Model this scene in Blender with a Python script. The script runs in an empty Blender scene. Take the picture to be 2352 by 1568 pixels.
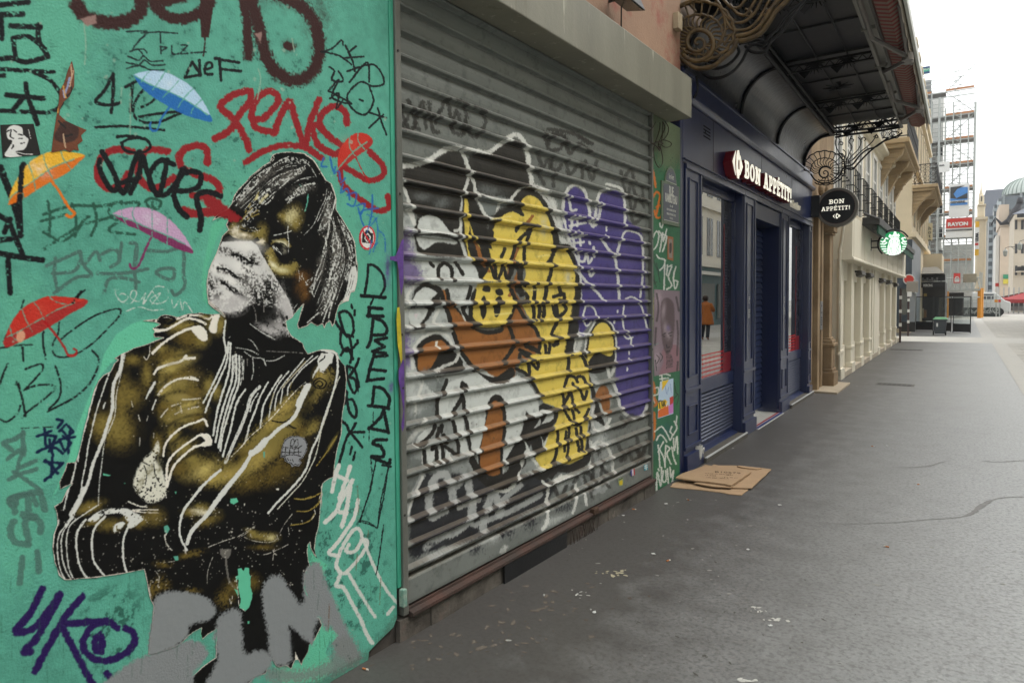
import bpy, bmesh, math, random
import numpy as np
from mathutils import Matrix, Vector
random.seed(4)
scene = bpy.context.scene
# ---- camera model (numbers below fix the camera; the same model is used to measure the place) ----
PW, PH, FL = 2352.0, 1568.0, 1568.0          # measuring frame in pixels, focal length in the same pixels
PPX, PPY = 1176.0, 755.0                     # principal point
PITCH, ROLL, YAW, EYE = math.atan(63.0/1568.0), math.radians(.46), 0.0, 1.6
def _axes():
    cp, sp = math.cos(PITCH), math.sin(PITCH)
    F = np.array([0, cp, -sp]); U = np.array([0, sp, cp]); R = np.array([1., 0, 0])
    c, s = math.cos(ROLL), math.sin(ROLL)
    R2 = c*R + s*U*1.0; U2 = -s*R + c*U
    # the picture's verticals lean left at the top: camera rolled clockwise
    R2, U2 = c*R - s*U, s*R + c*U
    return R2, U2, F
def _yawed(v, a):
    c, s = math.cos(a), math.sin(a)
    return np.array([c*v[0]-s*v[1], s*v[0]+c*v[1], v[2]])
CR, CU, CF = _axes()
def _lvl(px, py):
    return CR*((px-PPX)/FL) + CU*((PPY-py)/FL) + CF
_v = _lvl(2214, 684)
YAW = math.atan2(_v[0], _v[1])
CR, CU, CF = _yawed(CR, YAW), _yawed(CU, YAW), _yawed(CF, YAW)
def ray(px, py):
    px = np.asarray(px, float); py = np.asarray(py, float)
    return ((px-PPX)/FL)[..., None]*CR + ((PPY-py)/FL)[..., None]*CU + CF
def proj(P):
    P = np.asarray(P, float) - np.array([0, 0, EYE])
    d = P @ CF
    return PPX + FL*(P @ CR)/d, PPY - FL*(P @ CU)/d
def onZ(px, py, Z=0.0):
    w = ray(px, py); t = (Z-EYE)/w[..., 2:3]; return w*t + np.array([0, 0, EYE])
def onX(px, py, X):
    w = ray(px, py); t = X/w[..., 0:1]; return w*t + np.array([0, 0, EYE])
def onY(px, py, Y):
    w = ray(px, py); t = Y/w[..., 1:2]; return w*t + np.array([0, 0, EYE])
TH = math.radians(1.3); XA0 = -2.16-4*math.tan(TH)
dA = np.array([math.sin(TH), math.cos(TH)]); nA = np.array([math.cos(TH), -math.sin(TH)])
def onA(px, py, off=0.0):                      # pixel -> (s, z) on the near facade's plane moved out by off
    w = ray(px, py); n = w[..., 0]*nA[0]+w[..., 1]*nA[1]
    t = (XA0*nA[0]+off)/n
    return (w[..., 0]*t-XA0)*dA[0]+w[..., 1]*t*dA[1], w[..., 2]*t+EYE
def pA(s, off, z):
    return (XA0+dA[0]*s+nA[0]*off, dA[1]*s+nA[1]*off, z)
# ---- camera ----
cam = bpy.data.cameras.new('camera'); camo = bpy.data.objects.new('camera', cam); scene.collection.objects.link(camo)
cam.sensor_width = 36; cam.lens = 36*FL/PW; cam.clip_start = .05; cam.clip_end = 2000
cam.shift_x = 0; cam.shift_y = -(PH/2-PPY)/PW
M3 = Matrix((CR, CU, -CF)).transposed().to_4x4(); M3.translation = Vector((0, 0, EYE)); camo.matrix_world = M3
scene.camera = camo
scene.render.resolution_x, scene.render.resolution_y = 1024, 682
# ---- sky: a white overcast, brightest overhead ----
SUN_EL, SUN_ROT = math.radians(58), math.radians(60)
world = bpy.data.worlds.new('World'); scene.world = world; world.use_nodes = True
nt = world.node_tree; bg = nt.nodes['Background']
sky = nt.nodes.new('ShaderNodeTexSky'); sky.sky_type = 'NISHITA'; sky.sun_disc = False; sky.sun_elevation = SUN_EL; sky.sun_rotation = SUN_ROT; sky.dust_density = 4; sky.air_density = 1.2
hs = nt.nodes.new('ShaderNodeHueSaturation'); hs.inputs['Saturation'].default_value = .22
mx = nt.nodes.new('ShaderNodeMix'); mx.data_type = 'RGBA'; mx.inputs[0].default_value = .45; mx.inputs[7].default_value = (9.2, 9.3, 9.2, 1)
nt.links.new(sky.outputs[0], hs.inputs['Color']); nt.links.new(hs.outputs[0], mx.inputs[6]); nt.links.new(mx.outputs[2], bg.inputs[0]); bg.inputs[1].default_value = .13
sl = bpy.data.lights.new('sun', 'SUN'); sl.energy = .7; sl.angle = math.radians(25); sl.color = (1, .97, .92)
so = bpy.data.objects.new('sun', sl); scene.collection.objects.link(so)
so.rotation_euler = (math.pi/2-SUN_EL, 0, math.pi-SUN_ROT)
vs = scene.view_settings; vs.view_transform = 'Standard'; vs.look = 'None'; vs.exposure = 1.0; vs.gamma = 1
# ---- objects and naming ----
C = scene.collection
def tag(o, label=None, cat=None, group=None, kind=None):
    for k, v in (('label', label), ('category', cat), ('group', group), ('kind', kind)):
        if v: o[k] = v
    return o
def thing(name, loc, label, cat, group=None):
    o = bpy.data.objects.new(name, None); C.objects.link(o); o.location = loc; o.empty_display_size = .2
    return tag(o, label, cat, group)
def link(name, me, m=None, parent=None, bev=0):
    o = bpy.data.objects.new(name, me); C.objects.link(o)
    if m is not None: me.materials.append(m)
    if parent is not None:
        o.parent = parent; w = Vector((0, 0, 0)); p = parent
        while p is not None: w = w+p.location; p = p.parent
        o.location = -w
        if parent.type == 'MESH': o.location = -w
    if bev:
        b = o.modifiers.new('bevel', 'BEVEL'); b.width = bev; b.segments = 2; b.limit_method = 'ANGLE'; b.angle_limit = math.radians(40)
    return o
def copy_tree(root, loc, label=None, rz=None):
    def cp(o, par):
        c = o.copy(); C.objects.link(c)
        if par: c.parent = par
        for ch in o.children: cp(ch, c)
        return c
    r = cp(root, None); r.location = loc
    if rz is not None: r.rotation_euler.z = rz
    if label: r['label'] = label
    return r
FA = lambda s, o, z: pA(s, o, z)                 # near facade (panel, shutter, pillar): along, out, up
XB = -2.14
FB = lambda y, o, z: (XB+o, y, z)                # blue shopfront and everything down the street: along, out, up
FW = lambda x, y, z: (x, y, z)
class MB:
    def __init__(s): s.b = bmesh.new()
    def hexa(s, P, skip=()):
        v = [s.b.verts.new(p) for p in P]
        for f in ((0, 3, 2, 1), (4, 5, 6, 7), (0, 1, 5, 4), (1, 2, 6, 5), (2, 3, 7, 6), (3, 0, 4, 7)): s.b.faces.new([v[i] for i in f])
        return s
    def box(s, f, a0, a1, o0, o1, z0, z1):
        return s.hexa([f(a0, o0, z0), f(a1, o0, z0), f(a1, o1, z0), f(a0, o1, z0), f(a0, o0, z1), f(a1, o0, z1), f(a1, o1, z1), f(a0, o1, z1)])
    def prism(s, A, B):
        a = [s.b.verts.new(p) for p in A]; c = [s.b.verts.new(p) for p in B]; n = len(a)
        s.b.faces.new(a[::-1]); s.b.faces.new(c)
        for i in range(n): s.b.faces.new((a[i], a[(i+1) % n], c[(i+1) % n], c[i]))
        return s
    def ext(s, f, prof, a0, a1):                  # profile of (out, up) swept along
        return s.prism([f(a0, o, z) for o, z in prof], [f(a1, o, z) for o, z in prof])
    def tube(s, P, r, n=6, closed=False):
        P = [Vector(p) for p in P]; N = len(P); rings = []
        rr = r if hasattr(r, '__len__') else [r]*N
        up = None
        for i, p in enumerate(P):
            if closed: t = P[(i+1) % N]-P[i-1]
            else: t = P[min(i+1, N-1)]-P[max(i-1, 0)]
            t.normalize() if t.length > 0 else None
            if up is None:
                up = Vector((0, 0, 1)) if abs(t.z) < .9 else Vector((1, 0, 0))
            u = t.cross(up)
            if u.length < 1e-4: u = t.cross(Vector((1, 0, .3)))
            u.normalize(); v = u.cross(t); up = v
            rings.append([s.b.verts.new(p+(u*math.cos(2*math.pi*k/n)+v*math.sin(2*math.pi*k/n))*rr[i]) for k in range(n)])
        for i in range(N if closed else N-1):
            a, c = rings[i], rings[(i+1) % N]
            for k in range(n): s.b.faces.new((a[k], a[(k+1) % n], c[(k+1) % n], c[k]))
        if not closed: s.b.faces.new(rings[0][::-1]); s.b.faces.new(rings[-1])
        return s
    def lathe(s, c, prof, n=16):                  # (radius, z) about a vertical axis at c
        R = [[s.b.verts.new((c[0]+r*math.cos(2*math.pi*k/n), c[1]+r*math.sin(2*math.pi*k/n), c[2]+z)) for k in range(n)] for r, z in prof]
        for a, d in zip(R[:-1], R[1:]):
            for k in range(n): s.b.faces.new((a[k], a[(k+1) % n], d[(k+1) % n], d[k]))
        s.b.faces.new(R[0][::-1]); s.b.faces.new(R[-1]); return s
    def disc(s, c, ux, uy, r, t, n=40, r2=None):  # round plate, thickness t along ux x uy, optional hole r2
        c, ux, uy = Vector(c), Vector(ux), Vector(uy); w = ux.cross(uy)
        ring = lambda q, d: [c+ux*q*math.cos(2*math.pi*k/n)+uy*q*math.sin(2*math.pi*k/n)+w*d for k in range(n)]
        if r2 is None: return s.prism(ring(r, 0), ring(r, t))
        A = [[s.b.verts.new(p) for p in ring(q, d)] for q, d in ((r, 0), (r, t), (r2, t), (r2, 0))]
        for i in range(4):
            a, d = A[i], A[(i+1) % 4]
            for k in range(n): s.b.faces.new((a[k], a[(k+1) % n], d[(k+1) % n], d[k]))
        return s
    def split(s, name, m=None, parent=None, smooth=False):
        bmesh.ops.recalc_face_normals(s.b, faces=s.b.faces); s.b.verts.ensure_lookup_table(); seen = set()
        for v0 in s.b.verts:
            if v0 in seen: continue
            st, comp = [v0], []; seen.add(v0)
            while st:
                v = st.pop(); comp.append(v)
                for e in v.link_edges:
                    w = e.other_vert(v)
                    if w not in seen: seen.add(w); st.append(w)
            ix = {v: i for i, v in enumerate(comp)}; fs = {f for v in comp for f in v.link_faces}
            me = bpy.data.meshes.new(name); me.from_pydata([v.co[:] for v in comp], [], [[ix[v] for v in f.verts] for f in fs])
            if smooth:
                for p in me.polygons: p.use_smooth = True
            link(name, me, m, parent)
        s.b.free()
    def build(s, name, m=None, parent=None, bev=0, smooth=False):
        bmesh.ops.recalc_face_normals(s.b, faces=s.b.faces)
        me = bpy.data.meshes.new(name); s.b.to_mesh(me); s.b.free()
        if smooth:
            for p in me.polygons: p.use_smooth = True
        return link(name, me, m, parent, bev)
def lin(c): return tuple(float(x) for x in hx(c))+(1,)
MATS = {}
def mat(key, col='808080', rough=.6, var=.2, scale=4, bump=.15, bscale=60, metal=0., spec=.5, col2=None, streak=0, emit=0, dust=0):
    if key in MATS: return MATS[key]
    m = bpy.data.materials.new(key); m.use_nodes = True; nt = m.node_tree; N = nt.nodes; L = nt.links; b = N['Principled BSDF']
    tc = N.new('ShaderNodeTexCoord'); src = tc.outputs['Object']
    mp = N.new('ShaderNodeMapping'); L.new(src, mp.inputs[0])
    if streak: mp.inputs['Scale'].default_value = (1, 1, streak)
    n1 = N.new('ShaderNodeTexNoise'); n1.inputs['Scale'].default_value = scale; n1.inputs['Detail'].default_value = 8; n1.inputs['Roughness'].default_value = .65; L.new(mp.outputs[0], n1.inputs[0])
    mr = N.new('ShaderNodeMapRange'); mr.inputs[1].default_value = .3; mr.inputs[2].default_value = .7; L.new(n1.outputs[0], mr.inputs[0])
    mixc = N.new('ShaderNodeMix'); mixc.data_type = 'RGBA'; L.new(mr.outputs[0], mixc.inputs[0])
    c = lin(col); d = lin(col2) if col2 else tuple(x*(1-var) for x in c[:3])+(1,)
    mixc.inputs[6].default_value = d; mixc.inputs[7].default_value = c if col2 else tuple(min(1, x*(1+var*.6)) for x in c[:3])+(1,)
    out = mixc.outputs[2]
    if dust:
        g = N.new('ShaderNodeNewGeometry'); sx = N.new('ShaderNodeSeparateXYZ'); L.new(g.outputs['Normal'], sx.inputs[0])
        r2 = N.new('ShaderNodeMapRange'); r2.inputs[1].default_value = .35; r2.inputs[2].default_value = .8; r2.inputs[4].default_value = dust; L.new(sx.outputs[2], r2.inputs[0])
        m2 = N.new('ShaderNodeMix'); m2.data_type = 'RGBA'; L.new(r2.outputs[0], m2.inputs[0]); L.new(out, m2.inputs[6]); m2.inputs[7].default_value = lin('6a5c4c'); out = m2.outputs[2]
    L.new(out, b.inputs['Base Color'])
    b.inputs['Metallic'].default_value = metal; b.inputs['Specular IOR Level'].default_value = spec
    rr = N.new('ShaderNodeMapRange'); rr.inputs[3].default_value = max(0, rough-.1); rr.inputs[4].default_value = min(1, rough+.12); L.new(n1.outputs[0], rr.inputs[0]); L.new(rr.outputs[0], b.inputs['Roughness'])
    if bump:
        n2 = N.new('ShaderNodeTexNoise'); n2.inputs['Scale'].default_value = bscale; n2.inputs['Detail'].default_value = 4; L.new(src, n2.inputs[0])
        bp = N.new('ShaderNodeBump'); bp.inputs['Strength'].default_value = bump; bp.inputs['Distance'].default_value = .01; L.new(n2.outputs[0], bp.inputs['Height']); L.new(bp.outputs[0], b.inputs['Normal'])
    if emit: b.inputs['Emission Color'].default_value = c; b.inputs['Emission Strength'].default_value = emit
    MATS[key] = m; return m
def painted(key, cv, rough=.5, bump=.2, bscale=120, spec=.5, dust=0, metal=0):
    """material whose colour is the painting made above, in the wall's own coordinates (UV)"""
    im = bpy.data.images.new(key, cv.W, cv.H); a = np.clip(cv.rgb, 0, 1); a = np.where(a < .0031308, a*12.92, 1.055*a**(1/2.4)-.055)
    px = np.ones((cv.H, cv.W, 4), np.float32); px[..., :3] = a; im.pixels.foreach_set(px.ravel()); im.update(); im.pack()
    m = mat(key, '808080', rough, .08, 3, bump, bscale, metal, spec); nt = m.node_tree; N = nt.nodes; L = nt.links; b = N['Principled BSDF']
    t = N.new('ShaderNodeTexImage'); t.image = im; t.interpolation = 'Cubic'; t.extension = 'EXTEND'; uv = N.new('ShaderNodeUVMap'); L.new(uv.outputs[0], t.inputs[0])
    col = t.outputs[0]
    if dust:
        g = N.new('ShaderNodeNewGeometry'); sx = N.new('ShaderNodeSeparateXYZ'); L.new(g.outputs['Normal'], sx.inputs[0])
        nz = N.new('ShaderNodeTexNoise'); nz.inputs['Scale'].default_value = 12; nz.inputs['Detail'].default_value = 6; tc = N.new('ShaderNodeTexCoord'); L.new(tc.outputs['Object'], nz.inputs[0])
        r2 = N.new('ShaderNodeMapRange'); r2.inputs[1].default_value = .3; r2.inputs[2].default_value = .75; L.new(sx.outputs[2], r2.inputs[0])
        mu = N.new('ShaderNodeMath'); mu.operation = 'MULTIPLY'; L.new(r2.outputs[0], mu.inputs[0]); r3 = N.new('ShaderNodeMapRange'); r3.inputs[1].default_value = .3; r3.inputs[2].default_value = .65; r3.inputs[3].default_value = dust*.45; r3.inputs[4].default_value = dust; L.new(nz.outputs[0], r3.inputs[0]); L.new(r3.outputs[0], mu.inputs[1])
        m2 = N.new('ShaderNodeMix'); m2.data_type = 'RGBA'; L.new(mu.outputs[0], m2.inputs[0]); L.new(col, m2.inputs[6]); m2.inputs[7].default_value = lin('6b5f50'); col = m2.outputs[2]
    L.new(col, b.inputs['Base Color']); return m
def set_uv(o, cv, f):
    me = o.data; uv = me.uv_layers.new(name='uv'); n = len(me.loops); vi = np.empty(n, np.int32); me.loops.foreach_get('vertex_index', vi)
    co = np.empty(len(me.vertices)*3); me.vertices.foreach_get('co', co); S, Z = f(co.reshape(-1, 3)[vi])
    q = np.stack([(S-cv.s0)/(cv.s1-cv.s0), (Z-cv.z0)/(cv.z1-cv.z0)], 1).astype(np.float32); uv.data.foreach_set('uv', q.ravel())
szA = lambda P: ((P[:, 0]-XA0)*dA[0]+P[:, 1]*dA[1], P[:, 2])
szB = lambda P: (P[:, 1], P[:, 2])
def mapA(off=0.): return (lambda x, y: onA(x, y, off)), (lambda S, Z: proj(np.stack([XA0+dA[0]*S+nA[0]*off, dA[1]*S+nA[1]*off, Z], -1)))
def sheet(name, outl, cv, m, off, parent=None, thick=.0012, f=FA):
    """flat paper cut to an outline given as (along, up) points, lying on the wall"""
    b = bmesh.new(); vs = [b.verts.new(f(s, off, z)) for s, z in outl]; es = [b.edges.new((vs[i-1], vs[i])) for i in range(len(vs))]
    bmesh.ops.triangle_fill(b, use_beauty=True, use_dissolve=False, edges=es)
    bmesh.ops.recalc_face_normals(b, faces=b.faces)
    n = sum((fc.normal*fc.calc_area() for fc in b.faces), Vector())
    if n.x < 0: bmesh.ops.reverse_faces(b, faces=b.faces)
    me = bpy.data.meshes.new(name); b.to_mesh(me); b.free(); o = link(name, me, m, parent)
    if cv is not None: set_uv(o, cv, szA if f is FA else szB)
    sd = o.modifiers.new('thick', 'SOLIDIFY'); sd.thickness = thick; sd.offset = 1
    return o
def text(body, org, ux, uy, size, m, parent, name='lettering', extrude=.002, align='LEFT', bold=0., xs=1.):
    cu = bpy.data.curves.new(name, 'FONT'); cu.body = body; cu.size = size; cu.extrude = extrude; cu.align_x = align; cu.offset = bold
    t = bpy.data.objects.new(name, cu); C.objects.link(t); dg = bpy.context.evaluated_depsgraph_get()
    me = bpy.data.meshes.new_from_object(t.evaluated_get(dg)); bpy.data.objects.remove(t); bpy.data.curves.remove(cu)
    ux, uy = Vector(ux), Vector(uy); w = ux.cross(uy); Mx = Matrix((ux*xs, uy, w)).transposed().to_4x4(); Mx.translation = Vector(org); me.transform(Mx)
    me.name = name; me.materials.clear(); return link(name, me, m, parent)
AX = Vector(FA(1, 0, 0))-Vector(FA(0, 0, 0)); AN = Vector(FA(0, 1, 0))-Vector(FA(0, 0, 0))
# along the walls, reading left to right from the street
def plane_pts(crop, t, off=0.):
    ox, oy, k = CROP[crop]; v = np.array(t.split(), float).reshape(-1, 2); s, z = onA(ox+v[:, 0]*k, oy+v[:, 1]*k, off); return list(zip(s, z))
def decal_cv(outl, ppm, base, off=0.):
    a = np.array(outl); fw, iv = mapA(off); return Cv(a[:, 0].min()-.002, a[:, 0].max()+.002, a[:, 1].min()-.002, a[:, 1].max()+.002, ppm, fw, iv, base)
# ---- painting: a small rasteriser that lays marker, spray and print onto a wall's own surface ----
def hx(c):
    c = [int(c[i:i+2], 16)/255 for i in (0, 2, 4)]
    return np.array([x/12.92 if x < .04045 else ((x+.055)/1.055)**2.4 for x in c], np.float32)
def vnoise(h, w, cell, seed, octs=3):
    rg = np.random.RandomState(seed); out = np.zeros((h, w), np.float32); amp = 1.; tot = 0.
    for o in range(octs):
        c = max(cell/2**o, 1.0); gh, gw = int(h/c)+3, int(w/c)+3
        g = rg.rand(gh, gw).astype(np.float32)
        y = np.arange(h)/c; x = np.arange(w)/c; yi = y.astype(int); xi = x.astype(int)
        fy = (y-yi)[:, None]; fx = (x-xi)[None]; fy = fy*fy*(3-2*fy); fx = fx*fx*(3-2*fx)
        a = g[yi][:, xi]; b = g[yi][:, xi+1]; d = g[yi+1][:, xi]; e = g[yi+1][:, xi+1]
        out += amp*((a*(1-fx)+b*fx)*(1-fy)+(d*(1-fx)+e*fx)*fy); tot += amp; amp *= .6
    return out/tot
def catmull(P, closed):
    P = np.asarray(P, float); n = len(P)
    if n < 3: return P
    out = []
    for i in range(n if closed else n-1):
        if closed: p0, p1, p2, p3 = P[(i-1) % n], P[i], P[(i+1) % n], P[(i+2) % n]
        else: p0, p1, p2, p3 = P[max(i-1, 0)], P[i], P[i+1], P[min(i+2, n-1)]
        m = int(max(3, min(12, np.hypot(*(p2-p1))/5)))
        for t in np.arange(m)/m:
            out.append(.5*((2*p1)+(-p0+p2)*t+(2*p0-5*p1+4*p2-p3)*t*t+(-p0+3*p1-3*p2+p3)*t**3))
    if not closed: out.append(P[-1])
    return np.array(out)
class Cv:
    """colour + opacity raster over a rectangle (s0..s1, z0..z1) of a surface; strokes are given in measuring-frame pixels"""
    def __init__(s, s0, s1, z0, z1, ppm, fwd, inv, base='808080', cover=1.):
        s.s0, s.s1, s.z0, s.z1, s.ppm, s.fwd = s0, s1, z0, z1, ppm, fwd
        s.W, s.H = int((s1-s0)*ppm), int((z1-z0)*ppm)
        S, Z = np.meshgrid(s0+(np.arange(s.W)+.5)/ppm, z0+(np.arange(s.H)+.5)/ppm)
        X, Y = inv(S, Z); s.X, s.Y = X.astype(np.float32), Y.astype(np.float32)
        s.rgb = np.zeros((s.H, s.W, 3), np.float32)+hx(base); s.a = np.full((s.H, s.W), cover, np.float32)
        s.fine = vnoise(s.H, s.W, 3.2, 1, 2); s.mid = vnoise(s.H, s.W, 14, 2, 3)
        s.rng = np.random.RandomState(5); s.fine = (s.fine-s.fine.mean())/s.fine.std(); s.mid = (s.mid-s.mid.mean())/s.mid.std()
        s.clip = None
    def win(s, x0, y0, x1, y1):
        xs = np.array([x0, x1, x0, x1, (x0+x1)/2]); ys = np.array([y0, y0, y1, y1, (y0+y1)/2])
        S, Z = s.fwd(xs, ys); i = (S-s.s0)*s.ppm; j = (Z-s.z0)*s.ppm
        return (slice(int(max(0, j.min()-2)), int(max(0, min(s.H, j.max()+3)))), slice(int(max(0, i.min()-2)), int(max(0, min(s.W, i.max()+3)))))
    def mix(s, w, col, al, cut=False):
        if s.clip is not None: al = al*s.clip[w]
        r = s.rgb[w]; r += (col-r)*al[..., None]
        if cut == 1: s.a[w] = s.a[w]*(1-al)
        elif cut == 2: s.a[w] = np.maximum(s.a[w], al)
    def dist(s, w, P):
        X, Y = s.X[w], s.Y[w]; D = np.full(X.shape, 1e9, np.float32)
        for (ax, ay), (bx, by) in zip(P[:-1], P[1:]):
            dx, dy = bx-ax, by-ay; L = dx*dx+dy*dy+1e-9
            t = np.clip(((X-ax)*dx+(Y-ay)*dy)/L, 0, 1)
            np.minimum(D, (X-ax-t*dx)**2+(Y-ay-t*dy)**2, out=D)
        return np.sqrt(D)
    def stroke(s, P, w, col, soft=.2, al=1., dry=0., cut=False):
        P = np.asarray(P, float); r = w/2*(1+soft)+3
        W = s.win(P[:, 0].min()-r, P[:, 1].min()-r, P[:, 0].max()+r, P[:, 1].max()+r)
        if s.X[W].size == 0: return
        d = s.dist(W, P); h = w/2; e = max(.9, h*soft)
        v = (h+e*.5-d+s.fine[W]*(e*.22+.25))/e
        A = np.clip(v, 0, 1); A = A*A*(3-2*A)
        if soft > .6: A = A**1.3
        if dry:
            dry *= .7; A = A*np.clip(.5+(1.15-dry*1.3-s.fine[W]*.75*(.4+dry)-d/h*dry*.5)*2.2, 0, 1)
        s.mix(W, col, A*al, cut)
    def fill(s, P, col, soft=1.2, al=1., dry=0., cut=False):
        P = np.asarray(P, float); r = soft+3
        W = s.win(P[:, 0].min()-r, P[:, 1].min()-r, P[:, 0].max()+r, P[:, 1].max()+r)
        X, Y = s.X[W], s.Y[W]
        if X.size == 0: return
        ins = np.zeros(X.shape, bool); Q = np.vstack([P, P[:1]])
        for (ax, ay), (bx, by) in zip(Q[:-1], Q[1:]):
            if ay == by: continue
            c = (ay > Y) != (by > Y); ins ^= c & (X < (bx-ax)*(Y-ay)/(by-ay)+ax)
        d = s.dist(W, Q); d = np.where(ins, d, -d)+s.fine[W]*soft*.25
        A = np.clip(.5+d/soft, 0, 1)
        if dry: A = A*np.clip(.5+(1.2-dry*1.4-s.fine[W]*.7)*2, 0, 1)
        s.mix(W, col, A*al, cut)
    def blob(s, x, y, rx, ry, ang, col, al=1., grain=.5):
        r = max(rx, ry)*1.6; W = s.win(x-r, y-r, x+r, y+r); X, Y = s.X[W]-x, s.Y[W]-y
        if X.size == 0: return
        a = math.radians(ang); u = (X*math.cos(a)+Y*math.sin(a))/rx; v = (-X*math.sin(a)+Y*math.cos(a))/ry
        g = np.exp(-(u*u+v*v)*1.4)*al; g = np.clip(g+grain*(s.fine[W]*.2+s.mid[W]*.07)*np.minimum(g*4, 1), 0, 1); g[u*u+v*v > 2.5] = 0
        s.mix(W, col, g)
    def specks(s, n, x0, y0, x1, y1, r, col, al=1., seed=1):
        rg = np.random.RandomState(seed)
        for i in range(n):
            x, y = rg.uniform(x0, x1), rg.uniform(y0, y1); q = r*rg.uniform(.3, 1)**2+.6
            s.fill([(x+q*math.cos(t)*rg.uniform(.6, 1.3), y+q*math.sin(t)*rg.uniform(.6, 1.3)) for t in np.arange(7)*.9], col, 1., al*rg.uniform(.5, 1))
CROP = dict(D=(0, 0, 1), C1=(0, 0, .49857), C2=(0, 672, .57158), H=(450.2, 340.3, .25518), T=(350, 679.9, .3191), L=(100.2, 730, .3191), M=(100.2, 1067.8, .3191),
            R=(450.2, 1067.8, .3191), S1=(855.3, 0, .46752), Sa=(916.4, 274.9, .37013), Sb=(916.4, 702.6, .37013), W3=(0, 549.8, .38947), P=(1484.5, 519.3, .38962), D5=(733.1, 549.8, .4287),
            Q=(1466, 244.3, .19480))
def draw(cv, crop, text, pal):
    """one mark per line: kind colour width options : x y x y ...   kinds: l line, s smooth line, o closed smooth line, f polygon, b smooth polygon, g soft spot
       options: e edge softness, a opacity, n dryness, c1 cuts the sheet away, c2 adds sheet"""
    ox, oy, k = CROP[crop]
    for ln in text.strip().splitlines():
        ln = ln.split('#')[0].strip()
        if not ln: continue
        h, p = ln.split(':'); h = h.split(); kind, col, w = h[0], hx(pal.get(h[1], h[1])), float(h[2])*k
        o = {'e': None, 'a': 1., 'n': 0., 'c': 0}
        for t in h[3:]: o[t[0]] = float(t[1:])
        for part in p.split('/'):
            v = np.array(part.split(), float)
            if kind == 'g':
                for q in v.reshape(-1, 5): cv.blob(ox+q[0]*k, oy+q[1]*k, q[2]*k, q[3]*k, q[4], col, o['a'], .5 if o['n'] == 0 else o['n'])
                continue
            P = v.reshape(-1, 2)*k+np.array([ox, oy])
            if kind in 'so': P = catmull(P, kind == 'o')
            if kind == 'o': P = np.vstack([P, P[:1]])
            if kind in 'fb':
                if kind == 'b': P = catmull(P, True)
                cv.fill(P, col, 1.2 if o['e'] is None else o['e']*k, o['a'], o['n'], int(o['c']))
            else: cv.stroke(P, w, col, .2 if o['e'] is None else o['e'], o['a'], o['n'], int(o['c']))
PAL = dict(K='16191b', k='1d2a2a', T='5aa48f', t='63bf9b', r='8d2428', R='b01a1c', B='38201e', G='2b5546', W='d5d6cf', w='c9cdc4', P='2b1a52', V='5c3a86', N='12213f', g='868a8b', h='4d6f66', b='1c5fa8', Y='e0a018', O='d96d12', c='8cb8d8', q='b58fb4', Q='7c1c55', o='88793f', O2='5f5228', cr='e4dfd2', bk='141413')
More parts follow.
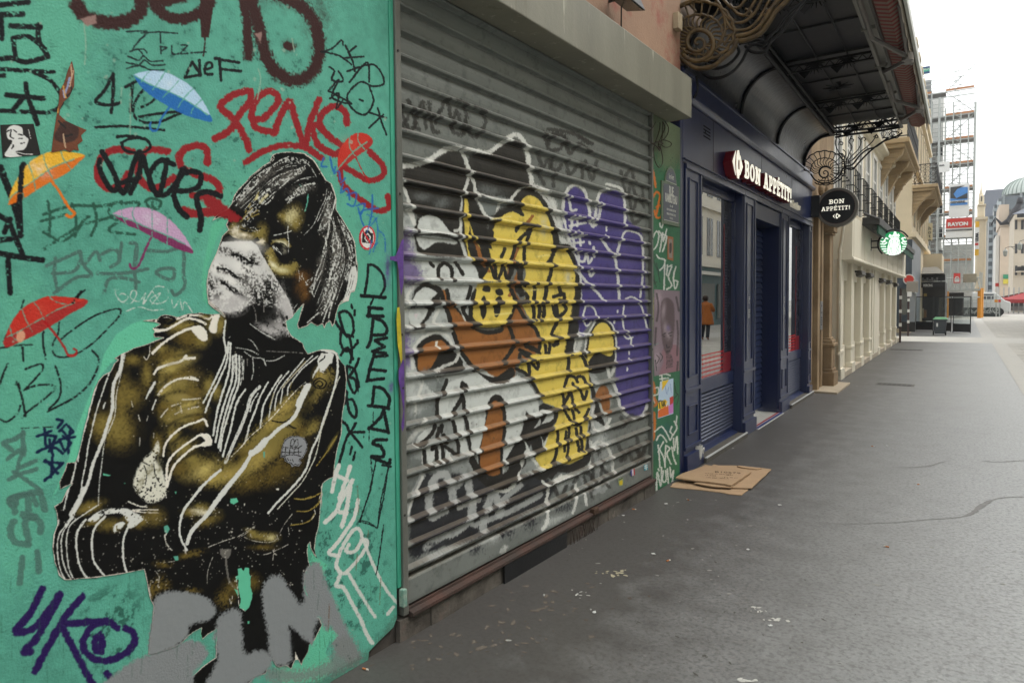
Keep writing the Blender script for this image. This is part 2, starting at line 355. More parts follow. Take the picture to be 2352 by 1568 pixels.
PANEL1 = '''
s B 66 e.5 : 352 20 372 62 420 88 500 108 590 98 640 60 655 5 655 -60
s B 52 e.5 : 830 -60 760 -50 712 0 728 44 780 82 850 88 905 70 930 50 / 730 10 800 0 850 -20 840 -60
s B 60 e.5 : 880 -60 955 -40 965 20
f B 0 : 920 -20 990 -20 978 60 962 175 925 175 922 60
l B 7 : 943 170 944 200 936 260
s B 46 e.5 : 1112 -30 1135 80 1140 160 1144 262
o B 60 e.6 : 1160 -20 1190 120 1230 270 1295 350 1375 372 1448 320 1470 220 1450 110 1400 40 1330 0 1260 -30
g B 0 a.55 : 1460 90 70 120 10 1330 -10 150 60 0
s B 34 e.5 : 1322 212 1346 216 1330 222
g B 0 a.9 : 1334 214 34 34 0
l K 26 n.35 : 0 26 130 12 / 0 70 105 68
l K 26 n.35 : 48 122 186 128 / 4 72 8 180
s K 24 n.35 : 176 118 178 190 208 240 222 262 / 222 262 120 288 50 270 0 276
s K 22 n.35 : 60 178 120 170 150 182 205 225 / 60 178 70 262
s K 20 n.5 : 0 320 120 328 248 334 / 160 338 230 372 280 440 276 492 220 520 140 516 / 0 512 60 515 150 520
s K 22 n.45 : 0 352 20 350
l K 24 n.3 : 118 388 125 440 172 572 / 30 440 200 456 / 112 446 62 505
l K 26 n.3 : 4 770 52 900 98 1080 / 108 758 88 900 94 1088 / -5 775 70 955
l K 26 n.3 : 0 1108 50 1102 / -20 985 40 1020 104 1175 / 48 1012 20 1070
l K 26 n.3 : -10 1166 60 1180 196 1200 / 36 1178 46 1350
s k 7 n.2 : 582 148 676 148 640 190 612 232 660 228 676 246 / 650 154 730 150 815 156 / 738 156 740 200
s k 7 n.2 : 590 262 640 280 660 258 690 284 750 282 / 580 290 640 300 665 278 700 302 760 300 / 582 318 640 305 700 326 756 322 / 600 240 632 228 655 250
s k 7 n.2 : 738 216 742 250 / 740 216 768 222 744 236 / 790 214 794 250 822 250 / 832 210 862 212 832 248 866 248 / 880 246 948 242
l K 13 n.2 : 850 360 885 288 924 346 850 360 / 918 280 922 350
s K 13 n.2 : 942 322 976 312 970 290 948 300 944 340 978 344
l K 13 n.2 : 1010 272 1018 372 / 1010 276 1102 290 / 1014 320 1108 330 / 990 272 1010 272
s K 16 n.3 : 522 342 480 420 440 470 500 486 552 476 / 522 345 520 440 512 520
s K 15 n.4 : 578 402 620 380 650 360 / 608 392 606 450 600 520
s K 13 n.45 : 700 380 640 440 612 510 640 558 720 566 800 536 842 516 740 524 640 540
s K 12 n.5 : 740 350 720 380 730 420 700 470 640 500
l K 12 n.3 : 440 588 560 582 650 590 758 602
s r 34 e.4 : 990 640 1060 600 1110 520 1150 470 1150 424 1095 430 1030 470 1020 500 1080 555 1130 640 1146 690
s r 32 e.4 : 1170 556 1220 540 1280 470 1260 425 1200 440 1160 520 1180 590 1260 608
s r 32 e.4 : 1262 618 1290 540 1330 470 1346 500 1370 580 1405 665 1430 560 1470 462
s r 32 e.4 : 1598 570 1590 520 1540 490 1480 530 1480 590 1540 650 1580 680 1540 712 1460 670
s r 30 e.4 : 1132 748 1210 700 1300 672 1400 680 1480 730
s r 28 e.4 : 1480 590 1440 580 1460 660 1520 700
s r 28 e.4 : 1700 700 1760 760 1762 810 1700 832 1620 790 1570 770 1580 850 1660 920 1740 970 1790 955 1786 905
s r 34 e.4 : 610 700 530 690 460 740 450 820 500 870 560 850 590 800
s r 34 e.4 : 770 700 690 690 640 740 640 820 700 870 760 850 800 820
s r 34 e.4 : 955 750 950 690 900 672 836 700 830 760 890 800 980 830 1010 880 960 900 890 900
s r 40 e.4 : 850 970 890 985 960 978 1040 988 1100 1010
f r 0 e10 : 915 905 960 890 1010 920 1110 1005 1090 1020 1040 990 960 965
s K 14 n.1 : 540 632 600 628 660 640 / 560 660 600 640 660 640 692 670 670 700 610 704 570 690 562 660
s K 25 n.1 : 460 740 458 780 500 860 530 880 540 840 510 770 480 720
s K 25 n.1 : 470 700 520 790 570 890 620 740 640 700 / 540 850 640 820
s K 25 n.1 : 600 890 640 800 655 720 680 800 730 900 770 740
s K 25 n.1 : 800 760 740 740 690 800 700 870 760 900 820 830 850 790
s K 25 n.1 : 800 900 840 780 860 800 / 850 790 920 800 915 860 860 880 800 880
s K 27 n.1 : 800 900 820 960 860 1000
s K 27 n.1 : 920 1060 925 1000 905 910 950 885 1015 905
'''
PANEL2 = '''
s G 15 n.5 : 200 990 330 950 460 950 560 930 / 220 930 230 1000 225 1085 / 190 1020 300 990 / 200 1070 290 1110 370 1040 200 1150
s G 15 n.5 : 330 940 350 1010 345 1090 / 345 1080 390 1010 410 1000 / 430 940 445 1020 420 1085 / 400 1030 520 1000 / 520 940 500 970 530 1010 600 1000 640 1030
s G 15 n.5 : 560 940 640 935 600 990 500 1060 620 1080 / 690 960 670 930 700 915 740 930 730 960 700 960 / 700 915 705 985
s h 17 n.35 : 215 1225 320 1180 360 1160 / 255 1190 250 1260 265 1340 / 240 1260 340 1250 370 1200 / 250 1350 350 1280 420 1270 390 1230
s h 17 n.35 : 370 1160 385 1220 440 1160 460 1200 / 470 1170 530 1150 550 1200 510 1230 / 560 1120 550 1200 / 600 1120 630 1130 625 1210 / 450 1260 560 1260 680 1240
s h 17 n.35 : 480 1350 500 1290 560 1280 640 1300 / 625 1150 620 1230 625 1330 / 680 1155 760 1160 840 1150 845 1260 850 1320 810 1360 790 1340 / 740 1240 800 1240 790 1290 720 1260 740 1240
s W 3 a.8 : 545 1335 530 1350 560 1392 590 1370 560 1352 545 1380 600 1400 630 1350 610 1340 600 1370 640 1390 670 1350 660 1400 700 1340 720 1320 770 1330 770 1380 720 1400 690 1380 740 1350 700 1400 / 700 1340 740 1400 / 790 1380 800 1420 820 1390 / 830 1380 840 1430 850 1390 886 1440 / 580 1435 640 1415 700 1430 760 1425
s b 9 a.85 n.3 : 1490 730 1480 765 1505 770 / 1520 725 1535 790 1545 770 / 1540 800 1560 790 1570 840 1590 820 / 1580 850 1570 890 1600 870 1610 920 / 1600 900 1640 890 1630 950 1600 940 / 1640 950 1680 940 1660 990 1650 960 / 1715 900 1712 980 1690 1060 1660 980 1740 960
s b 8 a.7 n.5 : 1690 990 1730 1010 1740 1080 1720 1160 / 1725 1110 1700 1170 / 1740 1060 1770 1090 1775 1160 / 1710 1140 1740 1120 / 1740 1000 1700 1050
s K 9 n.15 : 1480 240 1530 225 1572 188 1580 210 / 1480 240 1560 258 1620 300 / 1590 210 1622 280 1634 330 / 1585 270 1675 262 / 1640 215 1610 240
s K 9 n.15 : 1516 310 1540 330 1528 370 1580 376 1560 330 / 1512 420 1560 370 1530 450 1620 480 1512 420 / 1520 455 1560 430 1550 500 1580 460
s K 9 n.15 : 1600 330 1720 300 1770 380 1720 400 1660 380 1600 440 1620 500 1680 530 1720 470 1700 400 / 1656 460 1672 466
s K 9 n.15 : 1610 380 1690 290 1700 380 / 1700 520 1780 545 / 1740 500 1760 570 1780 622 / 1700 590 1765 530
'''
# marks read off the lower crops
PANEL3 = '''
l K 10 n.6 : 0 642 100 626 190 622 / 140 360 120 420 70 500 20 600 / 500 300 440 350
l K 14 n.45 : 130 625 138 715
s K 13 n.55 : 255 545 252 600 268 705
s K 11 n.55 : 360 590 420 540 560 450 690 410 712 430 680 480 560 600 470 665 380 695 320 680 310 620 340 560 350 490
s K 13 n.55 : 540 655 580 700 570 770 520 860 440 930 360 975 280 1015 / 325 745 355 840 350 930 290 1000
s K 12 n.5 : 45 735 20 790 0 850 / 0 1060 40 1075 100 1030 120 980
l K 15 n.45 : 100 835 130 930 150 1040 / 90 850 110 860
s K 12 n.5 : 150 765 240 735 250 770 180 850 140 890 / 140 890 220 860 310 860 320 885 250 950 170 1010 130 1050
l K 8 n.6 : 125 1115 310 1105
l N 17 : 335 1060 370 1070 340 1110 / 218 1160 300 1130 / 262 1120 270 1220 330 1230 / 240 1150 330 1160 290 1250 / 215 1255 350 1190 / 290 1180 310 1270 300 1400
l N 15 : 350 1130 390 1090 430 1130 / 365 1125 395 1160 430 1135 / 350 1180 440 1165 / 370 1160 420 1200 380 1250 350 1180 / 410 1130 400 1260
l N 17 : 260 1310 370 1320 290 1400 262 1420 / 268 1300 310 1340 340 1380 / 330 1230 370 1260
s h 30 a.9 e.3 : 135 1140 90 1175 20 1200 70 1240 / 135 1140 135 1210 145 1245
s h 26 a.9 e.3 : 45 1295 120 1240 140 1270 / 130 1260 110 1320 100 1370 / 50 1415 130 1380 215 1355 / 210 1305 120 1345 / 80 1370 170 1430 230 1470
s h 28 a.9 e.3 : 60 1568 50 1540 100 1510 180 1500 205 1540 215 1568 / 100 1520 95 1568
'''
PANEL4 = '''
s h 28 a.85 e.3 : 40 830 100 810 160 800 / 60 880 45 830 / 110 815 115 870 / 160 800 180 870
s h 28 a.85 e.3 : 115 990 100 920 130 900 165 930 160 960 / 115 1010 60 1000 40 950 55 920 / 140 900 90 890
l h 26 a.85 e.3 : 90 1065 78 1165 / 150 1040 155 1118
s P 30 e.4 : 170 1190 120 1290 60 1360 130 1350 200 1270 240 1215 150 1380 95 1440 125 1440
s P 30 e.4 : 330 1220 250 1320 140 1520 / 245 1330 320 1325 400 1320 / 245 1335 300 1440 370 1568
s P 30 e.4 : 470 1345 430 1320 370 1340 335 1400 350 1450 420 1478 500 1450 540 1400 530 1360 505 1350 / 385 1440 380 1400 400 1375 410 1400 405 1440 / 430 1530 440 1545
'''
D5ART = '''
s K 15 n.1 : 262 135 258 200 242 300 / 262 135 300 145 340 190 352 250 330 300
l K 20 n.15 : 225 303 352 312
l K 11 n.1 : 290 315 275 350
l K 20 n.15 : 265 365 335 372 / 258 410 340 412 / 270 370 262 412
s K 18 n.15 : 290 415 275 540 258 578 / 290 420 340 440 362 480 350 510 282 512
l K 18 n.15 : 300 540 362 528 / 300 545 350 575 285 600 355 610
l K 18 n.15 : 290 630 362 622 / 300 600 268 700 / 272 695 355 705 / 265 755 345 745 / 270 700 255 760
s K 18 n.15 : 295 790 340 800 375 850 370 895 / 295 790 285 880 / 262 890 350 900 372 908
l K 18 n.15 : 350 905 330 950 268 1015 / 345 910 370 1035 / 265 1010 370 1030
s K 19 n.1 : 360 1072 300 1075 290 1095 330 1110 345 1160 280 1162 / 280 1165 340 1190 375 1200 378 1180
l K 7 : 305 1172 275 1340 215 1510 / 375 1190 345 1380 312 1540
s K 6 : 215 1512 260 1522 312 1545
s K 4 : 290 920 288 980 / 268 1020 266 1080 / 330 1080 336 1120 / 278 1165 276 1220 / 345 905 350 970 / 280 1190 284 1280
s K 14 : 172 352 176 368 / 190 380 188 405
s K 15 n.05 : 105 395 140 385 175 420 182 500 150 520 120 460 105 395 / 85 440 130 500 180 520
s K 15 n.05 : 118 480 115 560 150 600 200 560 205 540 / 115 620 150 580 180 640 / 160 520 175 590 165 660
s K 15 n.05 : 150 680 150 740 190 690 212 640 / 150 680 190 700 212 790
s K 15 n.05 : 150 740 180 820 200 800 190 750 160 740 / 150 870 160 920 190 955 200 920 180 860 150 860
s K 15 n.05 : 120 800 150 820 135 880 / 115 965 150 1000 165 1030 240 1030 / 195 985 165 1040 / 165 1030 230 1112 / 165 1030 140 1080 92 1250
l K 12 n.05 : 175 1110 165 1150 / 192 1140 182 1180
l K 4 : 240 1030 238 1060 / 210 790 208 820 / 160 660 165 700 / 405 940 408 1010 / 415 1075 418 1200
g V 0 a.8 : 366 160 14 90 0 385 790 14 30 10
'''
RART = '''
s W 30 a.95 e.3 : 1030 0 1000 80 980 190 / 1110 10 1060 160 1030 240 / 1000 70 1090 110
s W 32 a.95 e.3 : 1125 110 1040 260 1010 330 930 410 / 1115 120 1080 330 1050 440 / 1010 330 1080 350
s W 28 a.95 e.3 : 1165 250 1140 370 1080 470 1000 580 960 620 960 640 1020 650
s W 26 a.9 e.3 : 1100 570 1080 620 1140 620 1190 540 1180 470 1140 460 1080 540 1030 640 1010 730 1060 780 1130 720 1220 600 1230 540 1190 540
s W 28 a.9 e.4 : 1010 730 1040 780 1020 830 1010 870 1060 880 1120 990 1180 1100 1230 1220 1270 1280
s W 24 a.85 e.4 : 1090 770 1180 920 1260 1050 1290 1090
s W 22 a.85 e.4 : 1200 530 1260 680 1340 850 1420 960 1470 1010
s W 24 a.85 e.4 : 1420 1020 1380 1070
l K 9 : 1290 0 1250 180 1180 400 / 1385 10 1330 250 1305 450 / 1350 430 1320 650 1295 790
s K 8 : 1180 400 1240 410 1305 455
l K 16 : 1340 0 1400 10
'''
POSTER_OUT = ('H', '690 60 720 46 760 40 860 34 980 50 1060 110 1110 190 1170 290 1220 320 1245 390 1262 460 1260 550 1330 660 1390 760 1430 850 1440 960 1455 1050 1450 1180 1425 1290 1390 1300 1372 1375 1330 1385 1290 1410',
 'T', '1400 12 1385 32 1360 38 1340 70 1322 130 1310 195 1292 222 1278 180 1252 195 1236 232 1222 200 1186 216 1140 190 1110 215 1050 236 1040 205 1085 60 1050 95 1020 130 1005 155 960 180 970 235 1000 285 1080 338 1095 380 1118 414 1160 400 1215 383 1300 388 1330 410 1345 450 1385 500 1397 600 1385 750 1366 850 1358 1000 1330 1100 1312 1200 1302 1300 1262 1318 1226 1345 1216 1400 1226 1420 1214 1470 1218 1520',
 'R', '902 150 908 200 895 280 890 360 882 440 860 520 852 600 872 672 846 640 822 590 818 552 804 570 800 620 806 680 818 720 785 770 776 880 800 930 812 960 806 1030 850 1100 884 1092 905 1150 850 1260 812 1290 806 1340 770 1400 758 1438 735 1398 712 1400 700 1425 684 1465 650 1440 600 1452 572 1440 548 1392 520 1440 498 1500 440 1510 380 1568 330 1600',
 'M', '1040 1600 1060 1522 1140 1450 1238 1382 1246 1176 1180 1215 1142 1252 1122 1222 1134 1170 1082 1196 1036 1232 980 1290 905 1320 820 1345 752 1362 762 1230 780 1130 790 1010 765 960 745 850 722 748 600 772 430 798 310 812 150 824 108 790 78 700 62 600 70 500 100 420 92 340 75 295',
 'L', '90 1345 130 1320 165 1240 205 1190 160 1210 118 1230 112 1180 150 1100 168 1040 228 1036 262 930 300 760 350 560 395 450 430 410 480 385 505 330 535 300 508 292 552 262 600 242 650 215 750 186 862 142 800 140 788 120 800 96 782 76 838 46 800 30 712 20 816 8',
 'T', '60 140 92 132 130 138 180 152 260 126 340 118 420 130 492 128 520 150 500 120 450 80 405 35',
 'H', '250 1505 190 1465 110 1400 96 1300 95 1200 112 1100 140 1030 180 950 205 880 235 790 290 735 268 690 286 650 282 612 215 620 145 655 165 625 200 590 285 545 318 500 340 430 380 370 480 260 540 210 600 160 668 118 672 90')
def outline(spec):
    P = []
    for c, t in zip(spec[::2], spec[1::2]):
        ox, oy, k = CROP[c]; P.append(np.array(t.split(), float).reshape(-1, 2)*k+np.array([ox, oy]))
    return np.vstack(P)
PO_H = '''
g d8cfae 0 a.5 : 0 0 1 1 0
s cr 6 a.7 n.6 : 300 520 340 440 400 360 520 240 660 130 700 70 / 690 60 700 100 660 140
s cr 9 a.8 n.5 : 980 60 1060 120 1110 200 1165 290 / 1215 330 1250 430 1258 550 / 1270 570 1340 680 1400 780 1432 900 1440 1050
s W 11 a.9 n.8 : 330 490 420 380 520 270 640 180 / 360 520 400 440 480 360 / 350 450 430 400 480 330 / 380 500 470 400 560 300 640 210
s W 12 a.9 n.75 : 610 250 680 170 760 110 830 80 / 650 330 720 260 840 210 930 190 980 160 / 660 320 740 250 800 230 / 570 440 660 370 760 300 870 250 940 200
s W 13 a.95 n.7 : 600 500 680 420 740 370 830 290 / 620 510 660 480 700 430 / 540 470 620 390 700 330 760 290 850 270 880 240
s W 11 a.8 n.85 : 430 560 520 460 600 380 / 470 540 560 440 / 440 640 480 540 540 500 / 780 130 860 100 920 130 / 500 330 560 270 610 200
s W 13 a.9 n.75 : 815 500 860 440 910 370 960 340 1040 320 1085 320 / 880 430 920 380 960 370 / 940 360 1000 330 / 980 400 960 370 / 830 470 900 430 980 400
l T 9 : 1006 420 1000 480 990 530 978 565
l T 3 : 960 360 990 400 / 930 330 950 350
s W 8 a.9 n.6 : 1175 370 1160 460 1120 540 1080 640 1040 710 970 782 / 1215 400 1190 480 1175 560 1120 680 1110 720 / 1190 440 1160 500 1140 560 1090 660
s W 16 a.95 n.6 : 1250 470 1230 560 1200 640 1190 740 1170 830 / 1180 560 1195 640 1150 700
s W 13 a.95 n.6 : 1200 560 1190 760 1150 900 1120 1040 1090 1110 1070 1170 / 1160 800 1170 900 1130 1000 / 1130 1100 1080 1200 1055 1240
s W 18 a.9 n.8 : 1280 840 1270 960 1230 1080 1200 1180 1170 1280 / 1300 860 1290 1000 1250 1100 / 1240 800 1230 900 1270 1000 / 1320 900 1300 1050 1260 1130
s W 11 a.85 n.8 : 1300 650 1340 720 1380 800 1400 900 / 1320 700 1340 800 1370 900 1380 1000 / 1360 780 1390 850 1410 950 / 1210 620 1240 720 1220 840 / 1250 700 1260 800 1300 900 1310 960 / 1400 960 1390 1060 1340 1180 / 1280 1050 1240 1160 1210 1290 / 1210 880 1240 910 1270 930
s W 15 a.9 n.75 : 1260 1270 1230 1360 1180 1450 1140 1560 / 1220 1300 1180 1390 1130 1500 / 1180 1180 1140 1280 1090 1400 / 1060 1250 1040 1300 1060 1330 / 1250 1300 1200 1480 1190 1560 / 1000 1568 1080 1500 1100 1480
f W 0 e8 a.95 : 1398 1070 1432 1060 1452 1130 1448 1200 1420 1280 1395 1292 1372 1372 1336 1380 1318 1372 1350 1290 1366 1220 1372 1150
s K 6 a.8 n.5 : 1400 1090 1390 1200 1350 1330 / 1420 1150 1400 1240 1370 1320 / 1340 1250 1330 1350
g o 0 a.95 : 872 612 74 92 15 800 620 50 50 0 900 680 44 60 20 760 600 30 20 -20
g e0d8a8 0 a.55 : 870 590 52 50 0 835 640 36 50 -10
g o 0 a.9 : 360 760 80 60 -40 450 790 90 50 10 560 780 60 60 -20 590 740 50 60 0 600 830 34 40 0 330 700 24 46 40
g e8dfc8 0 a.8 : 350 740 44 36 -40 420 780 70 22 10 570 845 40 22 -20 600 840 20 26 0 340 800 40 18 0
s K 14 n.4 : 420 690 480 700 540 730 580 720 / 470 670 520 640 570 650 / 400 730 440 745 500 750
g bk 0 a.95 : 500 680 70 36 15 520 720 40 22 20 450 640 50 40 30
s W 7 n.5 a.8 : 480 720 520 715 550 745 / 500 740 530 750 / 380 700 370 750
s o 16 n.6 a.9 : 400 660 450 600 500 540 / 460 640 520 580 560 560 / 520 470 550 430 560 400 / 440 580 490 500 / 500 620 540 600 570 590
s d9cf9a 26 n.4 a.75 : 575 490 600 460 640 420 / 540 460 550 430
f bk 0 e6 : 240 800 290 770 330 800 420 836 500 834 550 800 570 830 520 850 235 845
s o 74 e1.1 a.95 : 664 930 676 1010 700 1060 770 1108 850 1090 880 1060
s d4c884 46 e1.1 a.8 : 668 990 690 1050 760 1090 830 1080
s ece6cc 22 e1.2 a.7 : 672 1020 700 1062 760 1088
s o 28 e1 a.8 : 690 850 740 832 800 836 840 880
s d9d2b0 20 e1 a.8 : 740 845 790 850 825 885
s bk 7 : 690 870 720 840 770 835 810 855 830 890 825 920
g bk 0 a1 : 790 930 60 60 30 770 900 50 40 30 830 990 40 60 0
f bk 0 e8 : 690 870 730 850 790 870 820 910 830 1000 800 1040 760 1000 700 930
s W 13 a.95 n.2 : 700 880 725 910 745 930 768 955 / 715 900 750 935 / 690 885 700 905 740 960
s 8f8b7c 7 a.8 n.4 : 740 870 790 890 800 930
s W 6 a.95 n.2 : 828 690 820 760 832 850 828 930 815 1020 / 700 786 760 772 820 758 865 742
g 6a4a24 0 a.8 : 960 1220 60 100 20 980 1320 40 60 10 930 1140 60 40 0
s W 8 a.7 n.8 : 920 1100 930 1160 925 1200 / 1000 1190 1040 1180 1020 1230 / 880 1440 910 1400 / 780 1160 795 1190 / 960 1170 1010 1240
f cdccc8 0 e5 : 235 846 350 838 500 838 545 872 580 940 640 1040 700 1140 760 1240 820 1340 862 1440 872 1500 850 1530 836 1508 820 1568 700 1568 540 1568 400 1560 290 1480 208 1464 205 1435 160 1410 115 1390 98 1300 97 1200 114 1100 150 1020 185 950 212 880
g e6e4de 0 a.9 n.1 : 450 880 140 60 10 420 1080 130 60 30 300 1200 100 60 30 330 1380 130 80 10 180 1080 60 60 0
'''
PO_H2 = '''
s W 9 a.8 n.85 : 350 520 450 420 560 310 / 400 540 520 430 620 330 700 270 / 450 600 560 500 640 420 / 560 250 640 190 720 130 / 700 170 780 130 860 130 / 760 180 860 140 940 140 / 720 210 820 170 900 160 / 780 300 860 250 940 230 / 860 330 940 280 1020 280 / 900 300 980 270 1060 260 / 420 480 500 410 560 360 / 1000 140 1050 200 1080 260 / 960 110 1020 160 1060 230
s W 9 a.8 n.85 : 1290 900 1300 1020 1280 1120 1230 1240 / 1330 950 1330 1060 1300 1160 / 1250 960 1220 1080 1190 1200 1150 1320 / 1350 1050 1330 1160 1290 1280 1250 1400 / 1180 900 1150 1020 1120 1140 / 1230 620 1260 760 1300 840 / 1270 620 1310 720 1350 820 / 1360 850 1390 950 1400 1040 / 1200 1220 1160 1320 1110 1420 1060 1500 / 1290 1180 1250 1300 1210 1420 / 1120 1180 1080 1280 1050 1360 / 1390 1000 1370 1120 1350 1200
g 5a5855 0 a.75 n2.2 : 240 920 70 40 20 330 950 90 34 15 230 1090 80 36 20 140 1240 50 80 0 180 1330 60 50 30 430 1180 60 60 30 520 1000 60 60 40 640 1220 110 90 30 560 1290 140 80 20 700 1330 100 110 40 480 1120 90 30 40 560 1420 110 80 0 110 1160 30 60 0
g bk 0 a.95 n1.5 : 440 1010 90 34 28 500 1030 50 34 30 380 975 60 18 15 280 1230 80 26 35 350 1290 90 22 28 240 1210 50 20 30 290 1110 80 18 35 340 1150 50 14 30 220 1088 40 10 0
s bk 16 n.2 : 330 960 390 968 430 990 500 1040 / 225 1210 290 1250 340 1300 420 1325 / 190 1085 270 1090 340 1140 370 1160
g bk 0 a.95 n1.6 : 620 1420 130 110 20 500 1500 150 70 0 720 1500 80 100 0 600 1320 80 50 20 420 1500 70 50 0 660 1250 60 50 40 420 1340 60 30 20 130 1250 20 50 0 110 1330 26 60 0
g bdbab8 0 a.8 n.5 : 790 1430 46 110 -24 760 1500 50 70 -10 820 1500 34 70 0 350 1400 90 60 0
f bk 0 e6 : 250 1500 205 1464 130 1400 112 1392 190 1466 262 1520 300 1500 280 1480 / 300 1482 360 1466 420 1470 470 1440 520 1420 560 1568 260 1568
s W 6 a.5 n.8 : 540 1420 540 1500 530 1568 / 616 1390 612 1480 616 1560
'''
PO_H3 = '''
g 5c5953 0 a.6 n1.3 : 1280 900 90 240 -6 1180 600 50 180 8 1200 1300 70 180 16 600 300 190 50 -42 820 260 150 50 -32 940 380 110 40 -10 420 480 70 40 -50 1120 1080 40 160 10
s W 60 a.5 n1.75 : 380 460 520 320 660 200 / 560 480 700 340 860 250 960 190 / 820 480 920 390 1060 330
s W 70 a.5 n1.8 : 1200 420 1180 600 1120 740 / 1330 700 1390 860 1400 1000 1360 1160 / 1260 800 1250 980 1200 1160 1150 1330
s W 60 a.55 n1.7 : 1240 1150 1190 1320 1130 1480 / 1300 1050 1260 1220 1210 1380 / 1060 1180 1040 1280 / 950 1150 1000 1220
s W 40 a.55 n1.6 : 440 640 520 560 600 480 / 420 700 500 640 / 760 120 880 100 1000 130
s bk 10 a.9 n.4 : 560 420 640 300 760 210 / 700 480 800 360 900 300 / 1230 560 1210 760 1170 920 / 1300 760 1310 940 1270 1100 / 1200 1100 1150 1260 1090 1400
g o 0 a.9 n.3 : 690 1010 44 66 -20 760 1100 90 46 12 840 1090 60 50 0
g dcd6a6 0 a.8 n.3 : 700 1060 44 30 40 770 1100 60 24 8
g ece8cc 0 a.6 n.3 : 690 1050 26 18 40
f bk 0 e10 : 690 880 720 860 770 862 815 900 835 960 830 1040 790 1040 750 1010 715 960
g cfc9a4 0 a.8 n.3 : 750 842 50 14 8 800 862 26 22 40
s bk 7 : 690 868 730 852 780 862 815 890
s W 9 a.95 n.1 : 700 890 722 918 745 935 768 955 / 716 890 740 915
g 8f8b7c 0 a.7 : 790 925 24 26 0
g bk 0 : 775 925 14 16 0
'''
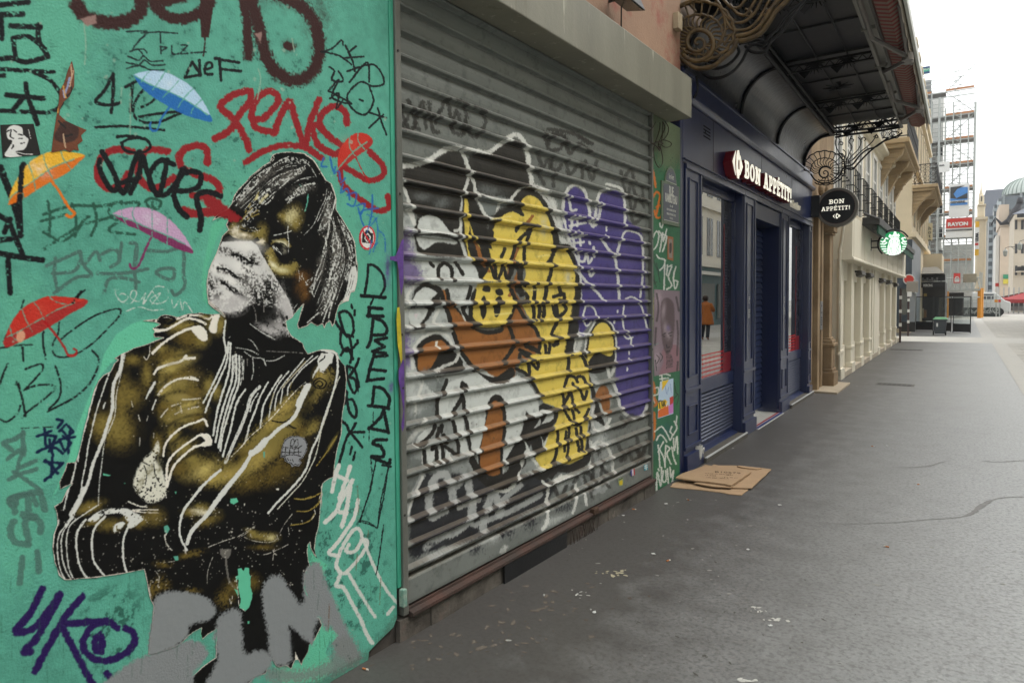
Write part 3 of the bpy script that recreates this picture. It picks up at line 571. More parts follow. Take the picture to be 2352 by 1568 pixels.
PO_T = '''
f bk 0 e10 : 540 130 640 110 700 60 900 80 860 240 700 200 700 420 540 420
g b5b2b0 0 a.85 n.8 : 960 60 30 80 -20 940 130 50 70 -25 900 200 90 50 30 860 250 60 40 30 800 230 60 24 30 990 120 24 50 0 560 80 90 50 0 470 60 60 50 20 600 30 90 40 0 960 240 30 40 -40
g bk 0 a.9 n.6 : 930 150 26 60 -20 870 150 60 60 0 800 130 70 80 0
s bk 14 : 965 150 970 185 940 205 / 940 210 960 215
s W 8 a.8 n.5 : 940 190 975 215 990 265 1010 300 / 975 240 980 290 / 600 370 700 390 760 420 / 660 400 720 440 790 450 810 490
s W 7 a.8 n.4 : 690 310 720 330 760 390 / 720 450 725 540 710 600 / 800 450 815 500 / 810 466 880 462 950 425 / 550 300 560 290 / 700 200 740 230 800 270 880 310
s 9a9690 8 a.6 n.6 : 820 395 900 400 1020 405 1080 410 / 720 60 740 120 745 190 / 800 20 800 120 / 680 450 680 500
g o 0 a.9 : 340 320 60 50 0 200 430 90 50 0 130 520 90 60 -30 90 640 60 70 0 200 640 110 60 0 240 740 110 60 0 150 740 70 60 0 290 820 90 40 0 120 880 60 60 0 230 880 110 50 0 400 640 36 70 10 460 690 40 60 0 330 1240 120 80 -20 400 1240 100 70 -20 470 1300 110 60 -20 290 1180 60 50 0 220 1090 90 60 -30 60 380 50 40 0 200 220 90 50 0 450 200 60 70 0 150 1000 50 70 0
g b3a366 0 a.5 n.25 : 230 470 90 34 -20 200 600 110 30 -15 220 720 110 30 -10 250 830 90 24 -15 350 1260 110 44 -25 470 1295 90 26 -20 620 1240 90 34 -35 880 850 90 34 -48 960 760 70 30 -50 1230 590 30 60 10 820 1130 120 40 -40
s bk 22 e.9 a.6 : 30 760 120 700 230 690 330 730 / 60 640 160 560 280 540 / 100 940 200 880 330 850 / 30 480 130 440 230 420 330 400 / 140 1060 240 980 330 960 / 200 1180 330 1120 440 1180 / 100 560 90 640 60 720
g 6d5c2a 0 a.8 : 260 300 100 70 0 100 440 90 60 0 300 700 90 60 0 200 560 130 60 0 100 800 80 60 0 330 900 60 60 0 200 1240 80 60 0
g c9b668 0 a.6 : 130 520 60 30 -20 90 680 60 24 -30 260 780 90 16 -20 380 1250 50 40 -30 480 1300 60 24 -10 100 480 60 20 -30
s cr 18 a.95 n.25 : 0 240 80 245 140 220 200 185 260 160 340 180 380 200
s cr 20 a.95 n.2 : 0 410 60 350 130 300 200 260 280 230 340 220
b cr 0 e6 : 275 225 340 215 385 250 392 315 350 320 300 270
b cr 0 e6 : 440 140 485 140 470 180 458 260 420 262 405 225
s cr 16 a.9 n.3 : 270 140 340 140 400 165 430 145 / 0 260 60 250 / 20 180 60 150 120 150 170 165 240 140
g o 0 a.9 : 370 150 40 14 10 490 210 24 60 10 250 210 60 14 -10
s bk 20 : 40 160 100 140 160 170 110 200 / 60 180 90 190
s cr 20 a.95 n.2 : 10 560 40 520 120 490 200 470 240 430 / 240 450 300 445
s cr 16 a.9 n.4 : 40 710 90 650 150 610 220 590 310 600 / 220 590 290 585 325 605
s cr 12 a.7 n.7 : 60 870 120 800 200 770 / 160 850 220 820 330 795 / 210 745 300 740 340 735 / 200 790 210 840
s cr 16 n.1 : 78 1150 90 1070 150 990 240 930 320 905 372 885 392 930
s cr 17 n.1 : 98 1360 105 1220 140 1150 220 1080 290 1030 340 1000 400 1000 420 1050 370 1070 300 1085 230 1140 160 1210 125 1290 104 1370
b cr 0 e6 : 345 985 395 1005 425 1050 420 1075 360 1080 345 1065 375 1040 350 1005
s W 14 n.15 a.95 : 524 180 512 300 528 400 495 500 430 640 365 765 / 545 330 532 470 480 600 420 720 378 835
s W 15 n.1 a.95 : 560 340 548 540 495 720 460 850 436 1000 / 578 430 570 600 520 760 480 900 452 1050 / 600 420 600 600 560 720 510 900 474 1090 / 622 430 620 620 580 740 530 900 500 1010 488 1110
s W 9 n.5 a.8 : 640 430 645 560 630 640 / 590 420 590 560 / 655 460 650 600
s W 14 n.15 a.95 : 668 670 620 740 590 820 560 960 530 1060 505 1150
s W 24 n.3 a.9 : 770 652 710 720 680 820 640 930 600 1020 560 1110 525 1195
s W 13 n.2 a.95 : 830 620 775 720 740 820 700 920 680 1000 660 1060 / 925 570 860 670 800 780 785 860 774 945
s W 10 n.3 a.9 : 980 540 900 640 860 740 835 880 / 1090 450 1000 560 910 680 885 760 880 820 / 1150 430 1050 530 950 640 930 700 920 772 / 1190 430 1080 520 1000 620 975 660 970 712 / 700 830 720 760 760 700
s o 9 a.7 n.3 : 1100 470 1000 580 930 660 / 870 700 840 800 / 1000 620 990 660
f o 0 e60 a.85 : 1240 560 1160 640 1050 690 900 840 760 960 640 1080 520 1210 430 1290 420 1340 560 1350 700 1300 800 1200 900 1160 960 1040 1060 940 1080 860 1160 760 1240 680 1290 600 1280 540
s bk 30 e1 a.45 : 1180 640 1060 780 960 850 / 860 980 740 1090 640 1160 / 700 1300 840 1200 960 1120
g b09a52 0 a.6 : 960 800 80 50 -45 860 900 80 40 -45 540 1290 90 40 -20 1200 560 40 60 20 760 1180 90 60 -40 420 1320 60 40 0
g 6d5c2a 0 a.7 : 900 1260 160 90 -20 1000 1100 120 90 -30 700 1340 140 60 -20 1060 960 60 50 0 640 1140 120 40 -45
g bk 0 a.85 : 1100 790 80 60 -50 1080 850 60 60 0 1140 700 60 30 -50 1240 740 40 120 10 960 930 40 14 20 600 1170 60 30 -45
g o 0 a.7 : 1160 930 60 40 -40 1140 960 60 18 -20 1120 990 80 14 -20 1000 920 40 20 30
s bk 10 n.2 : 860 895 900 905 950 905 1000 870 / 960 905 1000 940 1030 950
o bk 10 : 1155 625 1200 590 1250 620 1230 660 1180 660
s bk 9 : 1170 630 1200 610 1225 630 1210 650 1190 645
s cr 4 : 1100 620 1040 670 850 880 700 1010 640 1080 520 1200
f W 0 e6 a.97 : 1186 455 1215 410 1262 392 1305 420 1290 480 1262 500 1228 552 1205 545 1200 520 1170 560 1150 590 1160 550 1190 500
s bk 8 : 1200 470 1230 450 1240 430 / 1220 540 1250 545 / 1210 400 1260 410
s W 15 n.15 a.95 : 1215 388 1290 398 1325 430 1332 520 1322 600 1290 720 1240 860 1195 1000 1140 1120 1110 1230 1060 1310 980 1400 900 1480 830 1560
s d0cfc0 8 n.3 a.9 : 1345 580 1300 700 1250 860 1215 960 1190 1080 1160 1180 1080 1330 1000 1420 900 1530
s W 26 n.1 a.97 : 1130 640 1085 720 1050 810 1000 890 900 960 850 1010 800 1050 730 1110 690 1170 620 1270 500 1410 430 1510 380 1580
s W 46 n.1 a.97 : 1115 650 1080 715 1050 780 / 810 1040 760 1100 710 1130
s W 17 n.1 a.97 : 490 1250 430 1300 350 1370 290 1450 240 1510 205 1580
g o 0 a.8 : 340 1520 60 36 0 350 1545 110 24 0 1290 1060 12 70 30
s a08c46 8 n.4 a.8 : 1020 1455 1080 1460 1140 1440 / 1140 1530 1180 1510 1210 1470 / 1210 1430 1195 1470 / 1330 1000 1260 1110 1180 1220
f T 0 : 795 1120 808 1115 806 1165 797 1160 / 556 1470 590 1450 612 1475 590 1492 560 1488 / 160 1405 175 1408 165 1420
f cr 0 : 885 1382 912 1380 905 1396 890 1394 / 655 1490 665 1492 660 1508
'''
PO_L = '''
g 7a6a34 0 a.85 : 470 760 120 110 0 560 830 120 110 -30 400 780 50 90 0 620 560 90 90 0 740 400 40 110 0 640 300 60 40 0 560 600 60 200 0 820 900 40 80 0 330 1360 100 40 -20
g o 0 a.5 : 520 800 90 80 0 430 760 40 60 0 750 420 24 60 0 940 330 90 60 0 930 560 90 60 0 960 680 90 60 0
g bk 0 a.8 : 440 650 60 40 -20 700 900 60 200 0
s W 10 n.2 a.95 : 380 485 340 620 300 780 260 920 245 1030 / 470 395 420 540 380 660 350 780 320 920 300 1050 280 1150 268 1240
s W 24 n.15 a.95 : 570 255 545 380 505 470 495 560 492 660 460 760 430 860 390 960 350 1060 320 1180 280 1270
s W 8 n.4 a.8 : 585 260 550 420 520 560 510 700 460 830 / 450 830 430 930 412 1080 398 1200 392 1340
s W 40 n.25 a.9 : 290 1230 250 1320 200 1410
s W 11 n.2 a.95 : 232 1040 205 1160 170 1260 142 1380 / 440 610 428 650 / 800 460 770 510 735 580 / 805 590 780 660
s W 20 n.3 a.9 : 795 470 760 530
s cr 9 n.5 a.8 : 765 190 762 250 / 720 280 740 300 760 260 / 880 1290 850 1160 / 680 700 690 740
s cr 8 n.6 a.6 : 740 740 750 700 / 690 860 690 920 / 790 830 790 860 / 630 600 640 640
b d8d6c6 0 e14 n.35 : 720 1010 780 960 820 880 830 960 800 1010 850 1090 880 1200 868 1290 770 1330 700 1290 645 1210 660 1120
g 8d886c 0 a.7 n1 : 760 1090 50 60 0 830 1060 20 70 0 700 1180 20 60 20
s bk 8 n.6 : 720 1060 740 1120 730 1200 / 790 1040 800 1120 830 1180 / 650 1210 690 1260 / 700 1030 760 1060
s cr 10 n.3 : 610 1320 680 1350 740 1360 / 630 1385 700 1395 820 1400 / 640 1380 820 1378
f t 0 : 425 1115 480 1130 470 1138 425 1132 / 942 1250 956 1248 950 1264 / 575 1182 588 1188 580 1194
'''
PO_M = '''
g 7a6a34 0 a.85 : 470 430 90 44 0 350 410 60 20 -20 800 370 70 60 0 700 410 70 40 -20 330 300 90 34 -20 600 390 40 30 0 1180 400 90 36 -20 1060 340 50 34 0
s W 9 n.25 a.95 : 392 285 300 345 220 400 180 450 162 540 166 640 180 740 210 812
s W 16 n.2 a.95 : 300 390 250 460 232 530 240 640 265 740 312 810 / 440 370 380 430 350 500 345 590 360 690 400 750 438 795
s W 16 n.2 a.95 : 680 390 620 430 590 480 570 560 570 660 580 720 596 768
b W 0 e6 n.15 : 320 385 400 330 480 312 600 312 650 340 690 360 650 400 600 400 560 350 480 350 420 360 380 400 330 405
b W 0 e6 n.2 : 640 380 710 365 715 390 670 430 620 455 600 430 / 520 420 560 405 585 415 550 460 500 480 505 440
s W 10 n.25 a.95 : 215 375 150 440 110 500 96 590 106 700 130 780 150 815 / 190 400 140 480 125 560 135 680 160 760 190 810 / 110 395 80 470 64 580 / 70 640 85 720 118 795
s W 24 n.3 a.9 : 250 250 220 330 190 390 160 430
s cr 10 n.4 a.8 : 870 500 880 560 920 610 / 890 460 880 500 / 1010 560 1020 630
g e0d8b8 0 a.7 : 1110 330 50 24 10 1160 340 40 16 0
s W 28 n.1 a.97 : 1450 0 1380 90 1310 180 1240 270 1180 350 1110 420 1060 480 1030 560
s W 15 n.1 a.97 : 1272 34 1200 90 1130 170 1070 240 1010 320 985 390 975 470 990 540 1030 610
g 6d5c2a 0 a.7 n1 : 1060 640 90 24 -15 860 710 60 24 0 840 860 60 60 0 1060 900 60 20 0 1300 960 60 60 0 780 900 30 60 0
s cr 4 a.7 n.4 : 1185 590 1280 550 1360 520 1430 505 1520 440 / 860 700 940 690 / 1215 660 1180 760 1175 860
f 6f6c66 0 e6 a.9 : 1266 602 1348 600 1345 640 1325 672 1290 665 1268 640
s 6f6c66 16 a.9 n.2 : 1310 670 1318 760 1340 840 1400 905
s cr 8 a.5 n.7 : 770 830 760 900 780 960 / 800 760 830 800 820 870
f T 0 : 862 440 890 430 905 460 890 490 870 480 / 932 655 965 650 968 680 945 685
'''
PO_R = '''
g o 0 a.9 : 450 510 70 28 0 530 520 60 34 0 400 480 50 20 20
g d8cf9a 0 a.5 : 540 520 36 24 0
g 6d5c2a 0 a.7 : 480 590 90 20 0 260 880 60 60 0 400 840 60 60 0
s cr 4 a.7 n.4 : 90 585 200 545 320 500 430 430 / 330 510 420 545 520 555 570 540 / 690 350 630 430 600 490
s a08c46 9 n.4 a.8 : 715 240 770 245 830 232 900 195 / 720 330 800 330 850 300 895 255 / 680 430 760 420 820 395 850 350
s cr 5 n.3 a.8 : 905 150 912 190 890 220 895 260 / 850 320 855 350 830 390
s cr 8 n.8 a.6 : 440 640 500 640 600 600 660 570 / 560 600 550 690 / 660 440 670 500 / 580 500 590 540 / 240 960 250 1000 260 940
'''
TEARS = '''
f t 0 : 298 745 325 740 340 760 350 735 382 738 378 770 392 800 388 870 404 920 400 960 380 1020 355 1046 310 1024 320 960 300 880 304 810 286 830 285 800 302 790
f t 0 : 246 240 290 236 302 262 270 282 244 266 / 772 874 800 890 824 925 812 950 795 930 / 370 1120 384 1120 380 1140 370 1138 / 275 890 296 900 300 940 285 910
f cr 0 : 712 1340 735 1392 712 1402 / 310 1022 345 1040 352 1050
l cr 3 a.8 : 286 806 300 900 308 1020 / 815 1290 812 1330 / 1200 1210 1180 1410
'''
GREY = '''
b g 0 e22 : 800 960 900 905 1060 915 1180 960 1238 1040 1210 1100 1120 1130 1045 1160 1040 1215 960 1290 860 1340 756 1362 762 1200 790 1080
b g 0 e22 : 440 1600 520 1500 640 1410 800 1350 940 1300 1040 1262 1130 1280 1178 1330 1160 1400 1080 1490 1020 1600
'''
GREY2 = '''
b g 0 e26 : 150 1120 200 1060 280 1030 320 1070 332 1200 350 1350 440 1330 500 1340 552 1380 540 1440 480 1500 380 1560 250 1600 60 1600 120 1480 150 1380 130 1240
f g 0 e26 : 470 930 488 850 540 795 600 790 650 850 700 930 748 1000 768 980 776 780 820 715 870 695 905 730 930 830 1000 980 1060 1120 1130 1260 1185 1390 1100 1420 1020 1360 985 1290 1010 1220 965 1160 930 1190 885 1090 850 1190 840 1290 780 1260 700 1180 668 1160 690 1300 690 1400 640 1440 580 1440 530 1390 520 1240 490 1080
b 7d827f 0 e50 a.8 : 1000 1260 1120 1240 1190 1400 1060 1480 860 1540 560 1568 500 1500 620 1450 700 1480 900 1440 990 1350
f bk 0 e14 a.9 : 690 1180 760 1250 830 1285 806 1340 770 1400 735 1390 700 1400 680 1280
'''
def umbrella(cv, crop, out, bound, handle, ribs, light, dark, hw, bg='5aa48f'):
    ox, oy, k = CROP[crop]; A = lambda t: np.array(t.split(), float).reshape(-1, 2)*k+np.array([ox, oy])
    O = catmull(A(out), False); cv.fill(np.vstack([O]), hx(dark), 1.3, .95)
    top, B = A(bound.split('|')[0]), catmull(A(bound.split('|')[1]), False)
    cv.fill(np.vstack([catmull(top, False), B]), hx(light), 1.3, .95)
    m = top.mean(0); cv.blob(m[0], m[1], 30*k/.5, 16*k/.5, 25, hx('e8eef0') if light != 'c03428' else hx('d8604a'), .22, .5)
    cv.stroke(B, 3.4*k/.5, hx(bg), .4, .8)
    for r in ribs.split('/'): cv.stroke(catmull(A(r), False), 2.6*k/.5, hx(bg), .4, .85)
    H = catmull(A(handle), False); cv.stroke(H, hw*k, hx(dark), .2, .95)
def umbrellas(cv):
    umbrella(cv, 'C1', '612 346 650 334 700 328 760 334 830 366 890 410 940 476 968 530 975 562 920 552 870 538 810 512 750 476 700 446 650 402 615 352',
      '612 346 650 334 700 328 760 334 830 366 890 410 940 476 968 530|955 530 870 472 790 430 700 396 612 346', '800 470 770 510 742 550 725 598 700 602 690 580 695 565', '760 334 740 365 700 420/830 366 790 410 750 450/890 410 850 450 820 495/930 460 890 500 880 525/690 330 670 350 650 380', 'b4d2e6', '2568b0', 9)
    umbrella(cv, 'C1', '1555 786 1556 730 1570 680 1610 632 1650 614 1690 620 1716 645 1712 668 1690 690 1640 725 1590 765 1555 786', '1556 780 1556 730 1570 680 1610 632 1650 614 1690 620 1710 640|1690 655 1640 690 1600 730 1556 780', '1636 722 1655 760 1680 810 1704 838 1690 830', '1650 614 1650 650 1680 690/1610 632 1610 680 1640 725', 'c03428', 'a81c1e', 5)
    umbrella(cv, 'C1', '36 945 48 890 70 840 120 765 200 710 280 698 350 706 392 720 360 750 320 790 250 830 180 870 110 915 60 940 36 945', '40 925 48 890 70 840 120 765 200 710 280 698 350 706 392 718|340 735 240 775 160 830 100 870 60 900 40 925', '236 835 270 880 300 930 322 965 345 985 325 1002 306 992', '200 710 210 760 245 830/130 755 150 810 165 878/280 698 290 730 330 785/80 830 100 880 110 915', 'e8b53a', 'dd7018', 13)
    umbrella(cv, 'C1', '514 986 560 966 620 956 680 960 740 985 800 1030 850 1090 880 1140 888 1168 840 1156 780 1132 700 1092 640 1060 580 1035 514 986', '514 986 560 966 620 956 680 960 740 985 800 1030 850 1090 886 1150|850 1125 760 1082 680 1050 600 1015 514 986', '696 1094 670 1150 650 1200 632 1232 606 1238 598 1218', '620 956 610 990 640 1056/700 966 700 1010 700 1090/770 1005 770 1060 770 1125/560 966 560 990 580 1032', 'c3a0bf', '7c2258', 10)
    umbrella(cv, 'W3', '18 612 40 550 80 470 130 410 200 368 280 338 360 338 440 346 516 358 500 392 430 430 350 480 250 540 150 592 70 628 30 640', '40 575 60 510 90 455 130 410 200 368 280 338 360 338 440 346 514 358|440 375 340 415 250 465 160 515 90 555 40 575', '262 484 300 530 340 580 380 640 402 684 440 684 452 660 436 645', '200 372 235 420 262 480/130 412 150 470 190 545/290 338 330 370 400 385/60 520 70 570 100 600', 'c03428', 'a81c1e', 14)
    cv.fill(catmull(np.array([[38, 768], [50, 760], [58, 768], [52, 785], [40, 785]], float), True), hx('d8a080'), 1.2, .9)
def paint_panel(cv):
    n = vnoise(cv.H, cv.W, 220, 7, 4); cv.rgb *= (.78+.36*n)[..., None]*(1-.10*np.clip(cv.mid*.5, -1, 1))[..., None]
    # the panel was painted in two slightly different greens, cleaner where the paper was peeled
    draw(cv, 'D', 'b 66b997 0 e60 a.35 : 0 0 200 0 190 200 120 330 0 330 / 430 520 520 400 800 450 850 800 500 700 / 0 700 100 720 90 1240 0 1300', PAL)
    draw(cv, 'L', 'f 66c29e 0 e3 a.9 : 700 20 820 8 880 160 750 186 600 240 480 330 420 400 380 470 280 800 240 1000 170 1120 60 1300 180 1010 240 790 330 560 400 400 430 270 520 120 640 40', PAL)
    draw(cv, 'H', 'b 5fbd93 0 e20 a.6 : 120 1000 200 800 270 650 200 640 130 720 100 900 60 1100 60 1300 110 1420 90 1200', PAL)
    draw(cv, 'R', 'f 66c29e 0 e4 a.9 : 876 1090 940 1200 980 1170 1040 1200 1000 1300 960 1260 930 1350 1000 1440 900 1560 620 1568 560 1440 760 1420 812 1300 850 1180 / 800 560 860 660 950 720 900 800 790 780', PAL)
    g = (cv.mid+cv.fine*.6)
    for (x0, y0, x1, y1, th, col) in ((170, 1330, 350, 1568, .9, '1f4a40'), (690, 1100, 900, 1500, 1.0, '27524a'), (0, 0, 900, 600, 1.9, '2a5a50')):
        W = cv.win(x0, y0, x1, y1); fx = np.clip(1-np.abs((cv.X[W]-(x0+x1)/2)/((x1-x0)/2)), 0, 1)*np.clip(1-np.abs((cv.Y[W]-(y0+y1)/2)/((y1-y0)/2)), 0, 1)
        cv.mix(W, hx(col), np.clip((g[W]-th)*1.6, 0, .75)*np.clip(fx*3, 0, 1))
    draw(cv, 'C1', PANEL1, PAL); draw(cv, 'C1', PANEL2, PAL); draw(cv, 'W3', PANEL3, PAL); draw(cv, 'C2', PANEL4, PAL)
    umbrellas(cv)
    draw(cv, 'W3', 'l K 20 n.5 : 480 310 430 370', PAL)
    draw(cv, 'C1', 'l K 24 n.3 : 100 770 90 930 96 1080', PAL)
    draw(cv, 'D5', D5ART, PAL); draw(cv, 'R', RART, PAL)
    draw(cv, 'M', GREY, PAL); draw(cv, 'R', GREY2.replace('f bk 0 e14 a.9', '# '), PAL)
    # bare scuffs, drips and rust
    cv.specks(60, 10, 10, 890, 420, 5, hx('9fb3a0'), .6, 3); cv.specks(90, 700, 900, 905, 1540, 3, hx('2c4a3e'), .6, 4); cv.specks(160, 0, 0, 900, 1500, 1.6, hx('1d3d36'), .7, 6); cv.specks(500, 0, 0, 900, 1560, 1.1, hx('2a5a4c'), .6, 61); cv.specks(40, 0, 100, 900, 1500, 3.5, hx('8fb8a2'), .5, 62)
    draw(cv, 'C1', 's 8fae98 8 a.7 n.5 : 385 110 395 200 390 300 / 1190 320 1200 370 1185 460 / 560 400 556 480 / 1345 180 1355 240 / 600 420 600 620\nf a08078 0 e6 a.8 : 370 90 440 70 445 110 400 125 / 1175 160 1205 150 1200 200', PAL)
    draw(cv, 'R', 's 6b4a22 10 a.6 n.6 : 1160 150 1170 300 1165 400 / 1240 470 1235 520 / 1330 800 1320 1000 / 960 1000 950 1200 / 1160 640 1150 760', PAL)
    for i in range(70):
        x = cv.rng.uniform(0, 900); y = cv.rng.uniform(1300, 1540); cv.stroke([(x, y), (x+cv.rng.uniform(-4, 4), y+cv.rng.uniform(20, 90))], 2.2, hx('2f5c4c'), .8, .45, .5)
    cv.stroke([(600, 1620), (760, 1560), (860, 1500), (912, 1425)], 26, hx('4a5a4e'), 1.4, .5, .3)
def paint_poster(cv):
    cv.rgb *= (.75+.6*vnoise(cv.H, cv.W, 60, 9, 4))[..., None]
    P = outline(POSTER_OUT)
    for c, t in (('H', PO_H), ('H', PO_H2), ('H', PO_H3), ('T', PO_T), ('L', PO_L), ('M', PO_M), ('R', PO_R)): draw(cv, c, t, PAL)
    cv.specks(420, 130, 1150, 700, 1350, 1.5, hx('c9c4b8'), .8, 11); cv.specks(150, 300, 800, 780, 1150, 1.2, hx('b9b09a'), .7, 12)
    cv.specks(200, 480, 380, 810, 720, 1.1, hx('c9c4b8'), .7, 13)
    cv.stroke(np.vstack([P, P[:1]]), 3.2, hx('d9cfc2'), .5, .8, .35)
    draw(cv, 'C1', 's r 34 e.4 a.85 : 960 978 1040 988 1085 1008\nf r 0 e10 a.9 : 960 890 1010 920 1110 1008 1060 1024 990 980', PAL)
    draw(cv, 'M', GREY, PAL); draw(cv, 'R', GREY2, PAL); draw(cv, 'R', TEARS, PAL)
    draw(cv, 'M', 'f t 0 : 1036 1232 1082 1196 1134 1170 1130 1215 1142 1252 1246 1176 1240 1290 1200 1340 1150 1290 1060 1286', PAL)
PAL.update(kk='25231f', y='dcc55a', yy='eadb8c', u='483e7c', or_='95602f', wg='cbcfca', gg='747a77', sg='6e7371')
SH_0 = '''
f b9beba 0 e30 a.8 : 30 560 110 640 120 820 300 860 420 880 480 1000 440 1250 330 1320 300 1560 340 1700 40 1750 30 1300
f c2c6c2 0 e26 a.75 : 60 1500 330 1300 500 1600 560 1700 760 1640 900 1760 960 2000 1150 2120 1260 2060 1300 1800 1340 1700 1230 1620 1150 1480 1120 1900 900 2200 640 2360 430 2280 300 2140 80 2100
f b4b9b6 0 e26 a.7 : 480 470 700 500 600 600 560 720 480 600
s W 36 e.8 a.7 : 1100 1000 1130 1200 1120 1400 1060 1500 / 960 700 1050 780 1120 880 1130 960 / 740 430 860 420 950 520 1000 680
s kk 46 e.2 : 905 500 960 640 985 790 1060 800 1110 900 1125 1080 1100 1280 1060 1440
s kk 40 e.2 : 640 560 720 510 750 440 830 430 900 500
'''
SH_A = '''
s kk 26 e.8 a.85 : 0 -90 60 60 / 60 -120 110 20 / 90 60 150 -110 170 50 / 190 -110 210 60 250 80 / 230 20 300 -120 330 60 / 360 -60 330 60 400 90 420 -20 400 -100 350 -120
s kk 26 e.8 a.8 : 370 -40 400 80 / 430 70 470 110 520 60 540 0 500 -60 460 -80 / 20 60 60 -20 / 100 40 130 60
s kk 24 e.8 a.85 : 900 80 930 180 / 930 150 960 90 1030 110 1000 180 950 190 / 1030 100 1060 210 1120 150 1180 200 / 1120 100 1200 150 / 930 60 1060 80 1120 110 1180 150
s kk 24 e.8 a.8 : 860 200 890 290 930 250 940 300 / 960 240 950 300 990 310 1010 280 / 1040 250 1060 340 1130 270 1140 360 / 1160 260 1200 370 1230 260 / 860 320 900 400 / 960 330 960 410
s kk 22 e.8 a.8 : 1380 320 1390 370 1440 310 1460 380 / 1390 390 1420 480 1440 400 1470 470 / 1430 480 1450 560 1490 480 1520 540 / 1440 560 1460 640 1520 600 1480 590 / 1510 420 1520 500
f 2b2925 0 e20 : 22 300 200 258 300 190 370 190 420 260 470 200 560 195 690 125 760 140 800 260 826 395 770 430 720 480 700 490 640 560 560 660 540 720 420 700 400 760 300 700 250 620 120 620 70 520 30 420
g 6d716f 0 a.7 : 560 440 90 36 10 270 520 60 40 -20 150 480 60 30 0
b gg 0 e16 : 490 500 560 470 700 500 640 560 580 600 530 580
s W 32 e.6 a.95 : 20 288 90 282 160 265 230 225 300 182 360 182
s W 24 e.5 a.9 : 395 190 430 290 450 320
s W 27 e.6 a.95 : 410 185 480 195 560 205 620 160 690 120 / 680 110 740 95 790 165 808 280 828 392
s W 20 e.5 a.9 : 440 330 425 400 405 460 392 560 / 440 330 470 400 480 460 520 560 560 620 / 20 390 55 480 80 560 96 640
s W 17 e.5 a.85 : 700 490 745 440 790 425 860 435 910 440 / 870 440 930 520 960 600 990 680 / 480 450 600 500 700 500 / 600 600 620 540 640 510
s W 20 e.6 a.85 : 820 420 860 440
b kk 0 e8 : 100 700 120 610 200 560 270 600 340 700 400 780 430 860 300 850 200 850 120 820
b wg 0 e6 : 120 690 130 620 190 590 250 610 300 670 350 730 240 705 130 712
b wg 0 e6 : 120 725 230 722 352 745 355 775 250 760 190 790 160 808 128 780
s W 19 e.5 a.9 : 395 600 385 690 400 790 430 870 / 350 690 380 680 390 620 / 60 560 100 650
b kk 0 e10 : 620 560 720 540 770 430 850 440 920 560 950 680 990 800 960 920 560 900 520 760 560 660
f kk 0 e6 : 400 470 460 470 520 600 570 720 590 900 700 1000 780 1010 780 1100 700 1060 640 990 500 1000 440 870 400 740 395 600
f kk 0 e6 : 960 800 1010 790 1090 860 1130 1010 1130 1150 1110 1300 1050 1450 1000 1480 1000 900
b y 0 e5 : 572 745 585 680 640 600 700 556 760 585 772 590 762 510 800 472 850 482 890 525 925 600 948 690 955 800 900 900 800 905 700 900 620 870 580 800
b y 0 e5 : 960 870 985 815 1030 800 1070 850 1090 920 1095 1010 1090 1120 1070 1240 1060 1330 1030 1450 940 1500 860 1420 850 1300 830 1180 800 1100 810 1020 900 1010 950 980
f y 0 e5 : 780 880 960 890 1090 940 1090 1100 1070 1240 1050 1400 1000 1480 880 1480 870 1380 850 1280 790 1200 770 1140 800 1080 770 1040 790 960
f y 0 e5 : 412 490 430 490 440 590 470 690 500 760 520 810 480 770 455 720 440 640 430 800 470 900 495 980 480 985 440 880 415 740 405 610
f y 0 e5 : 560 800 620 830 640 850 655 820 680 880 670 960 690 1010 640 1010 520 1000 545 900 580 880
b y 0 e6 : 470 1060 500 1020 600 1010 670 1020 705 1090 732 1150 700 1220 655 1275 560 1290 490 1275 450 1230 455 1150
s or_ 22 e.4 : 800 640 830 600 / 480 760 520 880 560 940 / 740 800 700 900 680 980 / 750 920 720 1020 690 1090 / 590 910 600 960
s kk 22 : 620 600 700 560 770 590 / 780 650 860 660 / 830 665 800 740 780 820 780 880 / 820 680 740 760 700 870 / 730 690 760 650 800 650
s kk 22 : 640 850 660 800 / 560 880 600 990 / 600 900 610 1000 650 910 / 650 900 680 1000 700 900 / 700 960 720 880 / 740 900 750 1000 / 770 890 760 980 790 1030
s kk 24 : 960 900 930 1000 910 1100 900 1220 / 850 1020 840 1130 840 1240 / 880 1140 870 1250 / 960 810 1000 790 1040 790 1090 880
s kk 22 : 575 760 580 700 / 450 800 500 980 560 900 / 440 590 480 720 530 810
b kk 0 e3 : 520 1060 535 1030 570 1035 565 1070 / 600 1060 640 1050 650 1085 615 1090 / 510 1130 530 1090 548 1130 545 1200 525 1240 508 1200 / 600 1120 625 1095 645 1120 625 1210 600 1225 592 1180
s kk 27 : 470 1060 455 1150 450 1230 490 1275 / 700 1060 730 1140 700 1220 655 1280
'''
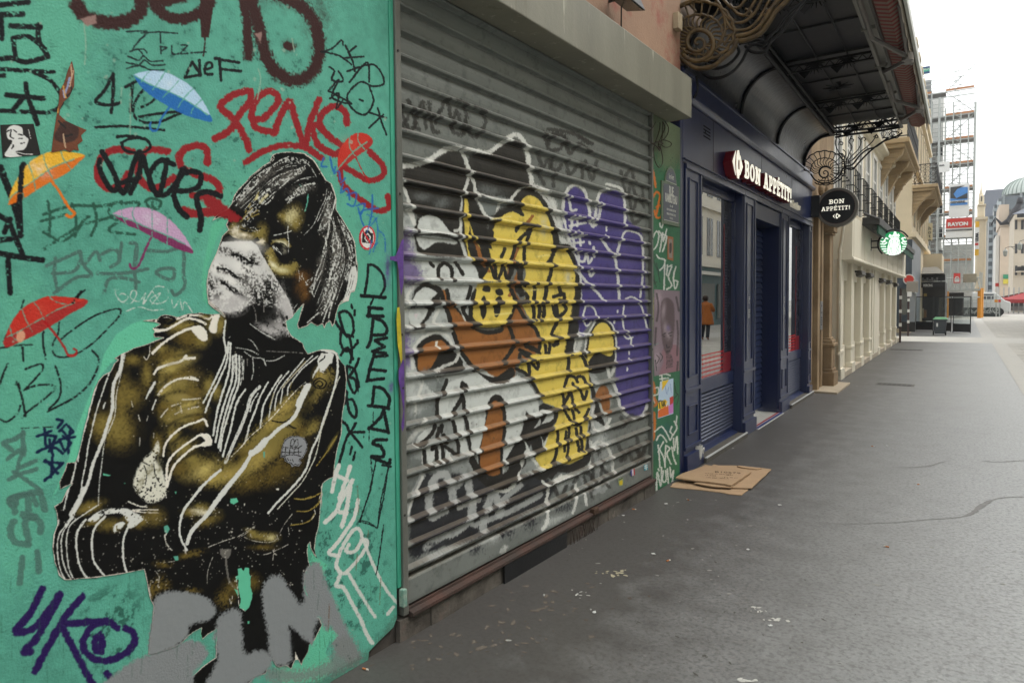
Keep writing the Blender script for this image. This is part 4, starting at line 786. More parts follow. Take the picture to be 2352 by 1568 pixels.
SH_B = '''
f or_ 0 e6 : 268 1050 300 1062 320 1130 395 1180 440 1260 520 1310 620 1310 690 1260 740 1140 690 1060 720 1060 760 1130 800 1240 850 1320 890 1390 840 1470 780 1500 750 1440 740 1480 720 1600 560 1620 480 1580 420 1500 370 1400 320 1280
s kk 27 : 240 1020 270 1090 320 1240 360 1380 430 1500 510 1590 / 360 1160 440 1250 470 1290
b kk 0 e4 : 470 1295 560 1310 650 1290 640 1320 560 1335 500 1320
s kk 24 : 690 1290 720 1390 700 1430 640 1520 / 700 1060 740 1130 800 1120 790 1080 760 1090 / 740 1160 790 1240 850 1300 880 1380
s kk 22 : 800 1400 870 1440 880 1500 / 750 1430 820 1460 840 1500 / 1000 1040 1005 1090 / 1025 1080 1030 1120 / 970 1180 1000 1120 1040 1170 1000 1220 970 1210 960 1160 / 985 1260 950 1330 1000 1360 960 1400 990 1390 / 910 1400 915 1450 / 940 1390 930 1470 / 980 1150 990 1250 / 960 1100 1020 1080
s yy 10 a.7 n.3 : 600 1210 700 1200 / 560 620 700 600 / 860 850 930 840 / 800 1060 900 1050
g b9bcae 0 a.6 : 900 660 24 70 0 1050 980 20 60 0 1290 1330 14 60 0 1110 1500 34 40 30
f u 0 e10 : 1030 470 1090 410 1170 470 1200 600 1250 460 1330 440 1400 480 1420 620 1510 700 1530 900 1530 1150 1560 1260 1558 1560 1555 1740 1520 1830 1450 1850 1390 1800 1345 1700 1345 1320 1270 1240 1190 1260 1120 1360 1120 1200 1130 1010 1090 830 1020 660
g 5a4d8c 0 a.5 : 1200 600 60 60 0 1420 900 60 90 0
s W 19 e.5 a.9 : 1030 640 1020 540 1045 440 1100 405 1150 440 1180 540 1190 640 / 1215 650 1225 560 1245 460 1290 430 / 1240 610 1260 520
s W 16 e.5 a.9 : 1290 400 1380 430 1400 500 1405 600 1400 660 / 1060 480 1070 560 1100 560 / 1180 560 1200 660 1230 650
s W 14 e.4 a.9 : 1030 620 1050 720 1080 800 1120 900 1130 1000 1130 1130 / 1380 760 1400 700 1440 690 1500 720 1515 800 1515 960 1500 1100
s W 17 e.4 a.9 : 1260 740 1300 800 1340 850 1350 900 1360 960 1370 1110 / 1380 740 1350 850 / 1100 930 1160 1000 1220 1060 1270 1120
s W 16 e.3 a.9 : 1060 620 1140 610 / 1080 600 1070 680 / 1110 600 1110 660 / 1060 660 1160 640 / 1060 740 1150 720 / 1080 700 1090 790 / 1120 690 1130 780 / 1060 770 1150 760 / 1120 820 1120 870 1150 880 1170 830 1180 890 1200 860 / 1185 760 1188 770 / 1210 790 1215 850 / 1185 930 1190 970 1215 950
s W 11 : 1290 665 1288 690 / 1285 715 1290 735 / 1145 1220 1160 1160 1200 1160 1225 1200 1225 1240 / 1150 1240 1165 1280 1200 1250 / 1120 1320 1150 1330 1190 1330
s W 11 : 1400 1150 1390 1220 1400 1300 1440 1350 1440 1400 / 1410 1110 1450 1100 1490 1130 1520 1200 1540 1290 / 1400 1340 1420 1360 1450 1350 / 1360 1185 1358 1195 / 1340 1250 1338 1262 / 1430 1440 1430 1455 / 1428 1480 1430 1490 / 1418 1540 1418 1556
b kk 0 e5 : 1150 1460 1175 1340 1220 1260 1270 1240 1330 1290 1350 1400 1340 1520 1250 1570 1170 1560
b y 0 e4 : 1175 1450 1190 1350 1225 1280 1270 1258 1315 1300 1335 1400 1325 1460 1290 1465 1240 1440 1200 1470 1175 1500
s W 12 e.5 a.9 : 1110 1330 1090 1420 1110 1440 / 1150 1480 1170 1350 1220 1250 / 1280 1235 1330 1280 1350 1380 1345 1500
f kk 0 e8 : 1125 1030 1140 1030 1120 1200 1080 1400 1040 1450 1030 1440 1060 1250 1090 1100
b kk 0 e8 : 80 1170 100 1060 180 1010 250 1050 260 1120 180 1240 120 1310 70 1280
b wg 0 e5 : 90 1150 110 1080 170 1040 235 1070 240 1080 200 1120 185 1150
b wg 0 e5 : 70 1180 180 1170 160 1230 110 1290 75 1270
s W 20 e.6 a.9 : 50 1180 60 1090 110 1020 180 990 / 150 900 180 940 240 900 / 40 1280 80 1320 160 1310 / 250 1180 220 1260 330 1310 / 420 880 470 960 500 1000
g 2e2c2a 0 a.8 : 270 900 60 60 0 390 920 50 60 0
b wg 0 e6 : 150 880 260 880 300 870 440 870 500 1000 440 1100 420 1250 380 1180 330 1110 300 1060 200 1010 150 960
s kk 24 : 250 990 250 920 290 890 330 930 330 1000 / 360 890 400 960 / 200 890 215 910 / 420 1160 400 1180 430 1240 / 450 1040 430 1110 / 300 1060 320 1150
b V 0 e40 a.75 : 0 790 40 690 70 700 90 860 140 940 110 1010 30 1010 0 900 / 30 1330 80 1350 60 1420 110 1440 30 1560
b kk 0 e6 : 100 1470 130 1380 230 1330 300 1370 350 1440 400 1500 380 1560 250 1580 140 1580 110 1540
b or_ 0 e5 : 118 1500 150 1410 210 1375 270 1370 300 1410 250 1450 200 1540 150 1560 125 1550
s W 17 : 235 1380 235 1415
s W 19 e.6 a.9 : 90 1540 85 1450 130 1370 220 1320 300 1340 330 1390 / 380 1430 350 1500 280 1530 220 1560
'''
SH_C = '''
f gg 0 e30 a.6 : 60 600 1000 380 1200 700 1300 1000 1100 1200 60 1568
g c4c8c4 0 a.55 : 200 500 90 70 0 110 640 50 70 0 1260 860 60 90 0 1000 1120 90 40 -20 760 1220 120 40 -25 560 1430 160 40 -22 240 1530 150 40 -20 940 1330 120 30 -25 1250 1000 60 60 0
g 24221f 0 a.7 n.3 : 300 1200 90 120 0 500 1180 60 100 0 200 1330 60 60 0 700 1150 100 80 0 400 1400 120 60 0
f 222227 0 e14 a.92 : 70 1180 160 1040 560 1040 900 1040 980 1130 920 1220 800 1270 660 1350 440 1450 260 1500 70 1560
s b4b7b4 48 e.5 a.85 : 200 1300 190 1200 220 1080 280 1040 320 1100 340 1200 / 210 1310 290 1270 / 350 1120 420 1060 440 1150 460 1240 440 1340 / 430 1340 360 1400 250 1440 170 1500 / 550 1240 590 1160 620 1230 630 1300 / 540 1290 520 1380
s b4b7b4 34 e.5 a.75 : 470 1360 700 1270 880 1170 / 650 1200 760 1110 / 60 1350 60 1230 100 1150 150 1050
s W 17 e.5 a.9 : 60 1290 90 1200 150 1060 / 120 580 150 470 / 100 720 110 590
s gg 90 e.9 a.8 : 60 720 150 700 250 600 280 480 / 180 440 240 500
f wg 0 e8 : 230 700 240 600 280 540 300 480 400 440 520 390 640 470 740 430 800 470 860 560 880 640 850 740 760 800 700 900 640 1070 560 1060 500 960 440 860 430 740 400 640 380 560 330 680 300 700
s kk 24 : 240 690 240 600 270 540 300 460 / 440 870 430 760 410 660 395 500 400 480 420 500 / 400 560 350 640 320 700 / 440 890 480 980 530 1040
b kk 0 e5 : 480 400 560 470 640 480 720 430 700 380 600 440 520 420 / 550 620 580 560 620 550 660 600 670 760 650 900 640 1060 560 1070 500 1000 500 900 530 760
f or_ 0 e4 : 560 640 580 600 600 585 630 600 645 660 650 760 630 900 630 1070 560 1050 505 990 510 880 535 740
s kk 70 : 580 1090 680 1060 760 960 / 760 860 700 960
f kk 0 e5 : 790 650 830 690 880 700 870 620 900 600 960 630 1000 600 1010 680 960 740 940 900 960 980 900 1020 850 960 820 860 760 980 740 1070 660 1080 700 980 770 760
f wg 0 e5 : 840 760 880 700 880 740 930 670 970 650 960 700 930 720 890 730 / 880 790 900 850 930 800 920 880 900 900 / 780 820 830 930 800 940 / 870 660 890 640 940 650 920 670
b wg 0 e6 : 330 700 350 680 400 690 410 800 450 930 480 1000 430 930 380 900 350 800
f y 0 e5 : 740 390 780 340 830 300 1040 300 1130 280 1175 340 1190 480 1190 620 1170 780 1150 940 1060 985 990 970 960 940 930 1000 880 1010 845 940 900 900 930 800 980 720 1000 640 960 620 900 600 880 560 850 480 810 420 800 430
s kk 22 : 730 390 790 420 820 460 880 560 / 1060 310 1050 400 / 1130 290 1150 330 1170 380 / 810 350 810 430 / 820 340 860 390 870 340 / 750 340 760 290 830 340 / 790 250 860 280 880 240 / 820 260 790 230
s kk 19 : 1030 500 1050 440 1090 440 1110 470 / 1110 440 1140 440 1170 490 / 1020 540 1030 640 1060 700 1110 740 1150 700 1180 640 / 1070 540 1080 600 1060 640 / 1130 520 1150 580 1170 530 / 1080 650 1090 700 / 1100 640 1120 660 / 1080 480 1100 520 / 1010 640 1060 540 / 1100 760 1120 900 / 1130 750 1140 900 / 1040 780 1030 900 / 990 770 980 900 960 980 / 1060 740 1050 900 1040 960
f kk 0 e6 : 1180 420 1210 500 1230 560 1260 680 1290 760 1240 720 1200 700 1180 800 1190 960 1100 1020 1010 1000 950 1080 880 1030 960 990 1060 985 1150 940 1180 760 1200 600
b or_ 0 e4 : 1220 560 1250 500 1290 500 1310 560 1310 640 1300 680 1270 650 1250 590
s W 19 e.5 a.9 : 1330 470 1360 560 1380 640 1440 690 1510 680 1545 610 / 1210 600 1200 700 1210 760 1250 780 1290 740 1310 700 / 1190 840 1200 940 1170 1010 1090 1050 1020 1060 960 1100 920 1120 880 1060 / 1200 880 1240 840 1290 870 1320 940 1330 1040 / 1340 380 1310 440 1300 390
s W 20 e.6 a.9 : 430 900 470 1000 520 1080 580 1130 640 1150 700 1130 730 1080 770 960 800 900 840 960 890 1020 / 930 1120 910 1240 / 910 1260 900 1340 870 1380
s W 16 e.5 a.9 : 160 880 150 960 180 1000 240 980 / 80 760 110 740 160 700 / 90 860 110 880 150 860 / 320 900 310 960 370 960 / 1100 1080 1090 1180 1060 1280 / 1140 1160 1145 1230 / 1230 1090 1260 1090 / 960 1090 1010 1050
s W 32 e.8 a.6 : 70 840 110 780 180 740 / 900 1330 890 1360 / 620 1520 640 1490 / 380 1250 500 1200
b wg 0 e5 : 110 860 120 810 180 760 220 760 200 800 160 850 / 170 920 180 880 230 870 230 930 190 990 / 240 900 270 890 270 980 250 960 / 300 880 320 920 290 950
s kk 24 : 105 860 130 860 200 800 230 740 / 240 820 250 760 / 265 780 270 740 / 280 800 300 850 / 160 900 165 980 200 1000 / 210 890 230 870 240 970 / 270 860 280 960 / 290 870 360 920 370 860 340 720
s kk 44 e.2 : 840 1040 900 1060 960 1010 1060 1010 1150 970 1180 900 / 460 960 520 1070 600 1120 680 1090 740 1000
s kk 26 e.7 a.85 : 1240 880 1260 1000 1300 1040 / 1090 1090 1140 1030 1200 1060 1180 1160 / 960 1110 1000 1190 1040 1120
s kk 26 e.7 a.8 n.3 : 1340 760 1400 740 1440 680 1500 700 1540 660 / 1360 860 1380 900 1400 950 1440 880 1480 900 1500 950 1540 840 / 1380 960 1420 900 1460 960 1520 900 / 1380 690 1400 740 / 1480 820 1490 920
s 9a9d9a 26 e.6 a.7 : 1250 1060 1240 960 1280 920 1320 980 / 1130 1050 1180 1160 1230 1120 / 1200 1100 1240 1150 1280 1100
s kk 20 e.7 a.8 : 1200 920 1210 1100 / 1150 1060 1180 1180 / 1260 960 1260 1080 1290 1120 / 1080 1120 1060 1200
g 22242a 0 a.8 n1.4 : 120 1500 40 80 0 220 1500 60 40 0 650 1400 60 40 -20 800 1340 60 50 -20 470 1500 60 30 -20 1000 1250 60 30 -20
'''
def paint_shutter(cv):
    n = vnoise(cv.H, cv.W, 90, 21, 4); cv.rgb *= (.8+.34*n)[..., None]; draw(cv, 'Sa', 'g b9bdb9 0 a.5 : 100 900 80 90 0 300 880 90 60 0 120 1250 60 120 0 420 620 40 120 0 1000 650 40 120 0 700 480 120 40 20 90 480 60 120 0\ns W 30 e1 a.6 : 440 500 480 620 560 700 / 960 500 1000 640 1080 780 1130 920 / 30 640 70 700 70 800 120 860 / 60 1330 40 1200 70 1040', PAL)
    for c, t in (('Sa', SH_0), ('Sa', SH_A), ('Sa', SH_B), ('Sb', SH_C)): draw(cv, c, t, PAL)
    cv.specks(300, 930, 960, 1490, 1380, 2.2, hx('4a4338'), .6, 31); cv.specks(160, 930, 100, 1490, 700, 1.6, hx('3a352c'), .5, 32)
    cv.rgb *= (1-.3*np.clip(cv.mid*.5+cv.fine*.15-.2, 0, 1))[..., None]
PILLAR_A = '''
f 2f6a48 0 e10 : 20 -460 235 -460 235 1568 20 1568
s 5c6e4e 180 e.9 : 130 -700 130 -420
b 5d6b4d 0 e24 : 10 -800 235 -800 235 -330 160 -420 60 -440 10 -470
g 24505a 0 a.5 : 120 1200 60 60 0 60 1290 40 80 0 120 250 60 30 0
s O 12 e.6 a.9 : 38 -330 46 -290 55 -230 / 40 -170 60 -200 80 -180 70 -120 60 -70 / 48 -90 60 -50 90 -60 85 -120 60 -110
s W 9 e.5 a.9 : 40 70 60 30 75 60 60 120 40 140 / 75 30 90 60 80 150 / 95 40 100 90 120 20 / 90 50 120 60 110 110 95 150 / 100 -20 90 10 80 -15 105 -25 / 60 170 75 190 110 200 100 240 80 260
s W 9 e.5 a.9 : 108 225 105 375 / 125 230 120 290 / 150 240 130 300 150 350 120 372 / 130 240 150 230 / 175 240 160 300 170 370 185 330 165 320
l K 6 a.7 : 40 160 44 210 / 50 170 60 180 50 190 / 45 215 70 260 / 60 220 80 330 / 40 250 50 340 60 330 / 35 300 60 360
s W 9 e.5 a.9 : 50 1040 40 1000 70 990 70 950 40 960 / 80 880 110 870 140 880 / 90 880 95 910 / 80 900 130 895
s O 16 e.7 a.8 : 45 1010 60 1040 50 1060 / 45 1100 50 1180 40 1260 / 40 920 50 980
s W 9 e.6 a.9 : 60 1260 80 1230 100 1240 120 1270 / 50 1210 90 1180 120 1220 140 1260 / 70 1290 75 1340 80 1420 / 70 1330 100 1270 / 80 1320 105 1370 110 1420 / 115 1290 110 1400 / 115 1290 140 1310 120 1340 145 1400
s W 9 e.6 a.9 : 150 1180 140 1210 155 1230 140 1260 / 165 1150 180 1190 150 1240 / 180 1120 175 1170 / 160 1250 165 1320 180 1240 185 1340 / 150 1300 160 1360 175 1400
s W 9 e.6 a.9 : 60 1560 65 1450 85 1530 90 1420 / 100 1440 95 1500 115 1500 115 1440 / 125 1430 130 1520 / 140 1420 145 1480 160 1440 150 1530 / 70 1430 74 1440 / 60 1490 62 1568 / 160 1500 162 1530
s K 6 a.8 : 165 920 175 980 190 1000 180 1050 / 160 1020 185 990
b y 0 e10 a.6 : 30 400 45 440 40 600 30 700
'''
def paint_pillar(cv):
    draw(cv, 'P', PILLAR_A, PAL); cv.rgb *= (.85+.3*vnoise(cv.H, cv.W, 40, 41, 4))[..., None]
    cv.specks(80, 1490, 300, 1570, 1130, 1.6, hx('1d3a2a'), .6, 42)
# ---- ground ----
asph = mat('asphalt', 'a0a2a0', .5, .3, .8, .02, 220, 0, .6, col2='999b99')
nt = asph.node_tree; N, L = nt.nodes, nt.links
def _mul(m, scale, lo, hi, c, amt, stretch=(1, 1, 1)):
    nt = m.node_tree; N, L = nt.nodes, nt.links; b = N['Principled BSDF']; src = b.inputs['Base Color'].links[0].from_socket
    tc = N.new('ShaderNodeTexCoord'); mp = N.new('ShaderNodeMapping'); mp.inputs['Scale'].default_value = stretch; L.new(tc.outputs['Object'], mp.inputs[0])
    n = N.new('ShaderNodeTexNoise'); n.inputs['Scale'].default_value = scale; n.inputs['Detail'].default_value = 7; n.inputs['Roughness'].default_value = .7; L.new(mp.outputs[0], n.inputs[0])
    r = N.new('ShaderNodeMapRange'); r.inputs[1].default_value = lo; r.inputs[2].default_value = hi; r.inputs[4].default_value = amt; L.new(n.outputs[0], r.inputs[0])
    x = N.new('ShaderNodeMix'); x.data_type = 'RGBA'; L.new(r.outputs[0], x.inputs[0]); L.new(src, x.inputs[6]); x.inputs[7].default_value = lin(c); L.new(x.outputs[2], b.inputs['Base Color'])
_mul(asph, 60, .5, .62, 'c6c5bf', .35); _mul(asph, 38, .48, .6, '4e4d4b', .5); _mul(asph, 6, .5, .7, '5a5856', .2); _mul(asph, 1.6, .45, .85, '504e4b', .12, (1.4, .5, 1)); _mul(asph, 12, .6, .7, '908e88', .3)
# asphalt darkens toward the wall: brown dirt plus painted-in shade, broken up by noise
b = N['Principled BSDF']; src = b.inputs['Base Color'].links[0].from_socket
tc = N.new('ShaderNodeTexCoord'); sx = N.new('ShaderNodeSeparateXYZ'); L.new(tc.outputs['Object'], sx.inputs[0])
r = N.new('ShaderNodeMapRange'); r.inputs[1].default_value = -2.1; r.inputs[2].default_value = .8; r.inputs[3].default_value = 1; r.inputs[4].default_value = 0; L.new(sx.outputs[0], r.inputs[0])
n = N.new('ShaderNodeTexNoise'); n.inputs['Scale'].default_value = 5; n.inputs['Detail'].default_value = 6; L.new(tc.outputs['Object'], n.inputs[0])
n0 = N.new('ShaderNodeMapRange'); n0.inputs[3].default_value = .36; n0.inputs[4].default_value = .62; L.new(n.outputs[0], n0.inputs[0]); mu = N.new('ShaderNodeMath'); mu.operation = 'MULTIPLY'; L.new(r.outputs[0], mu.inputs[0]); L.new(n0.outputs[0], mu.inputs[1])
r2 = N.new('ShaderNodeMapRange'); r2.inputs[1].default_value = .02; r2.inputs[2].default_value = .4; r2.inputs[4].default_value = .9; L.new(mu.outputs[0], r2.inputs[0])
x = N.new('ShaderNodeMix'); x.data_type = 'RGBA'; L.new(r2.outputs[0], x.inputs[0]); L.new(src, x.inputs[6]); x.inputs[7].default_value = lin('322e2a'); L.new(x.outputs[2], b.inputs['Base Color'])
def grid_sheet(name, x0, x1, y0, y1, z, nx, ny, m, amp=0.):
    b = bmesh.new(); rg = np.random.RandomState(3); V = []
    for j in range(ny+1):
        for i in range(nx+1):
            X, Y = x0+(x1-x0)*i/nx, y0+(y1-y0)*j/ny; V.append(b.verts.new((X, Y, z+amp*(math.sin(X*2.3+Y*.7)+math.sin(Y*1.3-X)+rg.uniform(-.4, .4)))))
    for j in range(ny):
        for i in range(nx): k = j*(nx+1)+i; b.faces.new((V[k], V[k+1], V[k+nx+2], V[k+nx+1]))
    me = bpy.data.meshes.new(name); b.to_mesh(me); b.free()
    for p in me.polygons: p.use_smooth = True
    o = link(name, me, m); o['kind'] = 'structure'; return o
stone = mat('paving', 'b3b0a8', .7, .15, 2.5, .2, 90, 0, .3); _mul(stone, 1.2, .45, .7, '8a877f', .5)
bt = stone.node_tree; br = bt.nodes.new('ShaderNodeTexBrick'); br.inputs['Scale'].default_value = 1; br.inputs['Brick Width'].default_value = .6; br.inputs['Row Height'].default_value = .4; br.inputs['Mortar Size'].default_value = .006
br.inputs['Color1'].default_value = (1, 1, 1, 1); br.inputs['Color2'].default_value = (.86, .86, .85, 1); br.inputs['Mortar'].default_value = (.55, .54, .52, 1)
tc2 = bt.nodes.new('ShaderNodeTexCoord'); bt.links.new(tc2.outputs['Object'], br.inputs[0]); bb = bt.nodes['Principled BSDF']; s_ = bb.inputs['Base Color'].links[0].from_socket
ml = bt.nodes.new('ShaderNodeMix'); ml.data_type = 'RGBA'; ml.blend_type = 'MULTIPLY'; ml.inputs[0].default_value = 1; bt.links.new(s_, ml.inputs[6]); bt.links.new(br.outputs[0], ml.inputs[7]); bt.links.new(ml.outputs[2], bb.inputs['Base Color'])
grid_sheet('ground', -400, 400, -60, 900, -.012, 4, 4, mat('far_ground', '8f8d87', .8, .1, .3, 0))
grid_sheet('street_paving', -6, 14, -20, 110, -.004, 10, 60, stone)
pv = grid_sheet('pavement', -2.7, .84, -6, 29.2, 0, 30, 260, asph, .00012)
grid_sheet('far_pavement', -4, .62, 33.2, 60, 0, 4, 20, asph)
light = mat('pale_stone', 'b1afa8', .7, .1, 3, .1, 80)
grid_sheet('crossing_band', -2.6, 9, 29.21, 33.19, .002, 14, 3, light)
grid_sheet('gutter_band', .845, 1.25, -6, 29.2, .002, 2, 60, light)
grid_sheet('gutter_strip', .625, 1.1, 33.2, 90, .002, 2, 30, light)
def gpoly(name, crop, t, z, m, parent=None):
    ox, oy, k = CROP[crop]; v = np.array(t.split(), float).reshape(-1, 2); P = onZ(ox+v[:, 0]*k, oy+v[:, 1]*k, z); b = bmesh.new()
    f = b.faces.new([b.verts.new(p) for p in P]); bmesh.ops.triangulate(b, faces=[f]); bmesh.ops.recalc_face_normals(b, faces=b.faces)
    if sum(q.normal.z*q.calc_area() for q in b.faces) < 0: bmesh.ops.reverse_faces(b, faces=b.faces)
    me = bpy.data.meshes.new(name); b.to_mesh(me); b.free(); return link(name, me, m, parent)
CROP['G'] = (1344, 855.3, .45462)                 # the lower right of the picture
def ribbon(b, pts, w, z, seed=0):
    rg = np.random.RandomState(seed); pts = catmull(np.array(pts, float), False); P = onZ(pts[:, 0], pts[:, 1], z); L_ = []; R_ = []
    for i, p in enumerate(P):
        d = P[min(i+1, len(P)-1)]-P[max(i-1, 0)]; d = d/(np.linalg.norm(d)+1e-9); q = np.array([-d[1], d[0], 0])*w*rg.uniform(.5, 1.3)/2*(min(i, len(P)-1-i, 4)+.3)/4.3
        L_.append(b.verts.new(p+q)); R_.append(b.verts.new(p-q))
    for i in range(len(P)-1): b.faces.new((L_[i], R_[i], R_[i+1], L_[i+1]))
crk = mat('crack', '787774', .7, .3, 20, 0); b = bmesh.new()
ox, oy, k = CROP['G']; gp = lambda t: [(ox+a*k, oy+c*k) for a, c in np.array(t.split(), float).reshape(-1, 2)]
ribbon(b, gp('960 762 1150 758 1340 762 1550 756 1720 742 1900 728 1960 700 1990 670 2060 640 2150 628 2300 626'), .012, .0022, 1)
ribbon(b, gp('1560 478 1640 478 1740 470 1800 452 1850 446'), .02, .0022, 2); ribbon(b, gp('2000 446 2100 450 2217 444 2300 446'), .02, .0022, 3)
ribbon(b, gp('1900 728 1950 712 1990 685 2040 650 2080 635'), .035, .0024, 4)
for fc in b.faces:
    if fc.normal.z < 0: fc.normal_flip()
me = bpy.data.meshes.new('crack'); b.to_mesh(me); b.free(); link('crack', me, crk, pv)
spl = mat('paint_splash', 'b9b8b0', .7, .2, 30, 0); rg = np.random.RandomState(12)
def splat(cx, cy, n, sx_, sy_, m, name, r=.02, par=pv, z=.002):
    b = bmesh.new()
    for i in range(n):
        c = onZ(cx+rg.normal()*sx_, cy+rg.normal()*sy_, z+rg.uniform(0, .0008)); q = r*rg.uniform(.25, 1); a0 = rg.uniform(0, 6); el = rg.uniform(1, 2.6); ca, sa = math.cos(a0), math.sin(a0)
        pts = []
        for t in range(9):
            a = t/9*6.283; u, v = q*el*math.cos(a)*rg.uniform(.5, 1.2), q*math.sin(a)*rg.uniform(.4, 1.2); pts.append(b.verts.new((c[0]+u*ca-v*sa, c[1]+u*sa+v*ca, c[2])))
        f = b.faces.new(pts)
        f.normal_update()
        if f.normal.z < 0: f.normal_flip()
    me = bpy.data.meshes.new(name); b.to_mesh(me); b.free(); return link(name, me, m, par)
splat(1405, 1315, 16, 22, 4, mat('splash_cream', 'a39c82', .7, .3, 40, 0), 'paint_splash', .012)
splat(1335, 1364, 8, 16, 5, spl, 'paint_splash', .008); splat(1745, 1400, 9, 10, 6, spl, 'paint_splash', .01); splat(1790, 1423, 7, 22, 1.5, spl, 'paint_splash', .012); splat(1708, 1562, 7, 16, 2, spl, 'paint_splash', .012)
splat(1365, 1240, 12, 60, 14, spl, 'paint_splash', .006)
splat(1250, 1400, 40, 90, 40, mat('old_stain', '5d554c', .8, .3, 30, 0), 'stain', .02, z=.0012); splat(1080, 1480, 50, 120, 30, MATS['old_stain'], 'stain', .014, z=.0012)
gum = splat(1750, 1250, 90, 300, 150, mat('gum', '8b8a84', .8, .2, 30, 0), 'gum_spots', .011); gum['kind'] = 'stuff'
gum = splat(1500, 1450, 60, 250, 110, mat('gum_dark', '57554f', .8, .2, 30, 0), 'gum_stains', .008); gum['kind'] = 'stuff'
grate = mat('cast_iron', '3a3935', .6, .3, 8, .3, 60, .3)
def cover(px, py, w, l, label):
    c = onZ(px, py, 0); t = thing('manhole_cover', tuple(c), label, 'manhole cover')
    q = MB(); q.box(FW, c[0]-w/2, c[0]+w/2, c[1]-l/2, c[1]+l/2, -.01, .004); q.build('rim', mat('iron_rim', '55534d', .6, .3, 8, .2), t)
    q = MB(); n = 7
    for i in range(n):
        x0 = c[0]-w/2+.03+(w-.06)*i/n; q.box(FW, x0, x0+(w-.06)/n-.02, c[1]-l/2+.03, c[1]+l/2-.03, .0, .007)
    q.build('grating', grate, t)
cover(2056, 883, .62, .34, 'rectangular iron grating in the asphalt beyond the blue shop')
cover(2081, 803, .9, .5, 'faint iron cover in the asphalt near the far end of the cream shopfront')

# ---- the green wall with the graffiti and the torn paper figure ----
cvp = Cv(.2, 2.345, -.02, 3.6, 430, *mapA(0), base='5aa48f'); paint_panel(cvp)
m_panel = painted('green_painted_render', cvp, .6, .25, 140, .15)
gw = thing('graffiti_wall', FA(1.4, 0, 0), 'teal green painted wall covered with tags and stencilled umbrellas', 'wall')
q = MB(); o1 = [(-1.5, 0), (2.14, 0), (2.145, .035), (2.2, .055), (2.3, .085), (2.325, .12), (2.325, 3.9), (-1.5, 3.9)]
q.prism([FA(s, -.012, z) for s, z in o1], [FA(s, 0, z) for s, z in o1]); o = q.build('painted_panel', m_panel, gw, .002); set_uv(o, cvp, szA)
q = MB(); q.box(FA, -1.5, 2.33, -.3, -.014, 0, 3.9); q.build('backing', mat('dark_render', '3a3530', .9, .4, 6), gw)
q = MB(); q.box(FA, 2.3265, 2.352, -.06, .006, .26, 3.9); o = q.build('edge_trim', mat('teal_trim', '3f9f83', .4, .25, 9, .1, 60, 0, .5, streak=.3), gw, .003)
q = MB(); q.box(FA, 2.334, 2.362, .002, .034, .17, .255); o = q.build('bolt_box', mat('bolt_paint', '9aa89a', .6, .5, 30, .5, 80, col2='5f8f80'), gw, .006)
# sheets on the green wall
P0 = outline(POSTER_OUT); sp, zp = onA(P0[:, 0], P0[:, 1]); cvq = Cv(sp.min()-.01, sp.max()+.01, zp.min()-.01, zp.max()+.01, 520, *mapA(0), base='141413'); paint_poster(cvq)
keep = [0]
for i in range(1, len(sp)):
    if math.hypot(sp[i]-sp[keep[-1]], zp[i]-zp[keep[-1]]) > .003: keep.append(i)
rg = np.random.RandomState(8); ol = []
for a, c in zip(keep, keep[1:]+keep[:1]):
    n = max(1, int(math.hypot(sp[c]-sp[a], zp[c]-zp[a])/.02))
    for t in range(n): ol.append((sp[a]+(sp[c]-sp[a])*t/n+(rg.normal()*.0012 if t else 0), zp[a]+(zp[c]-zp[a])*t/n+(rg.normal()*.0012 if t else 0)))
m_post = painted('printed_paper', cvq, .7, .15, 40, .1)
o = sheet('paper_figure', ol, cvq, m_post, .0006); tag(o, 'black and gold cut-out paper figure of a masked person pasted on the green wall', 'poster')
def figure_sheet(name, crop, out, base, art, label, cat, ppm=700, off=.001, rough=.5, extra=None, group=None):
    ol = plane_pts(crop, out); cv = decal_cv(ol, ppm, base)
    if art: draw(cv, crop, art, PAL)
    if extra: extra(cv)
    o = sheet(name, ol, cv, painted(name+'_print_%d' % len(MATS), cv, rough, .1, 120, .4), off, thick=.0008); return tag(o, label, cat, group)
figure_sheet('sticker', 'C1', '0 576 154 571 186 714 12 728', '161513', '''
b d8d8d4 0 e2 : 30 600 60 578 100 590 105 620 128 640 126 660 110 690 70 700 90 725 20 720 40 680 55 650 35 640
s bk 5 : 80 620 105 625 / 85 640 100 640 / 110 660 95 662 / 30 610 50 600 45 630 60 640 / 40 660 60 670 50 690 / 60 600 75 610
s d8d8d4 4 n.4 : 20 705 60 700 110 710 150 712 / 50 715 100 720 / 130 600 140 640''', 'square black and white sticker with an old wigged profile portrait', 'sticker')
figure_sheet('torn_paste_up', 'C1', '330 282 342 330 340 400 320 445 292 470 276 500 272 530 300 556 350 580 398 600 372 625 380 650 356 668 362 695 340 690 320 702 300 690 236 704 246 620 262 520 270 470 274 420 296 380 310 330', '6a3a22', '''
b 3a2018 0 e6 : 300 560 360 590 350 640 300 660 250 640 260 600
s bk 8 : 300 630 330 620 / 270 560 300 590 / 310 380 330 420 300 450
s 8fa0c8 10 a.8 : 300 430 310 400 320 360 / 296 450 290 420
s c8a888 8 a.8 n.3 : 325 300 330 350 / 335 330 320 400 / 300 680 290 620
s d8a040 8 a.7 : 290 400 300 450 / 260 480 265 520''', 'torn brown remnant of a small paper figure above the orange umbrella', 'poster')
no = [(0, 0)]; cth = np.arange(36)/36*2*math.pi; ccx, ccy = 1691, 1096
